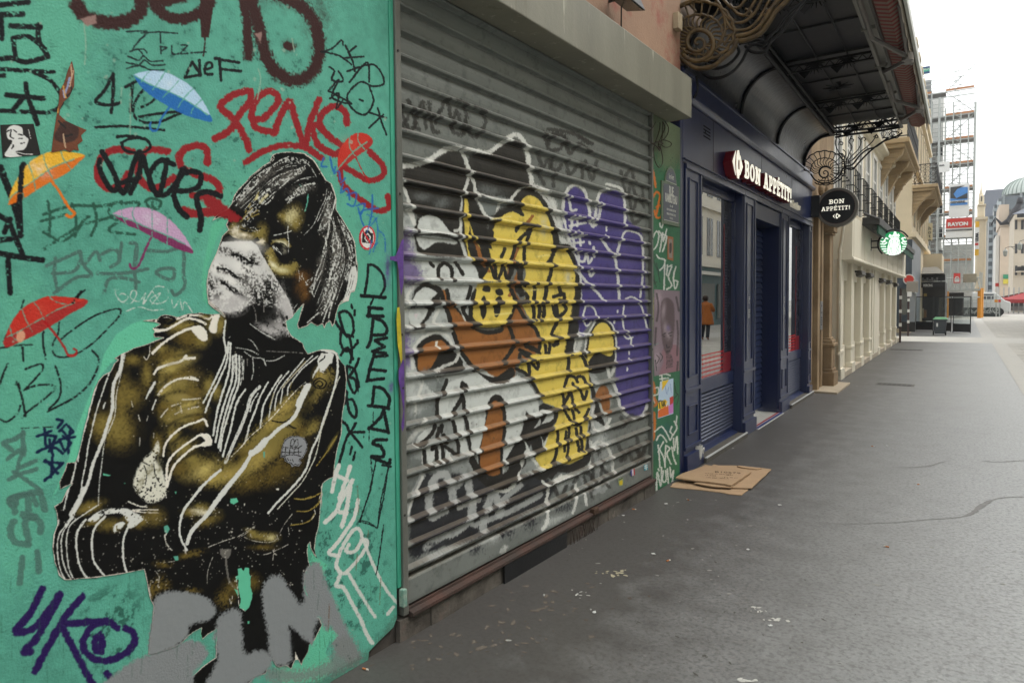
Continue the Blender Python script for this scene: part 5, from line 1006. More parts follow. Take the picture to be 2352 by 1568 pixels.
figure_sheet('sticker', 'C1', ' '.join('%.1f %.1f' % (ccx+38*math.cos(t), ccy+56*math.sin(t)) for t in cth), 'd9d6cf',
 'f 1a1a1a 0 : 1668 1075 1680 1070 1684 1060 1700 1062 1704 1072 1718 1076 1716 1122 1666 1118\no d9d6cf 5 : 1692 1078 1704 1096 1692 1114 1680 1096\no c22a35 8 : '+' '.join('%.1f %.1f' % (ccx+34*math.cos(t), ccy+51*math.sin(t)) for t in cth)+'\nl c22a35 7 : 1668 1060 1714 1134\ns b 7 a.8 n.3 : 1700 1040 1690 1070 / 1710 1110 1702 1150', 'oval red and white sticker with a crossed-out camera', 'sticker')
figure_sheet('sticker', 'T', '935 1060 950 1030 985 1008 1040 1004 1090 1020 1112 1060 1108 1110 1080 1160 1055 1180 1070 1195 1050 1222 1020 1218 1000 1228 990 1205 950 1185 945 1160 920 1160 922 1120', '8d8f92', '''
o bk 5 : 938 1062 955 1035 990 1014 1040 1010 1084 1026 1106 1064 1100 1110 1076 1156 1046 1180 1062 1196 1040 1214 1020 1206 1008 1218 994 1200 955 1180 948 1156 926 1156 928 1120
o bk 5 : 990 1085 992 1045 1010 1025 1015 1060 / 1015 1085 1020 1045 1040 1030 1040 1080
s bk 6 : 935 1085 980 1090 1030 1096 1070 1075 / 925 1150 960 1145 1010 1140 1060 1150 / 930 1120 990 1125 1065 1120 / 955 1090 950 1145 / 985 1092 980 1142 / 1015 1095 1014 1140 / 1045 1092 1046 1146
g bk 0 : 1000 1080 6 10 0 1028 1082 6 10 0
s bk 4 : 955 1160 960 1180 970 1165 975 1180 / 985 1170 990 1180 / 1005 1172 1008 1190''', 'grey sticker of a gritted-teeth cartoon head on the paper figure\'s arm', 'sticker', 900, .0032)

# ---- roller shutter ----
cvs = Cv(2.36, 5.30, .14, 3.16, 320, *mapA(-.01), base='717570'); paint_shutter(cvs)
m_sh = painted('shutter_paint', cvs, .42, .08, 60, .35, dust=.5)
sh = thing('roller_shutter', FA(3.8, 0, .15), 'closed grey roller shutter spray-painted with a yellow and purple cartoon piece', 'shutter')
P_ = .1155; prof = []; zs = 1.588
prof_u = [(0, .0), (.012, -.006), (.021, -.0105), (.024, -.016), (.0215, -.024), (.007, -.027), (-.006, -.031), (-.008, -.036), (-.001, -.045), (.0015, -.070), (.001, -.095), (-.001, -.1145)]
b = bmesh.new(); rg = np.random.RandomState(2); NS = 26; rows = []
k0 = int(math.floor((zs-.29)/P_)); k1 = int(math.ceil((3.16-zs)/P_))
for k in range(k1, -k0-1, -1):
    wob = rg.normal(size=NS+1)*.0012; wob2 = np.cumsum(rg.normal(size=NS+1))*.0005
    for i_, (off, dz) in enumerate(prof_u):
        z = zs+k*P_+.022+dz
        if z < .284: continue
        rows.append([b.verts.new(FA(2.385+(5.262-2.385)*i/NS, off-.014+wob[i]*(1 if i_ < 6 else .5), z+wob2[i])) for i in range(NS+1)])
for r0, r1 in zip(rows[:-1], rows[1:]):
    for i in range(NS): b.faces.new((r0[i], r0[i+1], r1[i+1], r1[i]))
bmesh.ops.recalc_face_normals(b, faces=b.faces)
if sum(f.normal.x for f in b.faces) < 0: bmesh.ops.reverse_faces(b, faces=b.faces)
me = bpy.data.meshes.new('slat_curtain'); b.to_mesh(me); b.free(); o = link('slat_curtain', me, m_sh, sh); set_uv(o, cvs, szA)
q = MB(); q.ext(FA, [(-.03, .165), (.012, .165), (.014, .18), (.008, .275), (.002, .284), (-.03, .284)], 2.39, 5.262); o = q.build('bottom_rail', m_sh, sh); set_uv(o, cvs, szA)
gal = mat('galvanised_steel', '6f7069', .45, .35, 6, .2, 50, .35, .5, streak=.3)
for s0, s1 in ((2.352, 2.387), (5.262, 5.292)):
    q = MB(); q.box(FA, s0, s1, -.06, .018, .12 if s0 < 3 else .12, 3.11); q.build('guide_rail', gal, sh, .003)
    q = MB()
    for zz in (.6, 1.2, 1.45, 2.1, 2.75): q.disc(FA((s0+s1)/2-.004, .0182, zz), AX*1, (0, 0, 1), .006, .003, 8)
    q.split('rivet', mat('dark_steel', '2c2a27', .6, .3, 9), sh)
q = MB(); q.ext(FA, [(-.12, .105), (.035, .105), (.04, .112), (.04, .128), (.012, .134), (.012, .150), (-.12, .152)], 2.39, 5.30); q.build('sill', mat('rusty_steel', '584038', .85, .5, 5, .5, 60, .1, .3, col2='3d3834'), sh, .002)
q = MB(); q.box(FA, 2.39, 5.62, .004, .215, 3.105, 3.43); bx = q.build('shutter_housing', mat('grey_green_box', '7c7a6c', .5, .2, 3, .12, 40, 0, .5, streak=.12), sh, .006)
_mul(MATS['grey_green_box'], 14, .6, .68, 'c4c2ae', .6, (1, 1, .09)); _mul(MATS['grey_green_box'], 9, .62, .7, '5f5844', .5, (1, 1, .12))
q = MB(); q.box(FA, 2.39, 5.262, -.2, -.05, 2.0, 3.4); q.box(FA, 2.39, 5.262, -.25, -.09, 0, 3.4); q.build('dark_cavity', mat('black_void', '0c0b0a', .9, .1, 3, 0), sh)
q = MB(); q.box(FA, 4.2, 4.27, .014, .05, .12, .16); q.build('hasp', mat('rusty_hasp', '5a4638', .7, .4, 20, .3, 60, .5), sh, .004)
for nm, t, c in (('purple_spray', '378 92 410 88 445 0 452 0 452 230 440 300 432 240 425 160 418 120 380 110', 'V'), ('purple_spray', '425 700 452 640 456 660 456 1000 447 1028 440 1000 452 920 440 820 426 760', 'V'), ('yellow_spray', '418 365 430 362 436 420 446 640 438 665 420 560 414 430', 'Y')):
    ol = plane_pts('D5', t, .019); o = sheet(nm, ol, None, mat(nm+c, PAL[c] if c == 'V' else 'b8a824', .6, .4, 30, .1), .019, sh, .0004)
# masonry kerb under it, with a black board
kb = thing('masonry_plinth', FA(3.9, 0, 0), 'stained concrete footing under the roller shutter', 'plinth')
conc = mat('dirty_concrete', '6e6860', .85, .4, 5, .6, 45, 0, .3, col2='38332e'); _mul(conc, 6, .62, .7, '9a9186', .5); _mul(conc, 2.5, .6, .72, '6a2f28', .35)
q = MB()
for i in range(14):
    s0 = 2.33+3.0*i/14; q.box(FA, s0, s0+3.0/14, -.2, .012+.004*math.sin(i*2.1)+.003*(i % 3), -.02, .103)
q.build('footing', conc, kb)
q = MB(); q.box(FA, 3.15, 3.85, .022, .034, .0, .118); q.build('board', mat('black_board', '17181a', .35, .3, 12, .1, 60), kb, .002)
q = MB()
for i in range(26): q.tube([FA(3.9+i*.014+random.uniform(-.01, .01), .03+random.uniform(0, .01), 0), FA(3.9+i*.014+random.uniform(-.05, .05), .032, .09)], .0022, 4)
q.build('wire_mesh', mat('rust_wire', '3a2c24', .8, .4, 30), kb)
for crop, t, base, art, lab in (('Sb', '1352 1068 1380 1058 1382 1090 1378 1110 1355 1116 1350 1090', '8a9a70', 's 2a2a2a 6 : 1356 1075 1375 1066\nb c8b020 0 e3 : 1358 1085 1374 1078 1376 1104 1360 1108', 'tiny ornate sticker with a yellow patch on the shutter bottom rail'),
    ('Sb', '1426 1015 1452 1005 1455 1045 1430 1055', 'b03838', 'f c8c8d0 0 : 1434 1010 1444 1008 1446 1050 1438 1052\nf 2c4888 0 : 1424 1014 1434 1011 1436 1054 1428 1056', 'small red, white and blue sticker on the shutter bottom rail'),
    ('Sb', '1510 985 1532 978 1534 1012 1512 1020', '3c96a8', 's W 5 : 1514 992 1530 986 / 1514 1004 1530 998 / 1522 984 1524 1014', 'small turquoise sticker on the shutter bottom rail'),
    ('Sb', '78 50 106 46 92 84', 'c8c0c0', None, 'small pale triangular sticker on the left side of the shutter')):
    figure_sheet('sticker', crop, t, base, art, lab, 'sticker', 900, .0135)
# ---- wall above the housing, floodlight, junction box ----
uw = thing('upper_wall', FA(3.5, -.1, 3.44), 'pinkish beige rendered wall above the shutter housing', 'wall')
q = MB(); q.box(FA, -1.5, 6.0, -.3, -.03, 3.2, 6.5); q.build('render_coat', mat('beige_render', '967862', .85, .25, 1.5, .3, 60), uw); _mul(MATS['beige_render'], 1.1, .55, .62, '8a3a34', .6, (1, .8, 1))
fl = thing('floodlight', FA(*[float(v) for v in (onA(1448, 6, .14)[0], .14, onA(1448, 6, .14)[1])]), 'dark floodlight on the wall above the shutter housing', 'lamp')
c = onA(1448, 6, .14); s0, z0 = float(c[0]), float(c[1])
q = MB(); q.hexa([FA(s0-.13, .05, z0+.0), FA(s0+.13, .05, z0+.0), FA(s0+.13, .2, z0-.03), FA(s0-.13, .2, z0-.03), FA(s0-.1, .05, z0+.1), FA(s0+.1, .05, z0+.1), FA(s0+.1, .17, z0+.06), FA(s0-.1, .17, z0+.06)]); q.build('lamp_body', mat('black_metal', '1b1c1c', .45, .3, 9), fl, .006)
q = MB(); q.hexa([FA(s0-.11, .06, z0-.006), FA(s0+.11, .06, z0-.006), FA(s0+.11, .19, z0-.034), FA(s0-.11, .19, z0-.034), FA(s0-.11, .06, z0-.002), FA(s0+.11, .06, z0-.002), FA(s0+.11, .19, z0-.030), FA(s0-.11, .19, z0-.030)]); q.build('lens', mat('lens', '3c4038', .2, .1, 9, 0), fl)
q = MB(); q.tube([FA(s0, -.03, z0+.05), FA(s0, .06, z0+.05)], .012); q.tube([FA(s0+.02, .06, z0), FA(s0+.1, .02, z0-.1), FA(s0+.2, -.02, z0-.16)], .005); q.build('arm', MATS['black_metal'], fl)
c = onA(1558, 48, 0); q = MB(); q.box(FA, float(c[0])-.05, float(c[0])+.05, -.03, .02, float(c[1])-.08, float(c[1])+.06); o = q.build('junction_box', mat('box_plastic', 'a8977c', .6, .2, 9), None, .005); tag(o, 'small beige junction box beside the gilded bracket', 'junction box')
ub = thing('upper_facade', (-2.3, 9, 3.7), 'dim rendered wall above and behind the canopy of the blue shop', 'wall')
q = MB(); q.box(FW, -3.2, -2.16, 6.02, 12.35, 3.72, 9.5); q.build('render_coat', mat('dim_render', '6b5a4c', .9, .3, 2, .3), ub)
# ---- green pillar ----
cvl = Cv(5.28, 5.95, -.02, 3.2, 420, *mapA(0), base='2f6a48'); paint_pillar(cvl)
pl = thing('green_pillar', FA(5.6, 0, 0), 'narrow dark green pillar with white tags between shutter and blue shop', 'pillar')
q = MB(); q.box(FA, 5.294, 5.925, -.3, 0, 0, 3.12); o = q.build('pillar_face', painted('pillar_paint', cvl, .55, .3, 200, .4), pl, .003); set_uv(o, cvl, szA)
# street name plate
CROP['Q'] = (1466, 244.3, .1948)
def qp(t, off=0.): return plane_pts('Q', t, off)
ps = thing('street_sign', FA(*[(lambda c: (float(c[0]), 0, float(c[1])))(onA(1537, 470))][0]), 'old blue-grey enamel street name plate with arched top on the green pillar', 'street sign')
rim = qp('262 872 298 882 310 800 335 730 365 708 400 735 425 800 444 945 472 950 470 1424 262 1378'); q = MB()
q.prism([FA(s, .001, z) for s, z in rim], [FA(s, .012, z) for s, z in rim]); q.build('plate', mat('enamel_rim', '5f7058', .4, .4, 14, .2, 60), ps, .002)
inn = qp('280 910 430 935 460 960 460 1380 280 1340'); arc = qp('312 870 318 800 340 750 366 735 395 752 418 820 434 920')
q = MB(); q.prism([FA(s, .0125, z) for s, z in inn], [FA(s, .0135, z) for s, z in inn]); q.prism([FA(s, .0125, z) for s, z in arc], [FA(s, .0135, z) for s, z in arc]); q.build('enamel_field', mat('enamel_blue', '4b505c', .35, .25, 20, .05), ps)
wl = mat('enamel_white', 'c9c9c0', .4, .1, 30, 0)
q = MB()
for a, d in (('310 878 432 930', 6), ('284 1338 458 1382', 5)):
    (s0, z0), (s1, z1) = qp(a); q.hexa([FA(s0, .0136, z0), FA(s1, .0136, z1), FA(s1, .0145, z1), FA(s0, .0145, z0), FA(s0, .0136, z0+.004), FA(s1, .0136, z1+.004), FA(s1, .0145, z1+.004), FA(s0, .0145, z0+.004)])
q.split('rule_line', wl, ps)
q = MB()
for p in ('365 765', '275 925', '460 985', '274 1320', '462 1380'):
    (s0, z0), = qp(p); q.disc(FA(s0, .0136, z0), AX, (0, 0, 1), .006, .003, 10)
q.split('screw', mat('screw', '8a8878', .4, .3, 30, 0, 60, .6), ps)
(sm, zm), = qp('374 1100')
for body, py, size, bold in (('1er Arrt', 862, .062, .0008), ('RUE', 1052, .108, .003), ('RAMBUTEAU', 1140, .098, .003), ('1781 - 1869', 1195, .03, 0), ('PRÉFET DE LA SEINE DE 1833 À 1848', 1240, .026, 0), ('REMPLAÇA L\'ÉCLAIRAGE À L\'HUILE', 1290, .026, 0), ('PAR LE GAZ', 1335, .026, 0)):
    (s0, z0), = qp('372 %d' % py); xs = {'RAMBUTEAU': .47, '1er Arrt': .55, 'RUE': .52}.get(body, .5)
    text(body, FA(s0, .0138, z0), AX, (0, 0, 1), size, wl, ps, 'lettering', .0005, 'CENTER', bold, xs)
figure_sheet('sticker', 'P', '124 58 158 66 158 206 124 194', 'a0643c', 'f 8f8478 0 : 131 74 152 79 152 190 131 184\nb 4a3a34 0 e3 : 138 100 148 105 147 150 136 160 134 120\ns 3a2c28 4 : 138 110 146 112', 'narrow orange-framed sticker above the number 156', 'sticker')
figure_sheet('portrait_poster', 'P', '45 372 120 378 196 382 196 620 194 852 120 866 46 884 40 700 44 560', '84737c', '''
g b7a5ad 0 a.6 : 70 430 24 60 0 60 780 20 60 0 160 740 30 80 0
b 8e6a72 0 e8 : 90 740 140 700 194 720 194 856 80 872 100 800
b 5c4c50 0 e6 : 84 470 100 430 130 425 160 460 166 560 160 640 150 720 120 760 96 700 84 600
g 9a8a90 0 a.9 : 100 500 14 60 5 130 640 20 30 0 110 600 16 40 0
g 7a6c9c 0 a.6 : 128 600 14 20 0
s 2b2428 6 : 96 640 110 632 / 130 634 150 626 / 118 700 122 716 135 712 / 118 740 136 736
g 1c1a1e 0 : 104 650 8 5 0 142 645 9 6 0
s 3a3033 12 a.8 n.3 : 60 400 70 480 60 560 / 180 560 185 640 180 760 / 175 420 190 500 / 56 600 50 700 / 184 800 180 850
s 6b5459 12 : 122 770 140 760 150 790 / 126 790 150 780 / 122 810 152 800 / 124 830 150 825
s 2b2428 3 : 120 780 148 770 / 122 800 152 790 / 124 820 152 812 / 120 760 118 840
s bk 4 n.2 : 60 760 75 780 60 810 / 80 750 95 770 80 800 / 52 790 60 850
s T 3 a.6 : 46 700 70 690''', 'square weathered poster of a child resting chin on hand, on the green pillar', 'poster', 600, .0012, .6)
figure_sheet('torn_leaflet', 'P', '80 915 158 896 158 1104 66 1134 70 1010', 'b8cce0', '''
f e8c020 0 e2 : 92 914 132 904 90 972
f d86a28 0 e2 : 68 1090 90 1070 128 1050 132 1108 68 1130
f c0362c 0 e2 : 136 1010 158 1000 158 1060 138 1064
f c87ac0 0 e2 : 130 1060 158 1040 158 1098 132 1108
f e8c020 0 e2 : 68 1040 110 1020 128 1040 100 1070 68 1080
l bk 6 : 72 1030 80 1072 / 70 1032 84 1028 / 90 1030 92 1064 / 98 1028 100 1062 / 108 1030 104 1046 110 1058
s W 7 : 82 918 90 940 80 946 / 120 1046 128 1030 118 1060
s b 3 a.7 n.3 : 110 940 120 990 130 950 / 140 930 146 980''', 'small colourful torn leaflet reading VOUS under the portrait poster', 'leaflet', 700, .0014, .5)
# loose cables at the top of the pillar
wires = thing('cable_bundle', FA(5.33, .03, 2.9), 'loose brown cables hanging from the shutter housing over the pillar', 'cable')
wm = mat('cable_sheath', '3d3428', .6, .3, 9)
for crv in ('300 178 310 250 290 330 270 420 262 500', '330 180 355 260 340 350 300 400 240 415', '270 190 245 290 215 400 208 500 225 640 255 720 285 660 290 560 286 460', '305 395 350 410 390 440 380 475 340 480 300 450', '220 180 180 230 150 280', '160 430 210 470 260 520 268 470', '300 180 285 300 275 430', '190 440 240 420 290 440 250 450'):
    (ox_, oy_, k_) = CROP['Q']; v = catmull(np.array(crv.split(), float).reshape(-1, 2), False); s, z = onA(ox_+v[:, 0]*k_, oy_+v[:, 1]*k_, .04)
    q = MB(); q.tube([FA(a, .03+.012*math.sin(i*.11), c) for i, (a, c) in enumerate(zip(s, z))], .0036 if crv[0] in '32' else .0055, 6); q.build('cable', wm, wires, smooth=True)
# ---- blue shopfront ----
blue = mat('navy_paint', '122048', .3, .1, 2, .015, 12, 0, .9); blue_d = mat('navy_paint_shaded', '0b1a42', .33, .1, 2, .015, 12, 0, .6)  # second navy is the same paint with recess shade put into the colour
stn = mat('plinth_stone', '57534c', .75, .3, 9, .3, 60); whm = mat('white_trim', 'b9bab8', .4, .1, 9, .05)
sf = thing('shopfront', FB(9.2, 0, 0), 'navy blue panelled shopfront with two windows and a shuttered door', 'shopfront')
def bpart(name, fn, m=blue, bev=.004, par=sf, sp=False):
    q = MB(); fn(q)
    if sp: return q.split(name, m, par)
    return q.build(name, m, par, bev)
def molding(q, y0, y1, z0, z1, o, w=.016, d=.014):
    e = .0007
    q.box(FB, y0, y1, o-.002, o+d, z0, z0+w); q.box(FB, y0, y1, o-.002, o+d, z1-w, z1); q.box(FB, y0, y0+w, o-.002, o+d-e, z0+w-e, z1-w+e); q.box(FB, y1-w, y1, o-.002, o+d-e, z0+w-e, z1-w+e)
PIL = [(6.105, 6.57, 1), (8.11, 8.62, 1), (10.03, 10.54, 0), (12.075, 12.33, 0)]
for y0, y1, fl_ in PIL:
    def f(q, y0=y0, y1=y1):
        q.box(FB, y0, y1, -.3, .0, .0, 2.845)
        q.box(FB, y0, y1-.0, -.02, .022, 2.80, 2.842); q.box(FB, y0-.0, y1, -.02, .018, .74, .775); q.box(FB, y0, y1, -.02, .018, .20, .235); q.box(FB, y0-.006, y1+.006, -.02, .036, .0, .16)
        for a in (y0, y1-.03): q.box(FB, a, a+.03, -.01, .012, .235, .74); q.box(FB, a, a+.03, -.01, .012, .775, 2.80)
        m_ = (y1-y0)*.22
        molding(q, y0+m_, y1-m_, .872, 2.73, .0); molding(q, y0+m_, y1-m_, .33, .61, .0)
    bpart('pilaster', f)
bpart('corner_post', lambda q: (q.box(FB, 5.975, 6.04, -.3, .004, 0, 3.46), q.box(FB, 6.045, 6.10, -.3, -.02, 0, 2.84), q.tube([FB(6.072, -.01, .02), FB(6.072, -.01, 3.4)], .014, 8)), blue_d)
bpart('fascia', lambda q: (q.box(FB, 6.045, 12.33, -.3, .006, 2.848, 3.395), q.box(FB, 6.045, 12.335, -.3, .028, 2.872, 2.884), q.box(FB, 6.09, 12.33, -.29, -.1, 2.79, 2.847)))
bpart('cornice', lambda q: (q.ext(FB, [(-.2, 3.397), (.03, 3.397), (.055, 3.42), (.06, 3.445), (.03, 3.46), (.02, 3.475), (-.2, 3.475)], 6.042, 12.35), q.box(FB, 6.05, 12.34, -.3, .004, 3.477, 3.70), q.box(FB, 6.05, 12.34, -.1, .018, 3.655, 3.675)))
bpart('vent_slot', lambda q: [q.box(FB, 6.62, 6.83, .004, .009, 3.185+i*.032, 3.197+i*.032) for i in range(4)], mat('slot_black', '07080a', .8, .1, 3, 0), 0, sf, True)
bpart('panel_joint', lambda q: [q.box(FB, y, y+.005, .004, .0075, 2.89, 3.39) for y in (6.93, 8.9, 10.7)], MATS['slot_black'], 0, sf, True)
def recess(q, y0, y1, d):
    q.box(FB, y0+.001, y0+.016, -d, -.004, .06, 2.79); q.box(FB, y1-.016, y1-.001, -d, -.004, .06, 2.79)
# glass: a strongly reflecting pane with a printed film along its foot
def glass_mat():
    m = bpy.data.materials.new('shop_glass'); m.use_nodes = True; nt = m.node_tree; N, L = nt.nodes, nt.links; N.remove(N['Principled BSDF']); out = N['Material Output']
    g = N.new('ShaderNodeBsdfGlossy'); g.inputs['Roughness'].default_value = .004; g.inputs['Color'].default_value = (.92, .93, .92, 1)
    d = N.new('ShaderNodeBsdfDiffuse'); mx = N.new('ShaderNodeMixShader'); lw = N.new('ShaderNodeFresnel'); lw.inputs[0].default_value = 12
    tc = N.new('ShaderNodeTexCoord'); sp = N.new('ShaderNodeSeparateXYZ'); L.new(tc.outputs['Object'], sp.inputs[0])
    vo = N.new('ShaderNodeTexVoronoi'); vo.inputs['Scale'].default_value = 22; vo.inputs['Randomness'].default_value = 0.; L.new(tc.outputs['Object'], vo.inputs[0])
    lt = N.new('ShaderNodeMath'); lt.operation = 'LESS_THAN'; L.new(sp.outputs[2], lt.inputs[0]); lt.inputs[1].default_value = 1.03
    v2 = N.new('ShaderNodeMath'); v2.operation = 'GREATER_THAN'; L.new(vo.outputs['Distance'], v2.inputs[0]); v2.inputs[1].default_value = .42
    an = N.new('ShaderNodeMath'); an.operation = 'MULTIPLY'; L.new(lt.outputs[0], an.inputs[0]); L.new(v2.outputs[0], an.inputs[1])
    cm = N.new('ShaderNodeMix'); cm.data_type = 'RGBA'; L.new(an.outputs[0], cm.inputs[0]); cm.inputs[6].default_value = (.008, .009, .012, 1); cm.inputs[7].default_value = (.45, .03, .03, 1); L.new(cm.outputs[2], d.inputs[0])
    vv = N.new('ShaderNodeMath'); vv.operation = 'MULTIPLY_ADD'; L.new(an.outputs[0], vv.inputs[0]); vv.inputs[1].default_value = -.75; vv.inputs[2].default_value = 1; vm = N.new('ShaderNodeMath'); vm.operation = 'MULTIPLY'; L.new(lw.outputs[0], vm.inputs[0]); L.new(vv.outputs[0], vm.inputs[1]); L.new(vm.outputs[0], mx.inputs[0]); L.new(d.outputs[0], mx.inputs[1]); L.new(g.outputs[0], mx.inputs[2]); L.new(mx.outputs[0], out.inputs[0]); return m
gm = glass_mat()
for y0, y1 in ((6.57, 8.11), (10.54, 12.075)):
    fr = bpart('window', lambda q: (recess(q, y0, y1, .2), q.box(FB, y0+.017, y1-.017, -.2, -.10, .635, .775), q.box(FB, y0+.017, y1-.017, -.2, -.10, 2.72, 2.79), q.box(FB, y0+.017, y1-.017, -.2, -.115, .055, .115), q.box(FB, y0+.018, y0+.045, -.2, -.098, .776, 2.719), q.box(FB, y1-.06, y1-.018, -.2, -.085, .776, 2.719), q.ext(FB, [(-.2, .05), (-.04, .05), (-.10, .075), (-.2, .078)], y0+.002, y1-.002), q.box(FB, y0, y1, -.02, .02, 2.80, 2.842)))
    q = MB(); q.box(FB, y0+.045, y1-.06, -.13, -.125, .775, 2.721); q.build('pane', gm, fr)
    lv = MB()
    for i in range(13):
        z = .118+i*.0395; lv.hexa([FB(y0+.02, -.14, z+.012), FB(y1-.02, -.14, z+.012), FB(y1-.02, -.105, z), FB(y0+.02, -.105, z), FB(y0+.02, -.14, z+.04), FB(y1-.02, -.14, z+.04), FB(y1-.02, -.105, z+.012), FB(y0+.02, -.105, z+.012)])
    lv.box(FB, y0+.018, y1-.018, -.16, -.15, .1, .64); lv.build('louvre', mat('louvre_paint', '4a5068', .3, .1, 3, .05, 30, .3, .9), sf, .001)
    bl = MB(); bl.box(FB, y1-.34, y1-.06, -.1249, -.1235, .775, 2.719); o = bl.build('pane_strip', mat('dull_dark', '0b1020', .25, .2, 5, 0), fr)  # dark strip, less reflective than the pane, laid over its far side
    bl = MB(); bl.box(FB, y1-.36, y1-.33, -.1234, -.122, .775, 2.45); bl.box(FB, y1-.33, y1-.06, -.1234, -.122, .775, 1.0); bl.build('red_band', mat('red_film', '7c1420', .3, .2, 5, 0), fr)
    bl = MB(); [bl.box(FB, y1-.328, y1-.22, -.1233, -.1228, 1.02+i*.034, 1.0225+i*.034) for i in range(46)]; [bl.box(FB, y1-.32+i*.03, y1-.3185+i*.03, -.1231, -.1226, 1.02, 2.6) for i in range(4)]; bl.build('grid_lines', mat('grid_line', '5a6076', .4, .1, 5, 0), fr)
# door
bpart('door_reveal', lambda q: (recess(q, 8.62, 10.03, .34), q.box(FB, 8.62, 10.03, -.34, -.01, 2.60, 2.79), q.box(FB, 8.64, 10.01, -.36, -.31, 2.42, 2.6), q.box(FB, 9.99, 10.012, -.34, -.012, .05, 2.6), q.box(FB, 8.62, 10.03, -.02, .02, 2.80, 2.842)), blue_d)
b = bmesh.new(); rows = []
for k in range(31):
    for off, dz in ((-.012, 0), (.012, .008), (.016, .016), (.012, .03), (.006, .055), (-.004, .076)):
        rows.append([b.verts.new(FB(y, -.245+off, .07+k*.08+dz)) for y in (8.64, 9.1, 9.55, 10.0)])
for r0, r1 in zip(rows[:-1], rows[1:]):
    for i in range(3): b.faces.new((r0[i], r0[i+1], r1[i+1], r1[i]))
me = bpy.data.meshes.new('door_shutter'); b.to_mesh(me); b.free(); link('door_shutter', me, mat('navy_shutter', '27345a', .4, .2, 4, .1, 30, 0, .6), sf)
th = bpart('threshold', lambda q: q.box(FB, 8.625, 10.025, -.34, .06, 0, .012), mat('threshold_plate', 'c4c4bd', .5, .15, 9, .1), .001)
for nm, o0, o1, c in (('blue_stripe', .012, .052, '26356e'), ('red_stripe', -.028, .002, '8e2430')):
    q = MB(); q.box(FB, 8.64, 10.01, o0, o1, .011, .0145); q.build(nm, mat(nm, c, .5, .1, 9, .05), th)
q = MB(); [q.box(FB, 8.64, 10.01, -.06-.035*i, -.047-.035*i, .011, .0142) for i in range(8)]; q.build('grooves', mat('groove', '8a8a86', .6, .2, 9), th)
for y0, y1 in ((6.575, 8.103), (10.547, 12.33)):
    bpart('stone_base', lambda q: q.box(FB, y0, y1, -.2, .062, -.01, .046), stn, .003); bpart('edge_strip', lambda q: q.box(FB, y0, y1, .045, .066, .0465, .058), whm, .001)
for yy in (8.37, 10.29):
    bpart('opening_hours', lambda q: [q.box(FB, yy-.03, yy-.03+random.uniform(.03, .075), .0005, .002, z, z+.012) for z in [1.62-.022*i for i in range(4)]+[1.47-.022*i for i in range(5)]], whm, 0)
# ---- slab lettering and the trade signs ----
GL = {'B': (.78, [(.12, 0, .3, 1), (0, .0, .5, .15), (0, .85, .5, 1), (.3, .43, .5, .57)], [(.47, .27, .27, .27, .17, -90, 90), (.45, .74, .26, .26, .17, -90, 90)]),
 'O': (.86, [], [(.41, .5, .40, .51, .18, 0, 360)]),
 'N': (.98, [(.12, 0, .28, 1), (.68, 0, .84, 1), (0, 0, .4, .14), (0, .86, .3, 1), (.56, .86, .96, 1)], 'N'),
 'A': (.96, [(0, 0, .36, .14), (.56, 0, .94, .14), (.28, .28, .66, .4), (.3, .86, .6, 1)], 'A'),
 'P': (.76, [(.12, 0, .3, 1), (0, 0, .46, .14), (0, .86, .45, 1), (.3, .36, .45, .5)], [(.43, .68, .3, .32, .17, -90, 90)]),
 'E': (.76, [(.12, 0, .3, 1), (0, 0, .7, .14), (0, .86, .68, 1), (.3, .44, .56, .57), (.57, 0, .7, .3), (.55, .7, .68, 1)], []),
 'T': (.78, [(.29, 0, .47, 1), (.16, 0, .6, .14), (0, .86, .76, 1), (0, .66, .13, 1), (.63, .66, .76, 1)], []),
 'I': (.48, [(.13, 0, .31, 1), (0, 0, .44, .14), (0, .86, .44, 1)], []), '!': (.34, [(.07, .3, .25, 1), (.07, 0, .25, .17)], []), ' ': (.4, [], []), "'": (0, [(-.52, 1.08, -.3, 1.26)], [])}
def slab(q, s, org, ux, uy, h, d, xs=1., tr=.0):
    """thick slab letters: boxes and ring segments, each a hair apart in depth so no faces coincide"""
    ux, uy, org = Vector(ux), Vector(uy), Vector(org); w = ux.cross(uy); x = 0; k = 0
    def put(poly, k): A = [org+ux*((x+a)*h*xs)+uy*(c*h)+w*(.00025*k) for a, c in poly]; q.prism(A, [p+w*d for p in A])
    for ch in s:
        adv, boxes, arcs = GL[ch]
        for (a, c, e, f) in boxes: k += 1; put([(a, c), (e, c), (e, f), (a, f)], k % 7)
        if arcs == 'N': k += 1; put([(.1, 1), (.3, 1), (.86, 0), (.66, 0)], k % 7)
        elif arcs == 'A':
            k += 1; put([(.08, 0), (.24, 0), (.52, 1), (.36, 1)], k % 7); k += 1; put([(.66, 0), (.86, 0), (.58, 1), (.38, 1)], k % 7)
        else:
            for (cx, cy, rx, ry, t, a0, a1) in arcs:
                n = 16 if a1-a0 < 300 else 28
                for i in range(n):
                    p0, p1 = [math.radians(a0+(a1-a0)*(i+j)/n) for j in (0, 1)]
                    put([(cx+rx*math.cos(p0), cy+ry*math.sin(p0)), (cx+rx*math.cos(p1), cy+ry*math.sin(p1)), (cx+(rx-t)*math.cos(p1), cy+(ry-t*.8)*math.sin(p1)), (cx+(rx-t)*math.cos(p0), cy+(ry-t*.8)*math.sin(p0))], 3)
        x += adv+(.06+tr if adv else 0)
    return x*h*xs
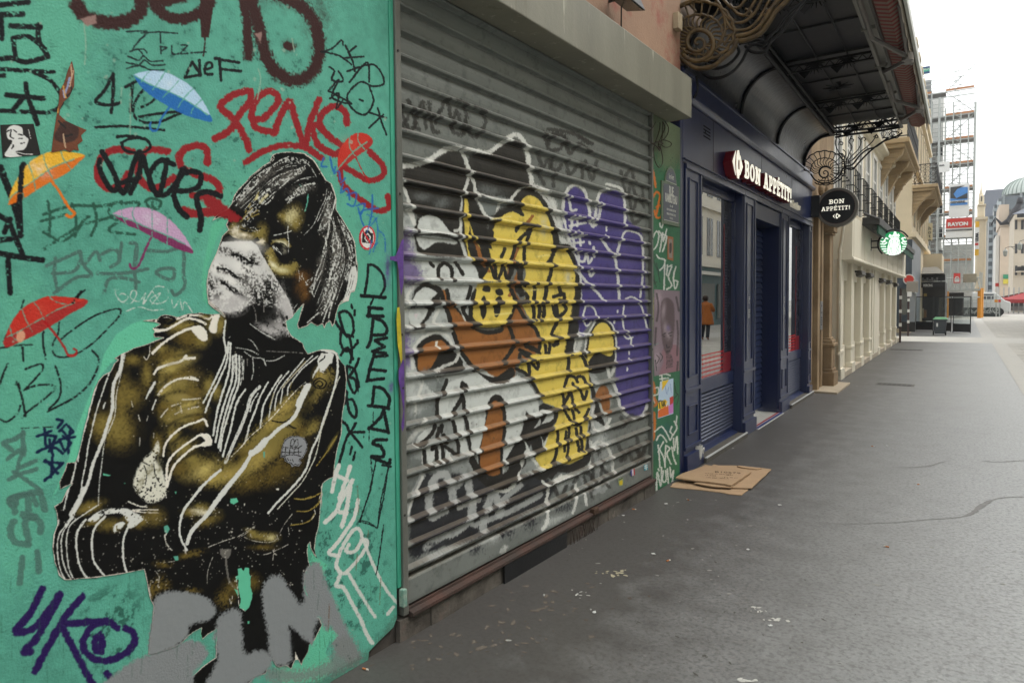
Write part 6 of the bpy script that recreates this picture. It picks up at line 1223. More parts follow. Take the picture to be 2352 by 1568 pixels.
def emblem(q, org, ux, uy, h, d):
    ux, uy, org = Vector(ux), Vector(uy), Vector(org); w = ux.cross(uy)
    for poly in ([(-.7, 0), (-.3, .44), (-.4, .2), (-.44, 0), (-.4, -.2), (-.3, -.44)], [(-.2, 0), (-.17, .3), (-.04, .5), (.12, .52), (.2, .36), (.2, .16), (.1, .22), (.02, .16), (-.01, 0), (.02, -.16), (.1, -.22), (.2, -.16), (.2, -.36), (.12, -.52), (-.04, -.5), (-.17, -.3)], [(.3, .36), (.68, 0), (.3, -.36), (.28, -.1), (.28, .1)]):
        A = [org+ux*(a*h)+uy*(c*h) for a, c in poly]; q.prism(A, [p+w*d for p in A])
UY, UZ, UXn = (0, 1, 0), (0, 0, 1), (1, 0, 0)
lit = mat('lit_white', 'f2eedd', .4, .02, 3, 0, emit=.4); red = mat('sign_red', '6d1420', .4, .15, 5, .05)
sg = thing('shop_sign', FB(8.9, .1, 3.0), 'white slab letters with red sides spelling a greeting on the blue fascia, emblem first', 'sign')
def letters(s, f, h, d0, d1, xs, tr=0.):
    x = 0.
    for i, ch in enumerate(s):
        if ch == "'": continue
        if ch != ' ':
            g = ch+("'" if s[i+1:i+2] == "'" else ''); q = MB(); slab(q, g, f(x, 0), UY, UZ, h, d0, xs); a = q.build('letter', red, sg)
            q = MB(); slab(q, g, f(x, d0+.001), UY, UZ, h, d1, xs); q.build('letter_face', lit, a)
        x += (GL[ch][0]+.06+tr)*h*xs
letters('BON APPE\'TIT!', lambda x, d: FB(7.70+x, .012+d, 2.935), .19, .10, .007, 1.27, .07)
q = MB(); emblem(q, FB(7.43, .012, 3.035), (0, .95, 0), UZ, .29, .10); q.build('emblem_sides', red, sg)
q = MB(); emblem(q, FB(7.43, .113, 3.035), (0, .95, 0), UZ, .29, .007); q.build('emblem_face', lit, sg)
text('Carrefour', FB(10.2, .10, 2.9), UY, UZ, .13, mat('cream_letters', 'cfc8b4', .4, .05, 3, 0, emit=.15), sg, 'small_lettering', .02, 'LEFT', .001, 1.05)
rs = thing('projecting_sign', (-1.76, 12.3, 3.09), 'round black sign with grey rim and white greeting, hung square to the wall', 'sign')
cxs, cys, czs = -1.742, 12.28, 3.085
q = MB(); q.disc((cxs, cys+.06, czs), UXn, UZ, .315, .13, 56); q.build('rim', mat('sign_rim', '77736a', .45, .12, 5, .05), rs, .012)
q = MB(); q.disc((cxs, cys-.0705, czs), UXn, UZ, .262, .003, 56); q.build('face', mat('sign_black', '0c1014', .3, .1, 5, 0), rs)
q = MB(); q.disc((cxs, cys-.0705, czs), UXn, UZ, .268, .0025, 56, .2622); q.build('red_ring', mat('ring_red', '4a1218', .4, .1, 5, 0), rs)
q = MB(); slab(q, 'BON', (cxs-.118, cys-.0740, czs+.055), UXn, UZ, .07, .002, 1.2); q.build('upper_word', lit, rs); q = MB(); slab(q, 'APPE\'TIT!', (cxs-.232, cys-.0740, czs-.052), UXn, UZ, .066, .002, 1.05, .02); q.build('lower_word', lit, rs); q = MB(); emblem(q, (cxs, cys-.0740, czs-.145), UXn, UZ, .085, .002); q.build('emblem', lit, rs)
q = MB(); q.box(FW, -2.13, -2.0, 12.2, 12.31, 2.95, 3.30); q.tube([(-2.0, 12.27, 3.12), (-2.0+.02, 12.27, 3.12), (cxs-.31, 12.27, 3.10)], .018, 8); q.build('wall_bracket', mat('bracket_black', '0f1114', .4, .1, 9), rs, .004)
# ---- glazed marquise over the blue shop ----
Y0, Y1, ZC = 6.08, 11.6, 4.14
iron = mat('black_iron', '08090c', .5, .3, 6, .1, 60, .0, .35); pnt = mat('dark_lacquer', '0d111d', .3, .3, 3, .5, 16, 0, .7)
mq = thing('canopy', FB(9, .6, 4.0), 'dark iron and glass canopy with a curved underside above the blue shop', 'canopy')
cove = [(.0+.40*(1-math.cos(t)), 3.70+(ZC-3.70)*math.sin(t)) for t in np.linspace(0, math.pi/2, 15)]
b = bmesh.new(); ys = np.linspace(Y0, Y1, 40); rows = [[b.verts.new(FB(y, o, z)) for y in ys] for o, z in cove]
for r0, r1 in zip(rows[:-1], rows[1:]):
    for i in range(len(ys)-1): b.faces.new((r0[i], r0[i+1], r1[i+1], r1[i]))
me = bpy.data.meshes.new('cove'); b.to_mesh(me); b.free()
for p in me.polygons: p.use_smooth = True
link('cove', me, pnt, mq)
q = MB()
for y in (Y0+.02, 7.95, 9.75, Y1-.03): q.tube([FB(y, o+.012, z-.008) for o, z in cove], .02, 8)
q.split('cove_rib', iron, mq, True)
q = MB(); q.box(FB, Y0, Y1, .402, .43, ZC-.03, ZC+.10); q.tube([FB(Y0, .40, ZC-.02), FB(Y1, .40, ZC-.02)], .02, 8); q.tube([FB(Y0, .47, ZC-.005), FB(Y1, .47, ZC-.005)], .012, 8)
n = 60
for i in range(n):
    y = Y0+(Y1-Y0)*(i+.5)/n; q.tube([FB(y-.03, .436, ZC), FB(y+.03, .436, ZC+.09)], .008, 4); q.tube([FB(y+.03, .438, ZC), FB(y-.03, .438, ZC+.09)], .008, 4)
q.build('lattice_beam', iron, mq)
q = MB(); q.box(FB, Y0, Y1, .02, 1.36, ZC+.12, ZC+.14); q.build('glass_roof', mat('roof_panel', '0b0e16', .45, .3, 2, .02, 20, 0, .5), mq)
XO = 1.32
for yb in (6.4, 8.25, 10.0, Y1-.03):
    q = MB(); q.box(FB, yb-.012, yb+.012, .43, XO, ZC+.06, ZC+.085); q.box(FB, yb-.02, yb+.02, .43, XO, ZC-.01, ZC+.006); zz = []
    for i in range(17): o = .45+(XO-.47)*i/16; zz.append(FB(yb, o, ZC+(.0 if i % 2 else .065)))
    q.tube(zz, .008, 4)
    for o in (.72, 1.05): 
        for a in range(9):
            an = math.pi*a/8; q.tube([FB(yb, o, ZC+.06), FB(yb, o+.11*math.cos(an), ZC+.05-.11*math.sin(an))], [.014, .002], 4)
        q.hexa([FB(yb-.004, o-.16, ZC-.02), FB(yb+.004, o-.16, ZC-.02), FB(yb+.004, o-.1, ZC-.09), FB(yb-.004, o-.1, ZC-.09), FB(yb-.004, o-.17, ZC), FB(yb+.004, o-.17, ZC), FB(yb+.004, o-.03, ZC-.01), FB(yb-.004, o-.03, ZC-.01)])
    q.build('roof_truss', iron, mq)
q = MB()
for yb in np.arange(6.35, 11.6, .92): q.tube([FB(yb, .43, ZC+.11), FB(yb, XO, ZC+.11)], .009, 4)
for o in (.75, 1.05): q.tube([FB(Y0, o, ZC+.10), FB(Y1, o, ZC+.10)], .009, 4)
q.build('glazing_bars', iron, mq)
q = MB(); q.tube([FB(9.05, .85, ZC+.04), FB(9.05, .85, ZC-.05)], .03, 8)
for a in range(8): an = a*math.pi/4; q.tube([FB(9.05, .85, ZC-.02), FB(9.05+.17*math.sin(an), .85+.17*math.cos(an), ZC-.01)], [.02, .004], 4)
q.build('ceiling_rosette', iron, mq)
gut = mat('pale_gutter', '6f6d66', .5, .15, 4, .1)
q = MB(); q.box(FB, Y0-.2, Y1+.02, XO, XO+.03, ZC-.05, ZC+.15); q.box(FB, Y0-.2, Y1+.02, XO+.031, XO+.10, ZC+.0, ZC+.02)
for y in (7.2, 8.4, 9.6, 10.8): q.box(FB, y-.012, y+.012, XO-.02, XO+.10, ZC-.058, ZC-.02)
q.build('gutter', gut, mq, .004)
# folded awning fixed to the canopy's front edge
aw = thing('awning', FB(9, 1.5, 4.1), 'retracted beige and red striped awning with folded arms along the canopy edge', 'awning')
def stripe_mat():
    m = mat('striped_canvas', '7c6c5c', .8, .1, 9, .1); nt = m.node_tree; N, L = nt.nodes, nt.links; b = N['Principled BSDF']; src = b.inputs['Base Color'].links[0].from_socket
    tc = N.new('ShaderNodeTexCoord'); sp = N.new('ShaderNodeSeparateXYZ'); L.new(tc.outputs['Object'], sp.inputs[0]); a = N.new('ShaderNodeMath'); a.operation = 'MULTIPLY'; a.inputs[1].default_value = 62; L.new(sp.outputs[1], a.inputs[0])
    s = N.new('ShaderNodeMath'); s.operation = 'SINE'; L.new(a.outputs[0], s.inputs[0]); g = N.new('ShaderNodeMath'); g.operation = 'GREATER_THAN'; g.inputs[1].default_value = .1; L.new(s.outputs[0], g.inputs[0])
    x = N.new('ShaderNodeMix'); x.data_type = 'RGBA'; L.new(g.outputs[0], x.inputs[0]); L.new(src, x.inputs[6]); x.inputs[7].default_value = lin('7a2a2a'); L.new(x.outputs[2], b.inputs['Base Color']); return m
sm_ = stripe_mat()
def wavy(name, prof, m, amp, per, thick, y0=Y0-.2, y1=Y1+.1, n=150):
    b = bmesh.new(); rows = []
    for j, (o, z) in enumerate(prof):
        rows.append([b.verts.new(FB(y0+(y1-y0)*i/n, o, z-(amp*abs(math.sin((y0+(y1-y0)*i/n)*math.pi/per)) if j == len(prof)-1 else 0))) for i in range(n+1)])
    for r0, r1 in zip(rows[:-1], rows[1:]):
        for i in range(n): b.faces.new((r0[i], r0[i+1], r1[i+1], r1[i]))
    me = bpy.data.meshes.new(name); b.to_mesh(me); b.free(); o = link(name, me, m, aw); s = o.modifiers.new('t', 'SOLIDIFY'); s.thickness = thick; return o
wavy('canvas', [(1.40, ZC+.10), (1.46, ZC-.02), (1.56, ZC-.05), (1.64, ZC+.0)], sm_, .0, 1, .004)
wavy('valance', [(1.665, ZC+.04), (1.66, ZC-.02), (1.655, ZC-.08)], mat('valance_canvas', '6f6656', .8, .3, 9, .1), .045, .42, .003)
q = MB(); q.box(FB, Y0-.2, Y1+.1, 1.672, 1.70, ZC-.03, ZC+.06); q.build('front_bar', mat('pale_bar', 'c9ccc4', .4, .1, 4), aw, .004)
q = MB(); q.tube([FB(Y0-.1, 1.42, ZC+.09), FB(Y1+.05, 1.42, ZC+.09)], .045, 12); q.build('roller', gut, aw)
for i, (ya, yb) in enumerate(((6.5, 8.0), (8.7, 8.1), (9.2, 10.2), (11.3, 10.3))):
    q = MB(); e = FB(yb, 1.63, ZC-.12); q.tube([FB(ya, 1.36, ZC-.0), FB((ya+yb)/2+.1, 1.38, ZC-.09), e], .022, 6); q.tube([e, FB(ya+(yb-ya)*.2, 1.64, ZC-.03)], .018, 6); q.disc(FB(yb, 1.63, ZC-.16), UXn, UY, .05, .07, 14); q.build('folding_arm', mat('arm_metal', '75706a', .4, .2, 6, .05, 30, .3), aw)
# scroll brackets, traced as bars in their own vertical plane
def bracket(name, Yp, strokes, m, r, label, cx, cy, Rs, turns, cdir=1, shell=None):
    t = thing(name, tuple(onY(cx, cy, Yp)), label, 'bracket'); P = lambda v: [tuple(onY(a, c, Yp)) for a, c in v]
    n = 60; sp_ = [(cx+Rs*(i/n)**1.15*math.cos(cdir*2*math.pi*turns*i/n+.6), cy+Rs*(i/n)**1.15*math.sin(cdir*2*math.pi*turns*i/n+.6)) for i in range(2, n+1)]
    q = MB(); q.tube(P(sp_), [r*(.6+.9*i/n) for i in range(len(sp_))], 6); q.build('spiral', m, t, smooth=True)
    if shell:
        (x0, y0, rx, ry, a0, a1, nv) = shell; q = MB(); ring = []
        for i in range(nv*4+1):
            a = math.radians(a0+(a1-a0)*i/(nv*4)); s = 1+.05*abs(math.sin(i*math.pi/4)); ring.append((x0+rx*s*math.cos(a), y0+ry*s*math.sin(a)))
        q.tube(P(ring), r*.9, 6); ring2 = [(x0+(x-x0)*.68+(cx-x0)*.3, y0+(y-y0)*.68+(cy-y0)*.3) for x, y in ring]; q.tube(P(ring2), r*.7, 6); q.build('shell_rim', m, t, smooth=True)
        q = MB()
        for i in range(0, nv*4+1, 3):
            a, c = ring[i], ring2[i]; e = (cx+(c[0]-cx)*.45, cy+(c[1]-cy)*.45); mid = ((c[0]+e[0])/2+(c[1]-cy)*.12, (c[1]+e[1])/2-(c[0]-cx)*.12); q.tube(P(catmull(np.array([a, c, mid, e]), False)), r*.55, 5)
        q.build('shell_veins', m, t, smooth=True)
    for nm, w, lst in strokes:
        for ln in lst.split('/'):
            q = MB(); v = np.array(ln.split(), float).reshape(-1, 2); v = catmull(np.stack([1466+v[:, 0]*.3507, v[:, 1]*.3507], 1), False); q.tube(P(v), r*w, 6); q.build(nm, m, t, smooth=True)
    return t
gold = mat('gilded_iron', '655230', .5, .5, 14, .4, 60, .1, .4, col2='2c2317')
bracket('scroll_bracket', 6.0, [('outer_scroll', 1.25, '240 330 200 300 160 260 140 200 170 130 230 70 300 30 380 0 420 -20/230 330 280 380 360 440 420 450 500 430 560 380 620 330 640 280 660 260/660 270 720 260 800 220 850 160 900 80 960 20 1000 -30/640 240 720 225 780 190 830 130 870 60 930 -10'),
   ('strand', .8, '570 120 600 180 640 200 720 190 780 140 830 60 860 0/540 60 580 110 640 150 700 140 760 90 800 20 820 -20/600 30 650 90 700 100 740 50 780 -20/560 0 610 50 660 50 700 0/650 200 600 240 560 300/500 -10 540 40 560 100 570 170 560 240 520 300'),
   ('tendril', .6, '700 60 740 80 730 110 700 100/820 100 850 90 840 60 820 70/640 130 610 150 620 180/260 200 320 180 380 190/380 80 350 40 330 0')],
   gold, .017, 'large gilded wrought-iron shell scroll bracket at the near end of the canopy', 1466+392*.3507, 285*.3507, 44, 2.3, 1, (1466+400*.3507, 205*.3507, 78, 66, -250, 110, 18))
bracket('scroll_bracket', 6.16, [('outer_scroll', 1.1, '420 480 470 510 540 510 620 470 680 400 720 320 760 290 820 300 850 250 900 200 960 120 1020 60 1080 10 1110 -30/700 300 740 340 830 340 870 270 940 210 1000 120 1060 50 1100 0/440 420 490 450 560 440 620 400 660 340 640 300/720 290 780 260 830 270'), ('strand', .8, '440 400 470 380 500 390 510 420 480 430/380 500 390 560 380 620 360 640/660 290 720 280 760 300')],
   iron, .013, 'black wrought-iron scroll bracket just behind the gilded one', 1466+490*.3507, 378*.3507, 20, 1.8)
bracket('scroll_bracket', 11.62, [('top_bar', 1.6, '1290 860 1400 855 1550 840 1730 820/1290 900 1400 880 1560 860 1735 830'), ('outer_frame', 1.2, '1080 1090 1085 1000 1120 950 1180 910 1250 890 1330 880/1130 1140 1160 1180 1210 1200 1270 1190 1320 1150 1345 1100 1400 1110 1450 1060 1520 990 1600 930 1680 900 1730 870/1350 1090 1400 1080 1450 1020 1500 980 1560 960 1640 900'),
   ('strand', .7, '1300 900 1290 940 1310 990 1350 1030 1360 1000 1340 980/1400 890 1380 930 1400 960 1380 1010 1360 1060/1440 900 1460 930 1440 980 1400 1020 1370 1060/1560 880 1540 920 1500 960 1450 1000 1400 1050/1340 1060 1400 1050 1450 1000'),
   ('tendril', .7, '1310 950 1320 930 1340 935 1335 950 1320 945/1380 930 1390 910 1410 915 1405 930/1460 915 1475 900 1490 910 1480 925/1540 900 1560 885 1570 900 1555 905/1640 890 1660 865 1700 865 1710 890 1690 905 1665 895 1680 880'),
   ('zigzag', 1., '1290 820 1340 860 1400 800 1450 850 1500 790 1560 840 1600 780 1660 820 1720 770/1400 790 1430 820 1480 780/1560 790 1600 770 1640 790 1690 760')],
   iron, .011, 'black wrought-iron shell scroll bracket at the far end of the canopy', 1466+1222*.3507, 1135*.3507, 17, 1.8, 1, (1466+1222*.3507, 1100*.3507, 46, 38, -190, 120, 14))
# ---- things at the foot of the shop ----
CROP['K'] = (1405, 916, .1753)
card = mat('cardboard', 'a3896c', .8, .12, 6, .25, 40, 0, .2); _mul(card, 30, .55, .7, '7d5c3e', .3, (1, 12, 1)); ced = mat('cardboard_edge', '6b4b30', .9, .2, 20, .3)
def board(t, z, dz, label, tilt=0., group='flattened cardboard boxes'):
    ox, oy, k = CROP['K']; v = np.array(t.split(), float).reshape(-1, 2); P = onZ(ox+v[:, 0]*k, oy+v[:, 1]*k, z+dz); rg = np.random.RandomState(int(z*1e4)); Q = []
    for i in range(len(P)):
        a, c = P[i], P[(i+1) % len(P)]; n = max(1, int(np.linalg.norm(c-a)/.05))
        for j in range(n): p = a+(c-a)*j/n; Q.append((p[0]+rg.normal()*.002*(j > 0), p[1]+rg.normal()*.002*(j > 0), z+tilt*(p[0]-P[0][0])))
    b = MB(); b.prism([(a, c, d+.0005) for a, c, d in Q], [(a, c, d+dz) for a, c, d in Q]); o = b.build('cardboard_box', card); tag(o, label, 'cardboard', group); return o
board('764 1148 800 1105 870 1078 1100 1020 1500 1050 1790 1186 1700 1256 1530 1240 1440 1220 1100 1180 900 1165', .0, .007, 'lowest flattened cardboard sheet, its front edge showing below the others')
board('1200 990 1335 852 1400 868 1560 870 1670 872 1960 905 2092 924 2030 990 1920 1090 1835 1172 1560 1162 1300 1120', .0085, .007, 'wide flattened cardboard sheet reaching out to the right onto the asphalt', .01)
board('1640 874 1700 872 1962 905 1900 918 1700 892', .018, .012, 'torn cardboard flap lying along the back edge of the wide sheet')
bx1 = board('1076 1098 1150 1080 1560 1140 1830 960 1812 975 1560 1158 1300 1140', .021, .008, 'dark-edged cardboard layer right under the printed sheet', .005)
bx2 = board('838 1026 940 965 1180 885 1222 858 1500 900 1760 930 1822 950 1700 1040 1562 1128 1480 1108 1300 1085 950 1046', .034, .012, 'topmost flattened cardboard box with printed text', .0)
inkm = mat('print_ink', '4a3626', .8, .3, 20, 0)
pa, pb, pc = [onZ(1405+a*.1753, 916+c*.1753, .047) for a, c in ((1240, 1000), (1600, 1020), (1330, 915))]
ux = Vector(pb-pa).normalized(); uy = Vector((-ux.y, ux.x, 0))
for body, px, py, sz in (('B10579', 1345, 960, .075), ('MADE IN FRANCE', 1220, 975, .028), ('12 PCS', 1215, 1000, .034), ('15 x 40 cm', 1445, 1024, .03), ('QTY', 1500, 996, .03), ('100 000 1000 A', 1230, 1028, .03)):
    p = onZ(1405+px*.1753, 916+py*.1753, .0468); text(body, tuple(p), ux, uy, sz, inkm, bx2, 'printed_text', .0003)
cup = thing('white_cup', tuple(onZ(1405+1215*.1753, 916+800*.1753, .06)), 'small white plastic cup with looped handles at the foot of the blue pilaster', 'cup')
c = onZ(1405+1215*.1753, 916+800*.1753, .06); c = np.array([-2.135, c[1]+.02, .06]); wp = mat('white_plastic', 'c9c9c4', .4, .1, 20, .05)
q = MB(); q.lathe(c, [(.035, 0), (.042, .02), (.048, .10), (.052, .135), (.047, .135), (.042, .10), (.036, .01)], 18); q.build('cup_body', wp, cup, smooth=False)
for dy, rr in ((.05, .04), (.075, .045)):
    q = MB(); q.tube([(c[0]+.03+.012*math.sin(a), c[1]+.02+dy*.6+rr*.6*math.cos(a), .062+.05+rr*1.1*math.sin(a)) for a in np.linspace(0, 6.28, 18)], .006, 6); q.build('handle', wp, cup, smooth=True)
# litter
def litter(px, py, kind, i, label):
    c = onZ(px, py, 0); a = random.uniform(0, 3.1)
    if kind == 'butt':
        d = Vector((math.cos(a), math.sin(a), 0)); t = thing('cigarette_butt', tuple(c), label, 'cigarette butt', 'cigarette butts on the asphalt'); p = Vector(c)+Vector((0, 0, .0045))
        q = MB(); q.tube([p, p+d*.02], .004, 8); q.build('filter', mat('filter', 'b5703a', .7, .2, 50, .05), t); q = MB(); q.tube([p+d*.0201, p+d*.03], .0042, 8); q.build('paper', mat('cig_paper', 'c9c4b8', .7, .1, 50, .05), t)
    else:
        b = bmesh.new(); n = 7; ctr = b.verts.new((c[0], c[1], .006)); r = .012; R_ = [b.verts.new((c[0]+r*random.uniform(.5, 1.4)*math.cos(j*6.28/n), c[1]+r*random.uniform(.5, 1.6)*math.sin(j*6.28/n), .003+random.uniform(0, .004))) for j in range(n)]
        for j in range(n): b.faces.new((ctr, R_[j], R_[(j+1) % n]))
        me = bpy.data.meshes.new('paper_scrap'); b.to_mesh(me); b.free(); o = link('paper_scrap', me, mat('scrap_paper', 'b9bab6', .7, .1, 30, 0)); s = o.modifiers.new('t', 'SOLIDIFY'); s.thickness = .0015; tag(o, label, 'litter', 'paper scraps on the asphalt')
for i, (x, y, lb) in enumerate(((833, 1536, 'cigarette butt beside the foot of the green wall'), (1452, 1170, 'cigarette butt near the footing of the roller shutter'), (1582, 1149, 'cigarette butt on the asphalt below the cardboard'), (1531, 1289, 'cigarette butt among the pale paint splashes'), (2107, 1113, 'cigarette butt out on the right of the asphalt'), (2001, 1025, 'cigarette butt farthest from the wall, level with the blue shop'), (2042, 1257, 'cigarette butt at the lower right of the asphalt'))): litter(x, y, 'butt', i, lb)
for i, (x, y, lb) in enumerate(((1432, 1184, 'crumpled white paper scrap beside the shutter footing'), (1501, 1272, 'white paper scrap above the pale paint splashes'), (1791, 1160, 'long white paper scrap right of the cardboard'), (1684, 1030, 'tiny white scrap against the plinth of the blue shop'), (1968, 887, 'pale blue-white scrap on the asphalt near the round sign'), (2036, 1024, 'white scrap on the open asphalt level with the blue door'), (1718, 1262, 'small pale strip of paper in the middle of the pavement'), (1770, 1437, 'white scrap near the lower centre of the pavement'), (1366, 1407, 'pale scrap at the lower left of the asphalt'), (1530, 1157, 'scrap of pale paper in front of the green pillar'))): litter(x, y, 'scrap', i, lb)
# ---- limestone doorway next door ----
lime = mat('limestone', 'a08b6e', .85, .3, 2.2, .4, 40, 0, .3, col2='6e5a44', streak=.6); crm = mat('cream_paint', 'd9d2bf', .6, .1, 2, .1, 30, 0, .4, streak=.4); crd = mat('cream_recess', 'cbc3af', .65, .12, 2, .1, 30)
CROP['Z'] = (1832.7, 366.5, .2727); CROP['F'] = (1832.7, 244.4, .4284); CROP['E'] = (2046.6, 397.1, .1948); CROP['E2'] = (2046.6, 580.3, .1948); CROP['U'] = (2016, 0, .2727)
def XY(x0, y0, x1, y1, Y): a, c = onY(x0, y1, Y), onY(x1, y0, Y); return a[0], c[0], a[2], c[2]
sd = thing('stone_doorway', (-2.2, 13.4, 0), 'weathered carved limestone doorway between the blue shop and the cream shopfront', 'doorway')
q = MB(); q.box(FW, -3.0, -2.16, 12.36, 12.62, 0, 9); q.box(FW, -3.0, -2.17, 12.62, 14.75, 3.05, 9); q.box(FW, -3, -2.16, 14.05, 14.75, 0, 3.05); q.build('wall', lime, sd, .01)
q = MB(); q.box(FW, -2.6, -2.42, 12.62, 14.05, 0, 3.05); q.build('door', mat('old_door', '4a3a2c', .6, .3, 5, .3, 30, streak=.1), sd)
q = MB(); q.box(FW, -2.3, -2.08, 12.64, 12.84, .0, 3.0); q.box(FW, -2.3, -2.10, 13.1, 13.28, 0, 3.0); q.box(FW, -2.3, -2.02, 13.45, 13.72, .9, 2.75)
for z0, z1, d in ((0, .28, .10), (.28, .34, .07), (.34, .74, .05), (.74, .80, .09), (.80, .86, .06), (.86, .9, .03), (2.75, 2.8, .04), (2.8, 2.9, .07), (2.9, 3.0, .10)): q.box(FW, -2.3, -2.02+d, 13.45-d, 13.72+d, z0, z1)
q.build('pilaster', lime, sd, .012)
q = MB(); q.ext(lambda y, o, z: (-2.2+o, y, z), [(0, 3.0), (.2, 3.02), (.28, 3.1), (.3, 3.18), (.2, 3.2), (.12, 3.3), (0, 3.34)], 12.45, 14.2)
for yy, s in ((12.8, 1), (13.9, -1)): q.tube([(-2.05, yy+s*.22*math.cos(a)*(1-a/9), 3.42+.14*math.sin(a)*(1-a/9)) for a in np.linspace(0, 7.5, 26)], [.07*(1-i/34) for i in range(26)], 8)
q.build('scrolled_pediment', lime, sd, .008)
q = MB(); q.box(FW, -2.6, -1.75, 12.5, 14.1, -.01, .035); q.build('doorstep', mat('worn_step', 'a3957f', .7, .2, 5, .2, 50), sd, .01)
it = thing('intercom', (-2.1, 12.95, 1.3), 'grey metal intercom plate on the stone doorway', 'intercom')
q = MB(); q.box(FW, -2.11, -2.075, 12.86, 13.09, 1.06, 1.56); q.build('plate', mat('brushed_steel', '6f6f70', .35, .15, 8, .05, 40, .5), it, .004)
q = MB(); q.disc((-2.0745, 12.97, 1.48), UY, UZ, .018, .004, 14); q.box(FW, -2.0749, -2.072, 12.91, 13.04, 1.35, 1.375); [q.box(FW, -2.0749, -2.071, 12.92+.035*i, 12.94+.035*i, 1.14+.04*j, 1.165+.04*j) for i in range(3) for j in range(4)]; q.build('buttons', mat('black_button', '1e1e22', .4, .1, 9), it)
dp = thing('drain_pipe', (-2.1, 14.9, 0), 'slim cream drainpipe beside the near corner of the cream shopfront', 'pipe')
q = MB(); q.tube([(-2.03, 14.65, .1), (-2.03, 14.65, 2.55), (-2.0, 14.62, 2.7), (-1.95, 14.5, 3.0), (-1.93, 14.45, 3.3)], .03, 8); q.build('tube', crm, dp, smooth=True)
q = MB(); [q.tube([(-2.03, 14.65, z), (-2.03, 14.65, z+.05)], .042, 8) for z in (.5, 1.5, 2.5)]; q.build('collar', crm, dp)
# ---- cream building with the coffee shop ----
cb = thing('cream_building', (-2.2, 22, 0), 'cream painted building with pilastered shopfront and window guards above', 'building')
q = MB(); q.box(FW, -8, -2.16, 14.76, 29.4, 0, 3.3); q.build('ground_floor_wall', crd, cb)
pys = [onX(x, 700, -2.0)[1] for x in (1936, 1961, 1982, 2001, 2020, 2034, 2048, 2060)]
for i, y in enumerate(pys):
    w = .42; q = MB(); q.box(FW, -2.2, -2.02, y-w/2, y+w/2, .0, 2.38); q.box(FW, -2.2, -1.985, y-w/2-.03, y+w/2+.03, 0, .22); q.box(FW, -2.2, -2.0, y-w/2-.02, y+w/2+.02, .52, .58); q.build('pilaster', crm, cb, .008)
q = MB(); q.box(FW, -2.2, -1.99, 14.77, 29.35, 0, .12); q.build('base_course', mat('pale_plinth', 'a89d8a', .8, .3, 4, .3), cb, .01)
for i in range(len(pys)-1):
    y0, y1 = pys[i]+.24, pys[i+1]-.24; q = MB()
    if i != 3: q.box(FW, -2.2, -2.10, y0, y1, 1.98, 2.38); q.box(FW, -2.17, -2.13, y0+.02, y1-.02, .15, .6); q.split('bay_panel', crm, cb)
    else: q.box(FW, -2.2, -2.0, y0, y0+.35, 0, 2.38); q.box(FW, -2.2, -2.0, y0+.5, y1, 0, 2.38); q.split('bay_panel', crm, cb)
q = MB(); q.box(FW, -2.2, -1.83, 14.8, 29.3, 2.36, 3.22); q.ext(lambda y, o, z: (-1.83+o, y, z), [(-.01, 2.355), (.03, 2.357), (.035, 2.39), (.012, 2.42), (-.01, 2.42)], 14.79, 29.31)
for y in np.linspace(15, 29.2, 9): q.box(FW, -1.84, -1.822, y, y+.04, 2.42, 3.22)
q.build('fascia', crm, cb, .006)
upm = mat('cream_wall_upper', 'dbd2bc', .75, .12, 1, .1, 20)
q = MB(); q.box(FW, -8, -2.2, 14.76, 29.4, 3.301, 14); q.build('upper_wall', upm, cb)
q = MB()
for z in (3.3, 5.95): q.ext(lambda y, o, z_, z=z: (-2.2+o, y, z+z_), [(-.01, -.16), (.06, -.14), (.1, -.04), (.22, .0), (.24, .08), (.1, .12), (-.01, .14)], 14.76, 29.45)
q.build('cornice', upm, cb, .006)
wf = mat('window_white', 'd6d4cc', .5, .08, 3, .05); wg_ = mat('window_glass', '454b50', .12, .2, 2, 0, 20, 0, .9); rl = mat('rail_black', '1a1c1c', .5, .2, 9)
wy = [15.3, 17.0, 18.7, 20.4, 22.1, 23.8, 25.5, 27.2, 28.6]
for i, y in enumerate(wy):
    for (z0, z1) in ((3.62, 5.55), (6.35, 8.2), (9, 11)):
        q = MB(); q.box(FW, -2.24, -2.16, y-.52, y-.40, z0, z1); q.box(FW, -2.24, -2.16, y+.40, y+.52, z0, z1); q.box(FW, -2.24, -2.158, y-.54, y+.54, z1, z1+.1); q.box(FW, -2.24, -2.18, y-.03, y+.03, z0, z1); q.box(FW, -2.24, -2.181, y-.4, y+.4, z0+(z1-z0)*.66, z0+(z1-z0)*.66+.05)
        w_ = q.build('window', wf, cb); q = MB(); q.box(FW, -2.215, -2.195, y-.4, y+.4, z0, z1); q.build('pane', wg_, w_)
    q = MB()
    for z in (3.68, 4.05, 4.42): q.tube([(-2.16, y-.55, z), (-2.02, y-.55, z), (-2.02, y+.55, z), (-2.16, y+.55, z)], .013, 4)
    for d in (-.55, -.27, 0, .27, .55): q.tube([(-2.02, y+d, 3.6), (-2.02, y+d, 4.42)], .011, 4)
    q.build('window_guard', rl, cb)
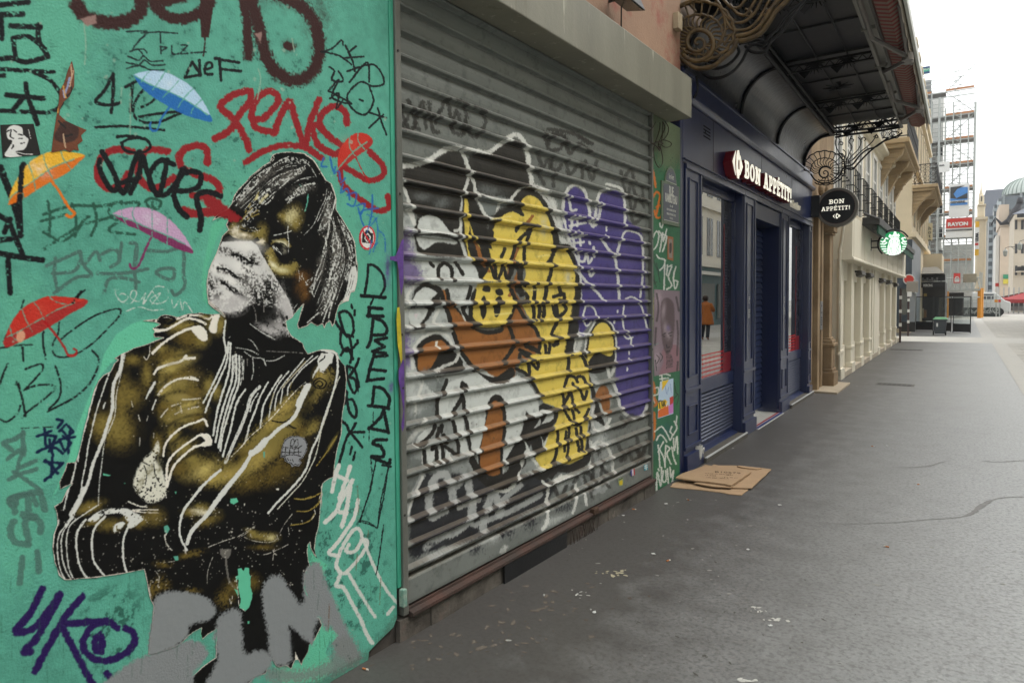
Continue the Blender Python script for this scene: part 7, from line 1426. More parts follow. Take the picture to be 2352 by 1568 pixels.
def heater(x, y, lab, y0):
    P = onX(1832.7+x*.2727, 366.5+y*.2727, -1.93); t = thing('patio_heater', tuple(P), lab, 'heater', 'infrared heaters under the cream fascia')
    q = MB(); q.hexa([(-1.98, P[1]-.35, P[2]-.05), (-1.98, P[1]+.35, P[2]-.05), (-1.86, P[1]+.35, P[2]-.0), (-1.86, P[1]-.35, P[2]-.0), (-2.0, P[1]-.35, P[2]+.03), (-2.0, P[1]+.35, P[2]+.03), (-1.88, P[1]+.35, P[2]+.09), (-1.88, P[1]-.35, P[2]+.09)]); q.build('heater_body', mat('heater_grey', '44413b', .5, .2, 9), t, .006)
    q = MB(); q.box(FW, -2.05, -1.94, P[1]-.02, P[1]+.02, P[2]+.06, P[2]+.1); q.build('mount', rl, t)
for x, y, l in ((530, 972, 'patio heater nearest the stone doorway, under the cream fascia'), (605, 988, 'second patio heater from the stone doorway, close beside the first'), (712, 1028, 'patio heater just past the dark drainpipe gap in the cream front'), (768, 1040, 'patio heater between the gap and the end of the cream front'), (828, 1062, 'patio heater farthest along the cream fascia')): heater(x, y, l, 0)
cs = thing('coffee_sign', (-1.35, 18, 2.86), 'round green and white illuminated sign with a crowned long-haired figure on a bracket', 'sign')
Yc = 18.0; pc = onY(2052.2, 559.6, Yc); R_ = .272
fw = lambda x, y: ((lambda P: (P[..., 0], P[..., 2]))(onY(x, y, Yc))); iv = lambda S, Z: proj(np.stack([S, np.full_like(S, Yc), Z], -1))
cvc = Cv(pc[0]-.3, pc[0]+.3, pc[2]-.3, pc[2]+.3, 700, fw, iv, '0f7a45')
draw(cvc, 'Z', '''
f e8efe8 0 : 775 628 790 640 805 635 812 605 820 602 828 610 835 635 850 625 860 640 852 655 862 662 780 664 765 650
b e8efe8 0 e2 : 760 720 768 690 785 668 810 660 840 662 858 680 866 720 870 770 856 812 820 816 780 814 756 780
s e8efe8 9 : 700 665 730 660 760 670 / 716 700 740 690 / 700 690 725 690 745 660 / 700 712 730 715 750 700 / 704 735 740 735 / 712 755 745 755 / 722 775 750 772 / 735 795 760 790
s e8efe8 9 : 915 665 895 660 875 672 / 905 700 885 690 / 920 690 895 690 880 662 / 922 712 895 715 876 700 / 918 735 885 735 / 912 755 885 755 / 900 775 876 772 / 888 795 868 790
s 0f7a45 4 : 782 690 772 720 782 750 770 790 / 770 680 762 720 / 795 735 790 770 800 800 / 845 690 854 720 844 750 856 790 / 858 690 862 720 / 830 735 836 770 826 800 / 795 680 800 700 805 712 / 836 682 830 700
s 1d4a34 3 : 795 683 803 683 / 822 683 830 683 / 808 708 818 708
s 0f7a45 4 : 778 655 860 655''', PAL)
q = MB(); q.disc((pc[0], Yc+.06, pc[2]), UXn, UZ, R_+.008, .118, 44); q.build('rim', mat('rim_dark', '1c2a24', .5, .1, 5), cs, .01)
q = MB(); q.disc((pc[0], Yc-.0585, pc[2]), UXn, UZ, R_, .003, 44); o = q.build('lit_face', painted('emblem_print', cvc, .3, 0), cs); set_uv(o, cvc, lambda P: (P[:, 0], P[:, 2]))
em = MATS['emblem_print'].node_tree; em.links.new([n for n in em.nodes if n.type == 'TEX_IMAGE'][0].outputs[0], em.nodes['Principled BSDF'].inputs['Emission Color']); em.nodes['Principled BSDF'].inputs['Emission Strength'].default_value = .6
q = MB(); th_ = np.linspace(math.radians(25), math.radians(135), 20); q.tube([(pc[0]+.315*math.cos(a), Yc, pc[2]+.315*math.sin(a)) for a in th_], .02, 6); th_ = np.linspace(math.radians(140), math.radians(225), 16); q.tube([(pc[0]+.315*math.cos(a), Yc, pc[2]+.315*math.sin(a)) for a in th_], .02, 6)
for dz in (-.07, .08): q.tube([(-1.83, Yc, pc[2]+dz), (pc[0]-.3, Yc, pc[2]+dz)], .016, 6)
q.box(FW, -1.84, -1.82, Yc-.04, Yc+.04, pc[2]-.14, pc[2]+.14); q.build('bracket', rl, cs)
ra = thing('rolled_awning', (-1.6, 22, 3.2), 'rolled dark awning with green cloth above the cream fascia', 'awning')
q = MB(); q.box(FW, -1.83, -1.50, 16.3, 28.6, 3.16, 3.32); q.tube([(-1.8, 16.3, 3.4), (-1.5, 16.3, 3.26)], .03, 6); q.tube([(-1.6, 16.4, 3.1), (-1.6, 28.5, 3.1)], .06, 10); q.build('cassette', mat('cassette_dark', '262725', .5, .2, 6), ra, .01)
q = MB(); q.box(FW, -1.56, -1.53, 16.4, 28.4, 2.98, 3.15); q.build('valance', mat('green_cloth', '1c4a38', .8, .2, 6), ra)
# ornate balcony on the cream building, and the limestone block beyond the side street
def balcony(Yn, Yf, z, out, lab, x0=-2.2):
    t = thing('balcony', (x0, Yn, z), lab, 'balcony'); st = mat('balcony_stone', 'b09a78', .8, .2, 2, .3)
    q = MB(); q.box(FW, x0, x0+out, Yn, Yf, z, z+.14); q.box(FW, x0, x0+out-.12, Yn+.12, Yf-.12, z-.12, z-.001); q.build('slab', st, t, .02)
    for y in (Yn+.5, (Yn+Yf)/2, Yf-.5):
        q = MB(); q.prism([(x0, y-.16, z-.121), (x0+out*.8, y-.16, z-.121), (x0+out*.72, y-.16, z-.3), (x0+out*.4, y-.16, z-.55), (x0+out*.16, y-.16, z-.95), (x0, y-.16, z-1.2)], [(x0, y+.16, z-.121), (x0+out*.8, y+.16, z-.121), (x0+out*.72, y+.16, z-.3), (x0+out*.4, y+.16, z-.55), (x0+out*.16, y+.16, z-.95), (x0, y+.16, z-1.2)])
        for k in range(5): q.box(FW, x0, x0+out*(.74-.13*k), y-.2, y+.2, z-.22-.16*k, z-.18-.16*k)
        q.build('corbel', st, t, .01)
    q = MB(); ring = [(x0, Yn+.06), (x0+out-.06, Yn+.06), (x0+out-.06, Yf-.06), (x0, Yf-.06)]
    for zz in (z+.2, z+1.05): q.tube([(a, c, zz) for a, c in ring], .02, 6)
    def bal(a, c, u, v):
        for k in range(2): q.tube([(a+u*.09*math.sin(w*2.1+k*3.14), c+v*.09*math.sin(w*2.1+k*3.14), z+.2+.85*w/6) for w in range(7)], .01, 4)
        q.tube([(a, c, z+.2), (a, c, z+1.05)], .01, 4)
    for k in range(int(out/.2)): bal(x0+.1+k*.2, Yn+.06, 1, 0)
    for k in range(int((Yf-Yn)/.24)): bal(x0+out-.06, Yn+.15+k*.24, 0, 1)
    q.build('railing', rl, t)
balcony(23.6, 29.2, 6.25, .78, 'ornate iron balcony on stone corbels high on the cream building')
lb = thing('limestone_building', (-2.0, 40, 0), 'tall limestone apartment building beyond the side street', 'building'); haus = mat('pale_limestone', 'd0c2a6', .8, .15, .8, .15, 10)
XL = -2.05; HL = float(onY(2130, 322, 53)[2])
q = MB(); q.box(FW, -12, XL, 36.5, 53, 0, HL); q.build('wall', haus, lb)
q = MB()
for z in (4.4, 7.6, 10.8, HL-.25): q.box(FW, XL-.1, XL+.18, 36.4, 53.05, z, z+.22)
q.build('string_courses', haus, lb, .02)
q = MB(); q.box(FW, XL-.3, XL+.03, 36.46, 44, .2, 4.3); q.box(FW, -8, XL-.02, 36.42, 36.46, .2, 4.3); q.build('shop_cladding', mat('slate_cladding', '3c4852', .4, .2, 2), lb)
for y in np.arange(38, 52.5, 2.4):
    for z in (5, 8.3, 11.5):
        q = MB(); q.box(FW, XL-.1, XL+.04, y-.62, y-.5, z, z+2.1); q.box(FW, XL-.1, XL+.04, y+.5, y+.62, z, z+2.1); q.box(FW, XL-.1, XL+.06, y-.7, y+.7, z+2.1, z+2.22); w_ = q.build('window', haus, lb); q = MB(); q.box(FW, XL-.1, XL+.01, y-.5, y+.5, z, z+2.1); q.build('pane', wg_, w_)
balcony(36.3, 44, 6.6, 1.0, 'dark iron balcony on the limestone building beyond the side street', XL)
def street_lamp(px, py, Y, h, lab, s=1):
    P = onY(px, py, Y); t = thing('street_lamp', tuple(P), lab, 'street lamp')
    q = MB(); q.tube([(P[0]-s*1.0, Y, P[2]+.5), (P[0]-s*.4, Y, P[2]+.62), (P[0], Y, P[2]+.5)], .03, 6); q.tube([(P[0]-s*1.0, Y, P[2]+.1), (P[0]-s*.5, Y, P[2]+.55)], .02, 5); q.build('arm', rl, t)
    q = MB(); q.lathe((P[0], P[1], P[2]-.35), [(.08, 0), (.16, .1), (.2, .5), (.23, .52), (.1, .68), (.04, .72), (.03, .85)], 8); q.build('lantern', mat('lantern_glass', '7d8078', .3, .1, 5), t)
street_lamp(2137, 660-5, 52, 1, 'dark wall lantern beside the hotel banner')
hb = thing('hotel_banner', tuple(onY(2134, 550, 50)), 'narrow cream vertical hotel sign hung on the limestone building', 'sign')
x0, x1, z0, z1 = XY(2129, 512, 2142, 553, 50); q = MB(); q.box(FW, x0, x1, 50, 50.06, z0, z1); q.build('banner', mat('cream_cloth', 'c9bd9c', .7, .1, 4), hb)
for i, chh in enumerate('hotel'): text(chh, ((x0+x1)/2, 49.99, z1-.42-i*.24), UXn, UZ, .3, rl, hb, 'lettering', .004, 'CENTER', .004)
fs = thing('for_sale_board', tuple(onY(2198-66, 165, 60)), 'small green and blue estate board high on the facade against the sky', 'sign'); x0, x1, z0, z1 = XY(2114, 152, 2136, 172, 48)
q = MB(); q.box(FW, x0-.3, x1, 48, 48.05, z0, z1); q.build('board', mat('board_green', '3fa38c', .5, .1, 3), fs); q = MB(); q.box(FW, x0-.3, x1, 47.98, 47.999, z0, z0+(z1-z0)*.3); q.box(FW, x0-.3, x1, 47.98, 47.999, z1-.1, z1); q.build('blue_bands', mat('board_blue', '26446e', .5, .1, 3), fs)
text('ENDU', (x0, 47.985, z0+(z1-z0)*.5), UXn, UZ, .2, mat('w_text', 'd8d8d4', .5, .05, 3, 0), fs)
# ---- far end of the street ----
def fb(t, name, x0, y0, x1, y1, Y, d, m, bev=0):   # box whose front face covers these measured pixels at distance Y
    a, c, z0, z1 = XY(x0, y0, x1, y1, Y); q = MB(); q.box(FW, a, c, Y, Y+d, z0, z1); return q.build(name, m, t, bev)
steel = mat('scaffold_steel', 'a9aeab', .45, .15, 4, 0, 10, .2); plank = mat('scaffold_plank', 'b07c52', .8, .2, 3, 0); deckd = mat('deck_dark', '6a6a68', .7, .2, 3, 0)
E_ = lambda x, y: (2046.6+x*.1948, 397.1+y*.1948)
sc = thing('scaffold_tower', (-.6, 67, 0), 'tall narrow steel scaffolding tower with orange-edged platforms', 'scaffolding')
Ys = 66.0; xs_ = [onY(x, 600, Ys)[0] for x in (2113, 2134, 2152, 2166, 2184, 2201, 2219, 2234)]; top = [onY(x, y, Ys)[2] for x, y in ((2113, 190), (2134, 210), (2152, 225), (2166, 250), (2184, 235), (2201, 260), (2219, 262), (2234, 235))]
for i, (x, zt) in enumerate(zip(xs_, top)):
    for dy in (0, 1.6):
        q = MB(); q.tube([(x, Ys+dy, 2.3), (x, Ys+dy, zt-.5*(dy > 0))], .05 if i not in (2, 7) else .09, 6); q.build('standard', steel, sc)
zl = np.arange(4.6, 19.5, 1.95)
for k, z in enumerate(zl):
    hi = 7 if z < max(top[3:]) else 3
    q = MB(); q.box(FW, xs_[0], xs_[3 if z > 18 else 7], Ys+.05, Ys+1.55, z-.05, z); q.build('platform', deckd, sc)
    q = MB(); q.box(FW, xs_[3], xs_[7]-.1, Ys-.03, Ys+.03, z, z+.15); q.box(FW, xs_[0], xs_[1], Ys-.03, Ys+.03, z, z+.15); q.split('toe_board', plank, sc)
    q = MB()
    for dz in (.35, .7, 1.0, 1.45): q.tube([(xs_[0], Ys, z+dz), (xs_[7], Ys, z+dz)], .028, 5)
    q.tube([(xs_[0], Ys, z-.08), (xs_[7], Ys, z-.08)], .04, 5); q.tube([(xs_[0], Ys+1.6, z-.08), (xs_[7], Ys+1.6, z-.08)], .04, 5); q.build('guard_rail', steel, sc)
    q = MB(); q.tube([(xs_[3], Ys+.1, z), (xs_[7], Ys+.1, z+1.9)] if k % 2 else [(xs_[7], Ys+.1, z), (xs_[3], Ys+.1, z+1.9)], .03, 5)
    for j in range(6): q.tube([(xs_[4]+(xs_[5]-xs_[4])*(j % 2), Ys-.05, z+j*.33), (xs_[4]+(xs_[5]-xs_[4])*((j+1) % 2), Ys-.05, z+(j+1)*.33)], .022, 4)
    q.build('brace', steel, sc)
    q = MB(); q.box(FW, xs_[0]+.05, xs_[1]-.05, Ys+.3, Ys+.34, z+.1, z+(1.2 if k % 3 else 1.7)); q.build('netting_panel', mat('grey_net', '85898a', .8, .2, 3, 0), sc)
ws = thing('sheeting_building', (-2, 69, 0), 'pale sheeted building face behind the scaffolding tower', 'building'); fb(ws, 'lower_sheeting', 2166, 560, 2236, 690, 68.6, 4, mat('white_sheeting2', 'c9cac6', .7, .3, 1.5, 0)); fb(ws, 'sheeted_wall', 2105, 215, 2168, 690, 68.5, 8, mat('white_sheeting', 'd5d6d2', .7, .08, 1, 0)); fb(ws, 'grey_wall', 2108, 330, 2150, 700, 68.3, .15, mat('grey_render', '8a8782', .7, .2, 1, 0)); 
for i, yy in enumerate((330, 372, 420, 470, 522, 575, 625)): fb(ws, 'window', 2151, yy, 2165, yy+28, 68.4, .1, mat('dark_window', '2d3032', .4, .2, 2, 0))
def banner(t_, x0, y0, x1, y1, Y, m): return fb(t_, 'banner_cloth', x0, y0, x1, y1, Y, .04, m)
b1_ = thing('advertising_banner', tuple(onY(2202, 445, 65.8)), 'white scaffold banner with a blue swoosh emblem and dark capitals', 'banner'); white = mat('banner_white', 'd9dad8', .6, .05, 2, 0); x0, y0 = E_(680, 120); x1, y1 = E_(925, 530); banner(b1_, x0, y0, x1, y1, 65.85, white)
x0, y0 = E_(697, 165); x1, y1 = E_(905, 388); fb(b1_, 'blue_field', x0, y0, x1, y1, 65.8, .03, mat('banner_blue', '4b86c8', .6, .1, 2, 0))
q = MB(); pts = [(700, 170), (870, 150), (780, 190), (735, 250), (770, 300), (900, 235), (900, 300), (790, 308), (700, 300)]; q.prism([tuple(onY(*E_(a, c), 65.78)) for a, c in pts], [tuple(onY(*E_(a, c), 65.79)) for a, c in pts]); q.build('dark_swoosh', mat('swoosh', '3a3d40', .6, .1, 2, 0), b1_)
x0, y0 = E_(695, 318); x1, y1 = E_(905, 360); fb(b1_, 'white_band', x0, y0, x1, y1, 65.77, .01, white)
a, c, z0, z1 = XY(*E_(700, 318), *E_(905, 360), 65.7); text('GENERE', (a, 65.75, z0), UXn, UZ, (z1-z0)*1.25, mat('dark_text', '35383c', .6, .05, 2, 0), b1_, extrude=.005, bold=.008, xs=(c-a)/((z1-z0)*1.25*4.3))
a, c, z0, z1 = XY(*E_(700, 398), *E_(900, 415), 65.7); text('www.genere.fr', (a, 65.75, z0), UXn, UZ, (z1-z0)*1.3, MATS['dark_text'], b1_, extrude=.005, bold=.0, xs=(c-a)/((z1-z0)*1.3*6.6))
b2_ = thing('advertising_banner', tuple(onY(2202, 520, 65.8)), 'red and white scaffold banner reading RAYON below the blue one', 'banner')
x0, y0 = E_(640, 440); x1, y1 = E_(965, 770); banner(b2_, x0, y0+22, x1, y1, 65.75, white); x0, y0 = E_(650, 525); x1, y1 = E_(955, 655); fb(b2_, 'red_field', x0, y0, x1, y1, 65.7, .03, mat('banner_red', 'c0352c', .6, .1, 2, 0)); x0, y0 = E_(645, 657); x1, y1 = E_(955, 690); fb(b2_, 'dark_strip', x0, y0, x1, y1, 65.7, .03, MATS['swoosh'])
a, c, z0, z1 = XY(*E_(668, 572), *E_(915, 628), 65.6); text('RAYON', (a, 65.68, z0), UXn, UZ, (z1-z0)*1.38, MATS['w_text'], b2_, extrude=.005, bold=.02, xs=(c-a)/((z1-z0)*1.38*3.55))
a, c, z0, z1 = XY(*E_(660, 665), *E_(945, 686), 65.6); text('VOUS SOUHAITE UN BON', (a, 65.68, z0), UXn, UZ, (z1-z0)*1.2, MATS['w_text'], b2_, extrude=.005, xs=(c-a)/((z1-z0)*1.2*14.5))
b3_ = thing('advertising_banner', tuple(onY(2244, 545, 65)), 'tall narrow yellow and white scaffold banner with vertical lettering', 'banner'); x0, y0 = E_(985, 570); x1, y1 = E_(1042, 975); banner(b3_, x0, y0, x1, y1, 65.0, mat('banner_yellow', 'd8a828', .6, .1, 2, 0)); x0, y0 = E_(985, 640); x1, y1 = E_(1042, 900); fb(b3_, 'white_field', x0, y0, x1, y1, 64.95, .03, white)
a, c, z0, z1 = XY(*E_(992, 690), *E_(1030, 810), 64.9); text('ULMA', (c, 64.93, z0), UZ, (-1, 0, 0), (c-a)*1.3, MATS['dark_text'], b3_, extrude=.005, bold=.02)
x0, y0 = E_(990, 825); x1, y1 = E_(1030, 855); fb(b3_, 'red_mark', x0, y0, x1, y1, 64.9, .02, MATS['banner_red'])
nt_ = thing('notice_board', tuple(onY(2156, 330, 65)), 'small white notice high on the scaffolding tower', 'sign'); a = 2016+515*.2727; fb(nt_, 'board', a, 370, a+25, 397, 65.85, .03, white)
a, c, z0, z1 = XY(2157, 376, 2178, 381, 65.6); text('ULMA', (a, 65.82, z0), UXn, UZ, (z1-z0)*1.3, MATS['dark_text'], nt_, extrude=.004, bold=.01)
# covered walkway with yellow posts
wk = thing('covered_walkway', (-.8, 63, 0), 'scaffold walkway on yellow padded posts below the scaffolding tower', 'scaffolding'); yel = mat('yellow_padding', 'd08a12', .5, .15, 3, 0)
for x, b0 in ((460, 765), (655, 765), (836, 730), (1040, 770), (1062, 765)):
    X, Y_, _ = onZ(2046.6+x*.1948, 580.3+b0*.1948); q = MB(); q.tube([(X, Y_, 0), (X, Y_, 2.35)], .14 if x != 836 else .09, 8); q.build('padded_post', yel, wk); q = MB(); q.tube([(X, Y_, 2.35), (X, Y_, 3.6)], .05, 6); q.build('upper_post', steel, wk)
q = MB(); a, c, z0, z1 = XY(*[2046.6+455*.1948, 580.3+420*.1948], *[2046.6+1050*.1948, 580.3+440*.1948], 64); q.box(FW, a, c, 63.5, 67, z0-.1, z0+.05); q.tube([(a, 63.4, z0+.9), (c, 63.4, z0+.9)], .05, 6); q.tube([(a, 63.4, z0-.6), (c, 63.4, z0-.6)], .05, 6)
for k in range(16): q.tube([(a+(c-a)*k/16, 63.4, z0+(.9 if k % 2 else 0)), (a+(c-a)*(k+1)/16, 63.4, z0+(0 if k % 2 else .9))], .03, 4)
q.build('lattice_girder', steel, wk)
fb(wk, 'tarpaulin', 2046.6+848*.1948, 580.3+245*.1948, 2046.6+1010*.1948, 580.3+352*.1948, 63.3, .5, mat('tarp', '8b8574', .8, .3, 2, .3, 3), .03)
fb(wk, 'shaded_passage', 2046.6+480*.1948, 580.3+470*.1948, 2046.6+860*.1948, 580.3+740*.1948, 67, .3, mat('dark_passage', '2e2c2a', .8, .4, 1, 0))  # dark panel stands in for the shade inside the passage
lk = thing('red_sign', tuple(onY(2198, 640, 63)), 'white and red sign with a padlock shape on the scaffold walkway', 'sign'); fb(lk, 'board', 2190, 627, 2206, 650, 63.0, .05, mat('sign_red2', 'c8362e', .5, .1, 3, 0))
q = MB(); P = onY(2198, 642, 62.95); q.box(FW, P[0]-.16, P[0]+.16, 62.93, 62.96, P[2]-.18, P[2]+.1); q.disc((P[0], 62.96, P[2]+.1), UXn, UZ, .14, .03, 16, .08); q.build('padlock', MATS['w_text'], lk)
gh = thing('hoarding', tuple(onZ(2255, 727)), 'dark site hoarding covered in pale scribbles', 'fence'); fb(gh, 'board', 2211, 706, 2299, 727, 70, .1, mat('hoarding_green', '3a4442', .7, .3, 2, 0))
a, c, z0, z1 = XY(2212, 707, 2298, 726, 69.9); rg = np.random.RandomState(3); q = MB()
for k in range(34): x = a+rg.uniform(0, c-a-.3); q.tube([(x, 69.97, z0+.15+rg.uniform(0, .3)), (x+rg.uniform(-.2, .3), 69.97, z1-.1-rg.uniform(0, .4)), (x+rg.uniform(0, .4), 69.97, z0+rg.uniform(.2, .8))], .02, 4)
q.build('scribbles', mat('scribble', 'b0b6b2', .7, .1, 3, 0), gh)
q = MB(); [q.tube([(a+(c-a)*k/8, 70, z1), (a+(c-a)*k/8, 70, z1+1.0)], .03, 4) for k in range(9)]; [q.tube([(a, 70, z1+h), (c, 70, z1+h)], .025, 4) for h in (.4, .7, 1.0)]; q.build('mesh_fence', steel, gh)
van = thing('parked_van', tuple(onZ(2250, 726)), 'white van partly hidden behind the scribbled hoarding', 'van'); Pv = onY(2246, 726, 72); vx = Pv[0]
q = MB(); q.prism([(vx-2.2, 72, .35), (vx+2.3, 72, .35), (vx+2.3, 72, 1.2), (vx+1.9, 72, 1.35), (vx+1.2, 72, 2.05), (vx-2.0, 72, 2.1), (vx-2.2, 72, 1.6)], [(vx-2.2, 73.8, .35), (vx+2.3, 73.8, .35), (vx+2.3, 73.8, 1.2), (vx+1.9, 73.8, 1.35), (vx+1.2, 73.8, 2.05), (vx-2.0, 73.8, 2.1), (vx-2.2, 73.8, 1.6)]); q.build('body', mat('van_white', 'c9cbca', .3, .05, 2, 0), van, .08)
for xx in (-1.4, 1.5): q = MB(); q.disc((vx+xx, 72.0, .36), UXn, UZ, .34, .12, 20); q.build('wheel', mat('tyre', '1a1a1a', .8, .1, 3, 0), van)
q = MB(); q.box(FW, vx+.3, vx+1.1, 71.98, 71.995, 1.4, 1.9); q.build('side_window', wg_, van)
# black terrace shop with grey canopy, signs
ps_ = thing('piercing_shop', (-3, 46, 0), 'black-fronted piercing shop with grey canopy beyond the side street', 'shop'); blk = mat('shop_black', '141414', .4, .2, 3, 0); e2 = lambda x, y: (2046.6+x*.1948, 580.3+y*.1948)
fb(ps_, 'wall', *e2(90, 340), *e2(640, 800), 47.2, 6, mat('shop_inside', '3a3835', .6, .3, 2, 0)); fb(ps_, 'upper_wall', *e2(200, 10), *e2(600, 260), 47.6, 5, haus)
fb(ps_, 'fascia', *e2(190, 255), *e2(640, 335), 46, 1.1, blk, .02); fb(ps_, 'lower_fascia', *e2(318, 345), *e2(640, 412), 45.6, .3, blk, .02); fb(ps_, 'sign_rail', *e2(318, 338), *e2(640, 347), 45.5, .4, steel)
q = MB(); a, c, z0, z1 = XY(*e2(190, 150), *e2(630, 255), 45.4); q.prism([(a, 45.0, z0), (a, 47.1, z0), (a, 47.1, z1)], [(c, 45.0, z0), (c, 47.1, z0), (c-.4, 47.1, z1)]); q.build('canopy', mat('grey_canvas', '77746c', .8, .15, 2, .1, 6), ps_)
a, c, z0, z1 = XY(*e2(380, 368), *e2(510, 400), 45.5); text('PIERCING', (a, 45.58, z0), UXn, UZ, (z1-z0)*1.38, MATS['w_text'], ps_, extrude=.004, bold=.004, xs=(c-a)/((z1-z0)*1.38*5.1))
a, c, z0, z1 = XY(*e2(360, 290), *e2(560, 330), 45.9); q = MB(); [q.box(FW, a+(c-a)*k/7, a+(c-a)*(k+.8)/7, 45.95, 45.99, z0, z1-.1*(k % 2)) for k in range(7)]; q.split('pale_panel', mat('grey_text', '8a8a86', .5, .4, 3, 0), ps_)
fb(ps_, 'door', *e2(500, 520), *e2(610, 745), 47.1, .08, blk); fb(ps_, 'pale_door', *e2(360, 655), *e2(386, 770), 47.0, .1, crm); fb(ps_, 'curtain', *e2(318, 415), *e2(360, 800), 46.6, .3, mat('grey_curtain', '8b9296', .7, .2, 8, 0)); fb(ps_, 'plant_poster', *e2(386, 480), *e2(422, 520), 47.0, .05, mat('ochre', 'b09850', .6, .2, 3, 0))
fb(ps_, 'planter', *e2(385, 675), *e2(418, 765), 46.8, .2, mat('terracotta', '8a6a4a', .8, .2, 3, 0))
ng = thing('no_entry_sign', tuple(onY(2087, 640, 34)), 'round red and white road sign at the end of the cream building', 'road sign'); P = onY(*e2(212, 315), 36); q = MB(); q.disc((P[0], 36, P[2]), UXn, UZ, .24, .03, 24); q.build('disc', mat('w_disc', 'c9c9c4', .5, .05, 3, 0), ng); q = MB(); q.disc((P[0], 35.96, P[2]), UXn, UZ, .19, .01, 24); q.build('red_disc', MATS['banner_red'], ng); q = MB(); q.tube([(P[0], 36.05, 0), (P[0], 36.05, P[2])], .03, 6); q.build('pole', steel, ng)
tp = thing('terrace_partition', (-1.9, 34, 0), 'grey framed terrace box with clear screen at the corner of the cream building', 'partition')
fb(tp, 'sign_box', *e2(180, 335), *e2(318, 470), 35.4, .35, mat('box_grey', '8a847a', .6, .1, 3, 0), .02); fb(tp, 'grey_panel', *e2(205, 470), *e2(285, 815), 35.6, .05, mat('panel_grey', '8b9094', .4, .1, 2, 0)); fb(tp, 'glass_panel', *e2(100, 420), *e2(190, 730), 35.5, .03, mat('dull_glass', '5d605c', .2, .4, 3, 0)); fb(tp, 'black_base', *e2(100, 815), *e2(285, 930), 35.3, .06, blk)
q = MB(); [q.tube([tuple(onY(*e2(290, 470), 35.3)), tuple(onZ(*e2(280, 930)))], .03, 6)]; q.build('frame_post', steel, tp)
for i, (x0, y0, x1, y1, y2) in enumerate(((290, 810, 490, 915, 920), (505, 820, 705, 930, 935), (730, 835, 935, 940, 948))):
    t = thing('glass_screen', tuple(onZ(*e2((x0+x1)/2, y2))), ('clear black-footed terrace screen next to the grey framed terrace box', 'clear black-footed terrace screen directly behind the wheelie bin', 'clear black-footed terrace screen on the open street side of the bin')[i], 'screen', 'glass terrace screens by the side street')
    g0, g1 = onZ(*e2(x0, y1)), onZ(*e2(x1, y2)); q = MB(); U = Vector(g1-g0); w = Vector((U.y, -U.x, 0)).normalized()*.03
    zt = onY(*e2(x0, y0), g0[1])[2]; z2 = onY(*e2(x0, 520), g0[1])[2]
    def wall(z0, z1, p=0.): A = [Vector((g0[0], g0[1], z0)), Vector((g1[0], g1[1], z0)), Vector((g1[0], g1[1], z1)), Vector((g0[0], g0[1], z1))]; return A, [v+w for v in A]
    q.prism(*wall(.04, zt)); q.build('black_panel', blk, t)
    q = MB(); q.tube([(g0[0], g0[1], 0), (g0[0], g0[1], z2)], .02, 5); q.tube([(g1[0], g1[1], 0), (g1[0], g1[1], z2)], .02, 5); q.tube([(g0[0], g0[1], z2), (g1[0], g1[1], z2)], .02, 5); q.build('frame', blk, t)
    m = bpy.data.materials.get('clear_glass')
    if not m:
        m = bpy.data.materials.new('clear_glass'); m.use_nodes = True; n_, l_ = m.node_tree.nodes, m.node_tree.links; n_.remove(n_['Principled BSDF']); tr = n_.new('ShaderNodeBsdfTransparent'); tr.inputs[0].default_value = (.86, .89, .88, 1); gl = n_.new('ShaderNodeBsdfGlossy'); gl.inputs['Roughness'].default_value = .02; ms = n_.new('ShaderNodeMixShader'); fr = n_.new('ShaderNodeFresnel'); l_.new(fr.outputs[0], ms.inputs[0]); l_.new(tr.outputs[0], ms.inputs[1]); l_.new(gl.outputs[0], ms.inputs[2]); l_.new(ms.outputs[0], n_['Material Output'].inputs[0])
    q = MB(); A, B = wall(zt, z2-.03); q.prism(A, [a+(b_-a)*.3 for a, b_ in zip(A, B)]); q.build('clear_pane', m, t)
wb = thing('wheelie_bin', tuple(onZ(2159, 769)), 'dark grey wheelie bin with green lid by the terrace screens', 'bin'); P = onZ(2159, 769); q = MB(); w, d, h = .24, .26, .68
q.hexa([(P[0]-w*.82, P[1]-d*.8, .06), (P[0]+w*.82, P[1]-d*.8, .06), (P[0]+w*.82, P[1]+d*.8, .06), (P[0]-w*.82, P[1]+d*.8, .06), (P[0]-w, P[1]-d, h), (P[0]+w, P[1]-d, h), (P[0]+w, P[1]+d, h), (P[0]-w, P[1]+d, h)]); q.box(FW, P[0]-w-.03, P[0]+w+.03, P[1]-d-.03, P[1]+d+.03, h-.06, h-.001); q.build('bin_body', mat('bin_grey', '3f454a', .5, .1, 3, 0), wb, .02)
q = MB(); q.hexa([(P[0]-w-.04, P[1]-d-.04, h), (P[0]+w+.04, P[1]-d-.04, h), (P[0]+w+.04, P[1]+d+.05, h), (P[0]-w-.04, P[1]+d+.05, h), (P[0]-w+.05, P[1]-d+.05, h+.07), (P[0]+w-.05, P[1]-d+.05, h+.07), (P[0]+w-.05, P[1]+d, h+.09), (P[0]-w+.05, P[1]+d, h+.09)]); q.build('lid', mat('lid_green', '4f8a5c', .5, .1, 3, 0), wb, .01)
for s in (-1, 1): q = MB(); q.disc((P[0]+s*w*.9-.03*(s > 0), P[1]-.12, .09), (0, 1, 0), UZ, .09, .05*s, 14); q.build('wheel', MATS['tyre'], wb)
fb(wb, 'label', 2150.5, 742, 2154.5, 750, P[1]-d-.01, .005, white)
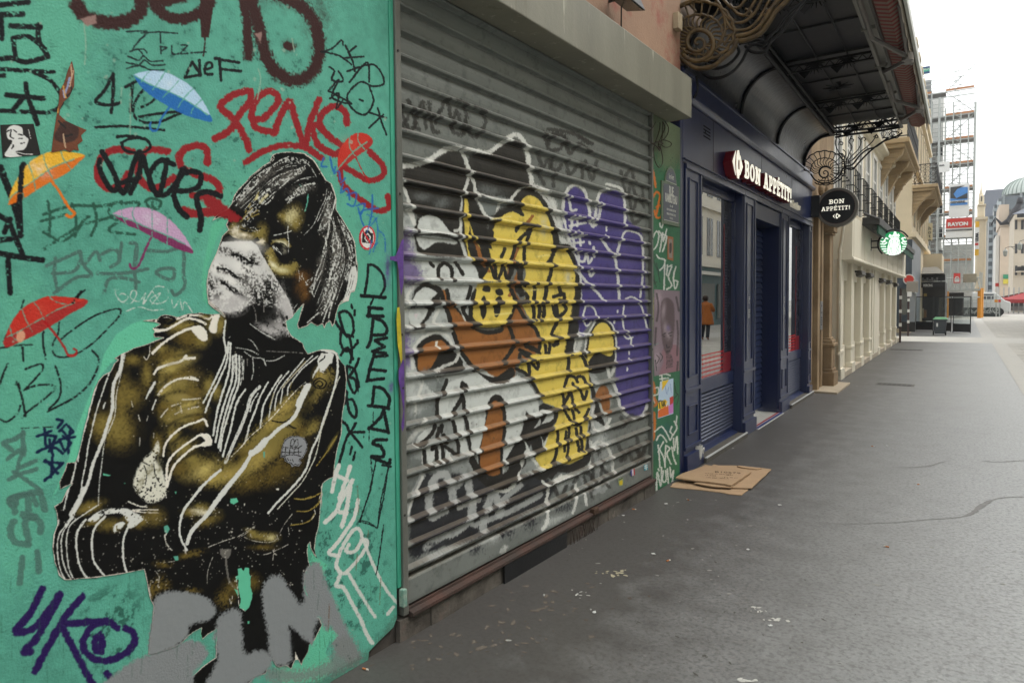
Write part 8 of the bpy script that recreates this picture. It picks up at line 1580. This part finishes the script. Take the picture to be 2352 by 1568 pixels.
for i, (x, b0, t0, lab) in enumerate(((105, 1060, 420, 'brown metal post nearest the corner of the cream building'), (200, 983, 470, 'brown metal post with a white notice in front of the grey partition'))):
    P = onZ(*e2(x, b0)); zt = onY(*e2(x, t0), P[1])[2]; t = thing('post', tuple(P), lab, 'post'); q = MB(); q.tube([tuple(P), (P[0], P[1], zt)], .035, 8); q.build('shaft', mat('brown_post', '3c2a28', .5, .2, 4, 0), t)
    q = MB(); [q.box(FW, P[0]-.04, P[0]+.05, P[1]-.05, P[1]-.036, zt*f_, zt*f_+.12) for f_ in (.3, .55, .8)]; q.build('stickers', MATS['w_text'], t)
    if i: fb(t, 'white_notice', *e2(190, 460), *e2(243, 518), P[1]-.06, .02, white)
# right-hand side of the far street
ch = thing('church_tower', tuple(onY(2256, 600, 150)), 'pale carved stone church tower behind the scaffolding', 'church tower'); chs = mat('church_stone', 'cdbfa2', .8, .12, .3, 0)
for nm, x0, y0, x1, y1 in (('lower_stage', 2238, 500, 2266, 700), ('middle_stage', 2245, 470, 2263, 500), ('belfry', 2248, 447, 2261, 470)): fb(ch, nm, x0, y0, x1, y1, 150, 5, chs, .3)
fb(ch, 'ledge', 2240, 497, 2269, 504, 149, 7, chs); fb(ch, 'upper_ledge', 2245, 468, 2265, 472, 149.5, 6, chs)
a, c, z0, z1 = XY(2248, 425, 2260, 447, 150); q = MB(); q.lathe(((a+c)/2, 152.3, z0), [((c-a)/2, 0), ((c-a)*.3, (z1-z0)*.4), ((c-a)*.12, (z1-z0)*.8), (.05, z1-z0+1)], 8); q.build('pinnacle', chs, ch)
fb(ch, 'belfry_opening', 2253, 450, 2256, 462, 149.9, .2, mat('opening_shade', '5d574d', .8, .1, 1, 0))
sl_ = thing('slate_roofed_hall', tuple(onY(2280, 500, 170)), 'large building with tall dark slate roof behind the church tower', 'building')
fb(sl_, 'wall', 2262, 495, 2310, 700, 171, 15, mat('hall_wall', '9a9a94', .8, .1, .3, 0)); a, c, z0, z1 = XY(2250, 430, 2300, 500, 170); q = MB(); q.prism([(a, 170, z0), (a, 190, z0), (a+.4, 180, z1)], [(c+4, 170, z0), (c+4, 190, z0), (c+4, 180, z1)]); q.hexa([(a, 170, z0), (c+4, 170, z0), (c+4, 188, z0), (a, 188, z0), (a+1, 173, z1), (c+4, 173, z1), (c+4, 185, z1), (a+1, 185, z1)]); q.build('slate_roof', mat('slate', '565c66', .6, .15, .5, 0), sl_)
dm = thing('domed_building', tuple(onY(2335, 430, 140)), 'modern glass-fronted building with a pale metal dome roof', 'building'); 
fb(dm, 'glass_storey', 2301, 446, 2375, 482, 135, 14, mat('storey_glass', '4f5a60', .2, .3, .3, 0, 20, 0, .8)); q = MB(); P0_, P1_ = onY(2303, 446, 135), onY(2420, 446, 135); rr = (P1_[0]-P0_[0])/2; q.lathe(((P0_[0]+P1_[0])/2, 135+rr, P0_[2]), [(rr, 0)]+[(rr*math.cos(t), rr*.85*math.sin(t)) for t in np.linspace(.05, 1.5, 14)], 40); q.build('dome', mat('dome_metal', 'bcc5bf', .4, .1, .3, 0), dm, smooth=True)
q = MB(); [q.tube([((P0_[0]+P1_[0])/2+rr*1.004*math.cos(t)*math.cos(az), 135+rr-rr*1.004*math.cos(t)*math.sin(az), P0_[2]+rr*.855*math.sin(t)) for t in np.linspace(0, 1.5, 10)], .08, 4) for az in np.linspace(.1, 3.0, 16)]; q.build('dome_ribs', mat('rib', '7d8b84', .5, .1, 1, 0), dm)
q = MB(); [q.box(FW, P0_[0]+k*2.2, P0_[0]+k*2.2+.3, 134.8, 134.99, onY(2303, 482, 135)[2], P0_[2]) for k in range(7)]; q.build('mullions', mat('mullion', '7f8688', .5, .1, 1, 0), dm)
fb(dm, 'wall', 2301, 483, 2375, 700, 137, 12, mat('dm_wall', 'b7a898', .7, .1, .5, 0))
md = thing('steel_framed_building', tuple(onY(2276, 600, 120)), 'dark grey stepped modern block with many bands of windows', 'building')
for i, (x0, y0, x1) in enumerate(((2268, 495, 2282), (2279, 470, 2292), (2288, 455, 2302))): fb(md, 'wing', x0, y0, x1, 700, 122-i*4, 6, mat('cladding_grey', '5f676b', .4, .2, .5, 0))
for i, (x0, y0, x1) in enumerate(((2268, 495, 2282), (2279, 470, 2292), (2288, 455, 2302))):
    q = MB()
    for k in range(12): yy = y0+8+k*18; a, c, z0, z1 = XY(x0+2, yy, x1-2, yy+8, 122-i*4-.1); q.box(FW, a, c, 122-i*4-.1, 122-i*4-.02, z0, z1)
    q.build('window_bands', mat('band_glass', 'aab4b8', .2, .2, 1, 0, 10, 0, .8), md)
cr = thing('cream_tower_block', tuple(onY(2308, 600, 105)), 'plain cream block with a dark curled figure on its upper corner', 'building'); cw_ = mat('warm_cream', 'c9b8a4', .7, .06, .4, 0)
fb(cr, 'main_wall', 2294, 520, 2326, 716, 104, 9, cw_); fb(cr, 'upper_wall', 2294, 469, 2318, 521, 104.05, 9, cw_); fb(cr, 'white_side', 2284, 540, 2296, 716, 104.5, 9, mat('cool_white', 'cfcdc6', .7, .06, .4, 0)); fb(cr, 'terrace_recess', 2318, 480, 2328, 520, 108, 3, mat('recess_dark', '52565a', .6, .2, 1, 0))
q = MB(); P = onY(2313, 519, 103.5); z = P[2]; q.tube([(P[0]-1.6, 103.5, z+.2), (P[0]-1.2, 103.5, z+1.1), (P[0]-.6, 103.5, z+.3), (P[0]+.2, 103.5, z+.5), (P[0]+.8, 103.5, z+1.5), (P[0]+1.2, 103.5, z+2.6)], [.08, .1, .2, .45, .5, .3], 8); q.tube([(P[0]+1.2, 103.5, z+2.6), (P[0]+1.25, 103.5, z+3.3)], [.35, .3], 8); q.build('roof_sculpture', mat('cat_black', '26262a', .6, .1, 3, 0), cr, smooth=True)
fb(cr, 'shop_sign', 2304, 630, 2324, 640, 103.8, .1, mat('sign_green', '2f8a64', .5, .1, 1, 0)); fb(cr, 'yellow_sign', 2304, 641, 2318, 652, 103.8, .1, mat('sign_yellow', 'd8c84c', .5, .1, 1, 0)); fb(cr, 'dark_sign', 2317, 642, 2325, 652, 103.7, .1, blk)
hs_ = thing('corner_house', tuple(onY(2340, 600, 88)), 'cream house with a slate roof and small iron balconies across the far street', 'building'); fb(hs_, 'wall', 2325, 490, 2380, 716, 90, 9, mat('house_cream', 'c6bba8', .7, .08, .5, 0)); q = MB(); a, c, z0, z1 = XY(2325, 470, 2380, 492, 90); q.prism([(a, 90, z0), (a, 99, z0), (a+1.2, 96, z1), (a+1.2, 93, z1)], [(c, 90, z0), (c, 99, z0), (c, 96, z1), (c, 93, z1)]); q.build('roof', MATS['slate'], hs_)
for yy in (505, 560, 610): fb(hs_, 'window', 2331, yy, 2337, yy+22, 89.95, .1, MATS['dark_window']); fb(hs_, 'window', 2345, yy, 2352, yy+22, 89.95, .1, MATS['dark_window'])
for yy in (490, 612): fb(hs_, 'balcony_slab', 2334, yy+10, 2356, yy+13, 88.9, 1.1, MATS['house_cream']) ; fb(hs_, 'balcony_rail', 2336, yy, 2356, yy+10, 88.9, .08, rl)
for i, (x, y) in enumerate(((2309, 581), (2342, 566))): street_lamp(x, y, 84-2*i, 1, ('swan-neck street lamp on the cream block at the right', 'swan-neck street lamp nearest the right edge')[i], -1)
for nm, lab, x0, y0, x1, y1, m in (('road_sign', 'small red and white round road sign by the far pavement', 2286, 650, 2294, 658, 'banner_red'), ('shop_board', 'small orange sign on the fence at the far right', 2284, 688, 2292, 694, 'yellow_padding'), ('shop_board', 'small red sign on the fence at the far right', 2293, 688, 2299, 694, 'banner_red')):
    t = thing(nm, tuple(onY(x0, y1, 69)), lab, 'sign'); fb(t, 'board', x0, y0, x1, y1, 69, .05, MATS[m]); q = MB(); P = onY((x0+x1)/2, y1, 69.1); q.tube([(P[0], 69.1, 0), (P[0], 69.1, P[2]+.2)], .03, 5); q.build('pole', steel, t)
cf = thing('red_awning_cafe', tuple(onZ(2320, 713)), 'cafe with a wide dark red awning across the far street', 'cafe'); fb(cf, 'glass_front', 2292, 690, 2385, 704, 86, .2, mat('cafe_glass', '49504f', .2, .3, .6, 0, 10, 0, .8)); fb(cf, 'pale_base', 2292, 703, 2385, 714, 85.8, .5, mat('cafe_base', 'a9a9a6', .6, .1, 1, 0))
q = MB(); a, c, z0, z1 = XY(2284, 665, 2385, 690, 82); q.prism([(a, 82, z0), (a+.4, 86, z1-1.2), (a+.4, 86, z0+.3)], [(c, 82, z0), (c, 86, z1), (c, 86, z0+.3)]); q.box(FW, a, c, 81.95, 82.0, z0-.25, z0+.1); q.build('awning', mat('awning_red', '8a1c1e', .7, .1, 1, 0), cf)
q = MB(); [q.box(FW, P0x, P0x+.1, 85.6, 85.78, 0, 2.6) for P0x in np.linspace(onY(2292, 700, 86)[0], onY(2385, 700, 86)[0], 9)]; q.build('mullions', steel, cf)
fb(thing('far_terrace_wall', tuple(onY(2250, 700, 200)), 'pale low buildings closing the street in the distance', 'building'), 'wall', 2170, 640, 2420, 712, 200, 10, mat('far_wall', 'aaa79e', .8, .1, .1, 0))
# ---- the other side of the street, seen in the shop windows ----
XO_ = 8.6; ob = thing('opposite_building', (XO_, 20, 0), 'long white building with tall windows reflected in the shop glass', 'building'); obm = mat('white_stucco', 'e2ddd0', .7, .05, .5, 0)
q = MB(); q.box(FW, XO_, XO_+8, -25, 62, 3.6, 13.5); q.build('wall', obm, ob)
q = MB(); q.box(FW, XO_+.1, XO_+8, -25, 62, 0, 3.599); q.build('ground_floor', mat('teal_shopfront', '3c6468', .5, .3, .4, 0), ob)
q = MB()
for z in (3.6, 7.1, 10.6, 13.3): q.box(FW, XO_-.2, XO_, -25, 62, z, z+.25)
q.build('string_courses', obm, ob)
for y in np.arange(24, 61, 2.0):
    for z in (4.3, 7.9, 11.2):
        q = MB(); q.box(FW, XO_-.03, XO_+.02, y-.55, y+.55, z, z+2.3); w_ = q.build('window', wg_, ob); q = MB(); q.box(FW, XO_-.06, XO_-.031, y-.03, y+.03, z, z+2.3); q.build('glazing_bar', wf, w_)
q = MB(); [q.box(FW, XO_-.02, XO_+.09, y, y+2.6, .4, 2.6) for y in np.arange(20, 60, 3.4)]; q.build('shutters', mat('shutter_grey', '6c706c', .6, .2, 30, 0, streak=12), ob)
q = MB(); q.box(FW, XO_-.3, XO_+.1, 20, 60, 3.1, 3.3); q.build('white_canopy_edge', wf, ob)
# far left street corner behind the camera keeps the row of houses going
# passer-by reflected in the first window
def person():
    Pp = onZ(1622, 781); X, Y = -4.5-Pp[0]*1.0, Pp[1]; t = thing('person', (X, Y, 0), 'person in a loose orange coat and dark trousers seen reflected in the shop window', 'person')
    sk = MB(); m_sk = mat('skin', '9a6a50', .6, .1, 10, 0)
    J = {'pel': (0, 0, .95), 'sp': (0, 0, 1.15), 'ch': (0, 0, 1.38), 'nk': (0, 0, 1.5), 'hd': (0, .01, 1.62), 'tp': (0, .01, 1.72), 'hL': (.09, 0, .92), 'kL': (.12, .1, .5), 'aL': (.13, -.02, .09), 'fL': (.14, .14, .04), 'hR': (-.09, 0, .92), 'kR': (-.11, -.02, .5), 'aR': (-.14, -.18, .1), 'fR': (-.14, -.03, .04),
         'sL': (.17, 0, 1.42), 'eL': (.28, .06, 1.2), 'wL': (.16, .26, 1.38), 'sR': (-.17, 0, 1.42), 'eR': (-.28, .06, 1.2), 'wR': (-.12, .27, 1.40)}
    ks = list(J); b = bmesh.new(); V = {k: b.verts.new((X+J[k][0], Y+J[k][1], J[k][2])) for k in ks}
    for a, c in (('pel', 'sp'), ('sp', 'ch'), ('ch', 'nk'), ('nk', 'hd'), ('hd', 'tp'), ('pel', 'hL'), ('hL', 'kL'), ('kL', 'aL'), ('aL', 'fL'), ('pel', 'hR'), ('hR', 'kR'), ('kR', 'aR'), ('aR', 'fR'), ('ch', 'sL'), ('sL', 'eL'), ('eL', 'wL'), ('ch', 'sR'), ('sR', 'eR'), ('eR', 'wR')): b.edges.new((V[a], V[c]))
    hands = []
    for s in (-1, 1):
        w = V['wL' if s > 0 else 'wR']
        for f in range(5):
            o = Vector((-.02*s+.014*(f-2), .03, .01)); p = b.verts.new(w.co+Vector((.012*(f-2), .06+.01*(2-abs(f-2)), .03))); q2 = b.verts.new(p.co+Vector((.004*(f-2), .02, .035))); b.edges.new((w, p)); b.edges.new((p, q2)); hands += [p, q2]
    b.verts.index_update(); me = bpy.data.meshes.new('body'); hv = {v.index for v in hands}; idx = {V[k].index: k for k in ks}; b.to_mesh(me); b.free(); o = link('body', me, m_sk, t)
    md_ = o.modifiers.new('skin', 'SKIN'); R = dict(pel=.14, sp=.12, ch=.15, nk=.055, hd=.09, tp=.07, hL=.09, kL=.06, aL=.04, fL=.035, hR=.09, kR=.06, aR=.04, fR=.035, sL=.06, eL=.042, wL=.028, sR=.06, eR=.042, wR=.028)
    sv = me.skin_vertices[0].data
    for i, s_ in enumerate(sv): r = R[idx[i]] if i in idx else .009; s_.radius = (r, r); s_.use_root = (idx.get(i) == 'pel')
    ss = o.modifiers.new('s', 'SUBSURF'); ss.levels = 1; ss.render_levels = 1
    q = MB(); q.lathe((X, Y, .62), [(.33, 0), (.32, .1), (.27, .35), (.22, .55), (.23, .75), (.2, .84), (.08, .9)], 18); q.tube([(X+.17, Y, 1.43), (X+.29, Y+.06, 1.19), (X+.18, Y+.24, 1.36)], [.09, .08, .065], 8); q.tube([(X-.17, Y, 1.43), (X-.29, Y+.06, 1.19), (X-.14, Y+.24, 1.38)], [.09, .08, .065], 8); q.build('coat', mat('orange_coat', 'a8601e', .8, .15, 5, 0), t, smooth=True)
    q = MB()
    for s, kx, ky, ax, ay in ((1, .12, .1, .13, -.02), (-1, -.11, -.02, -.14, -.18)): q.tube([(X+s*.09, Y, .9), (X+kx, Y+ky, .5), (X+ax, Y+ay, .12)], [.105, .08, .065], 10)
    q.build('trousers', mat('dark_denim', '2a3038', .8, .1, 5, 0), t, smooth=True)
    q = MB(); q.lathe((X, Y-.01, 1.56), [(.085, 0), (.115, .06), (.115, .14), (.08, .2), (.02, .225)], 14); q.build('hair', mat('hair_dark', '33261c', .7, .2, 9, 0), t, smooth=True)
person()
# ---- the pale air of the far street ----
q = MB(); q.box(FW, -60, 60, -60, 230, -1.1, 75); hz = q.build('haze'); hz['kind'] = 'stuff'
hm = bpy.data.materials.new('haze'); hm.use_nodes = True; n_, l_ = hm.node_tree.nodes, hm.node_tree.links; n_.remove(n_['Principled BSDF']); pvn = n_.new('ShaderNodeVolumePrincipled'); pvn.inputs['Color'].default_value = (.95, .97, 1, 1); pvn.inputs['Density'].default_value = .0007; pvn.inputs['Anisotropy'].default_value = .2; l_.new(pvn.outputs[0], n_['Material Output'].inputs['Volume']); hz.data.materials.append(hm)
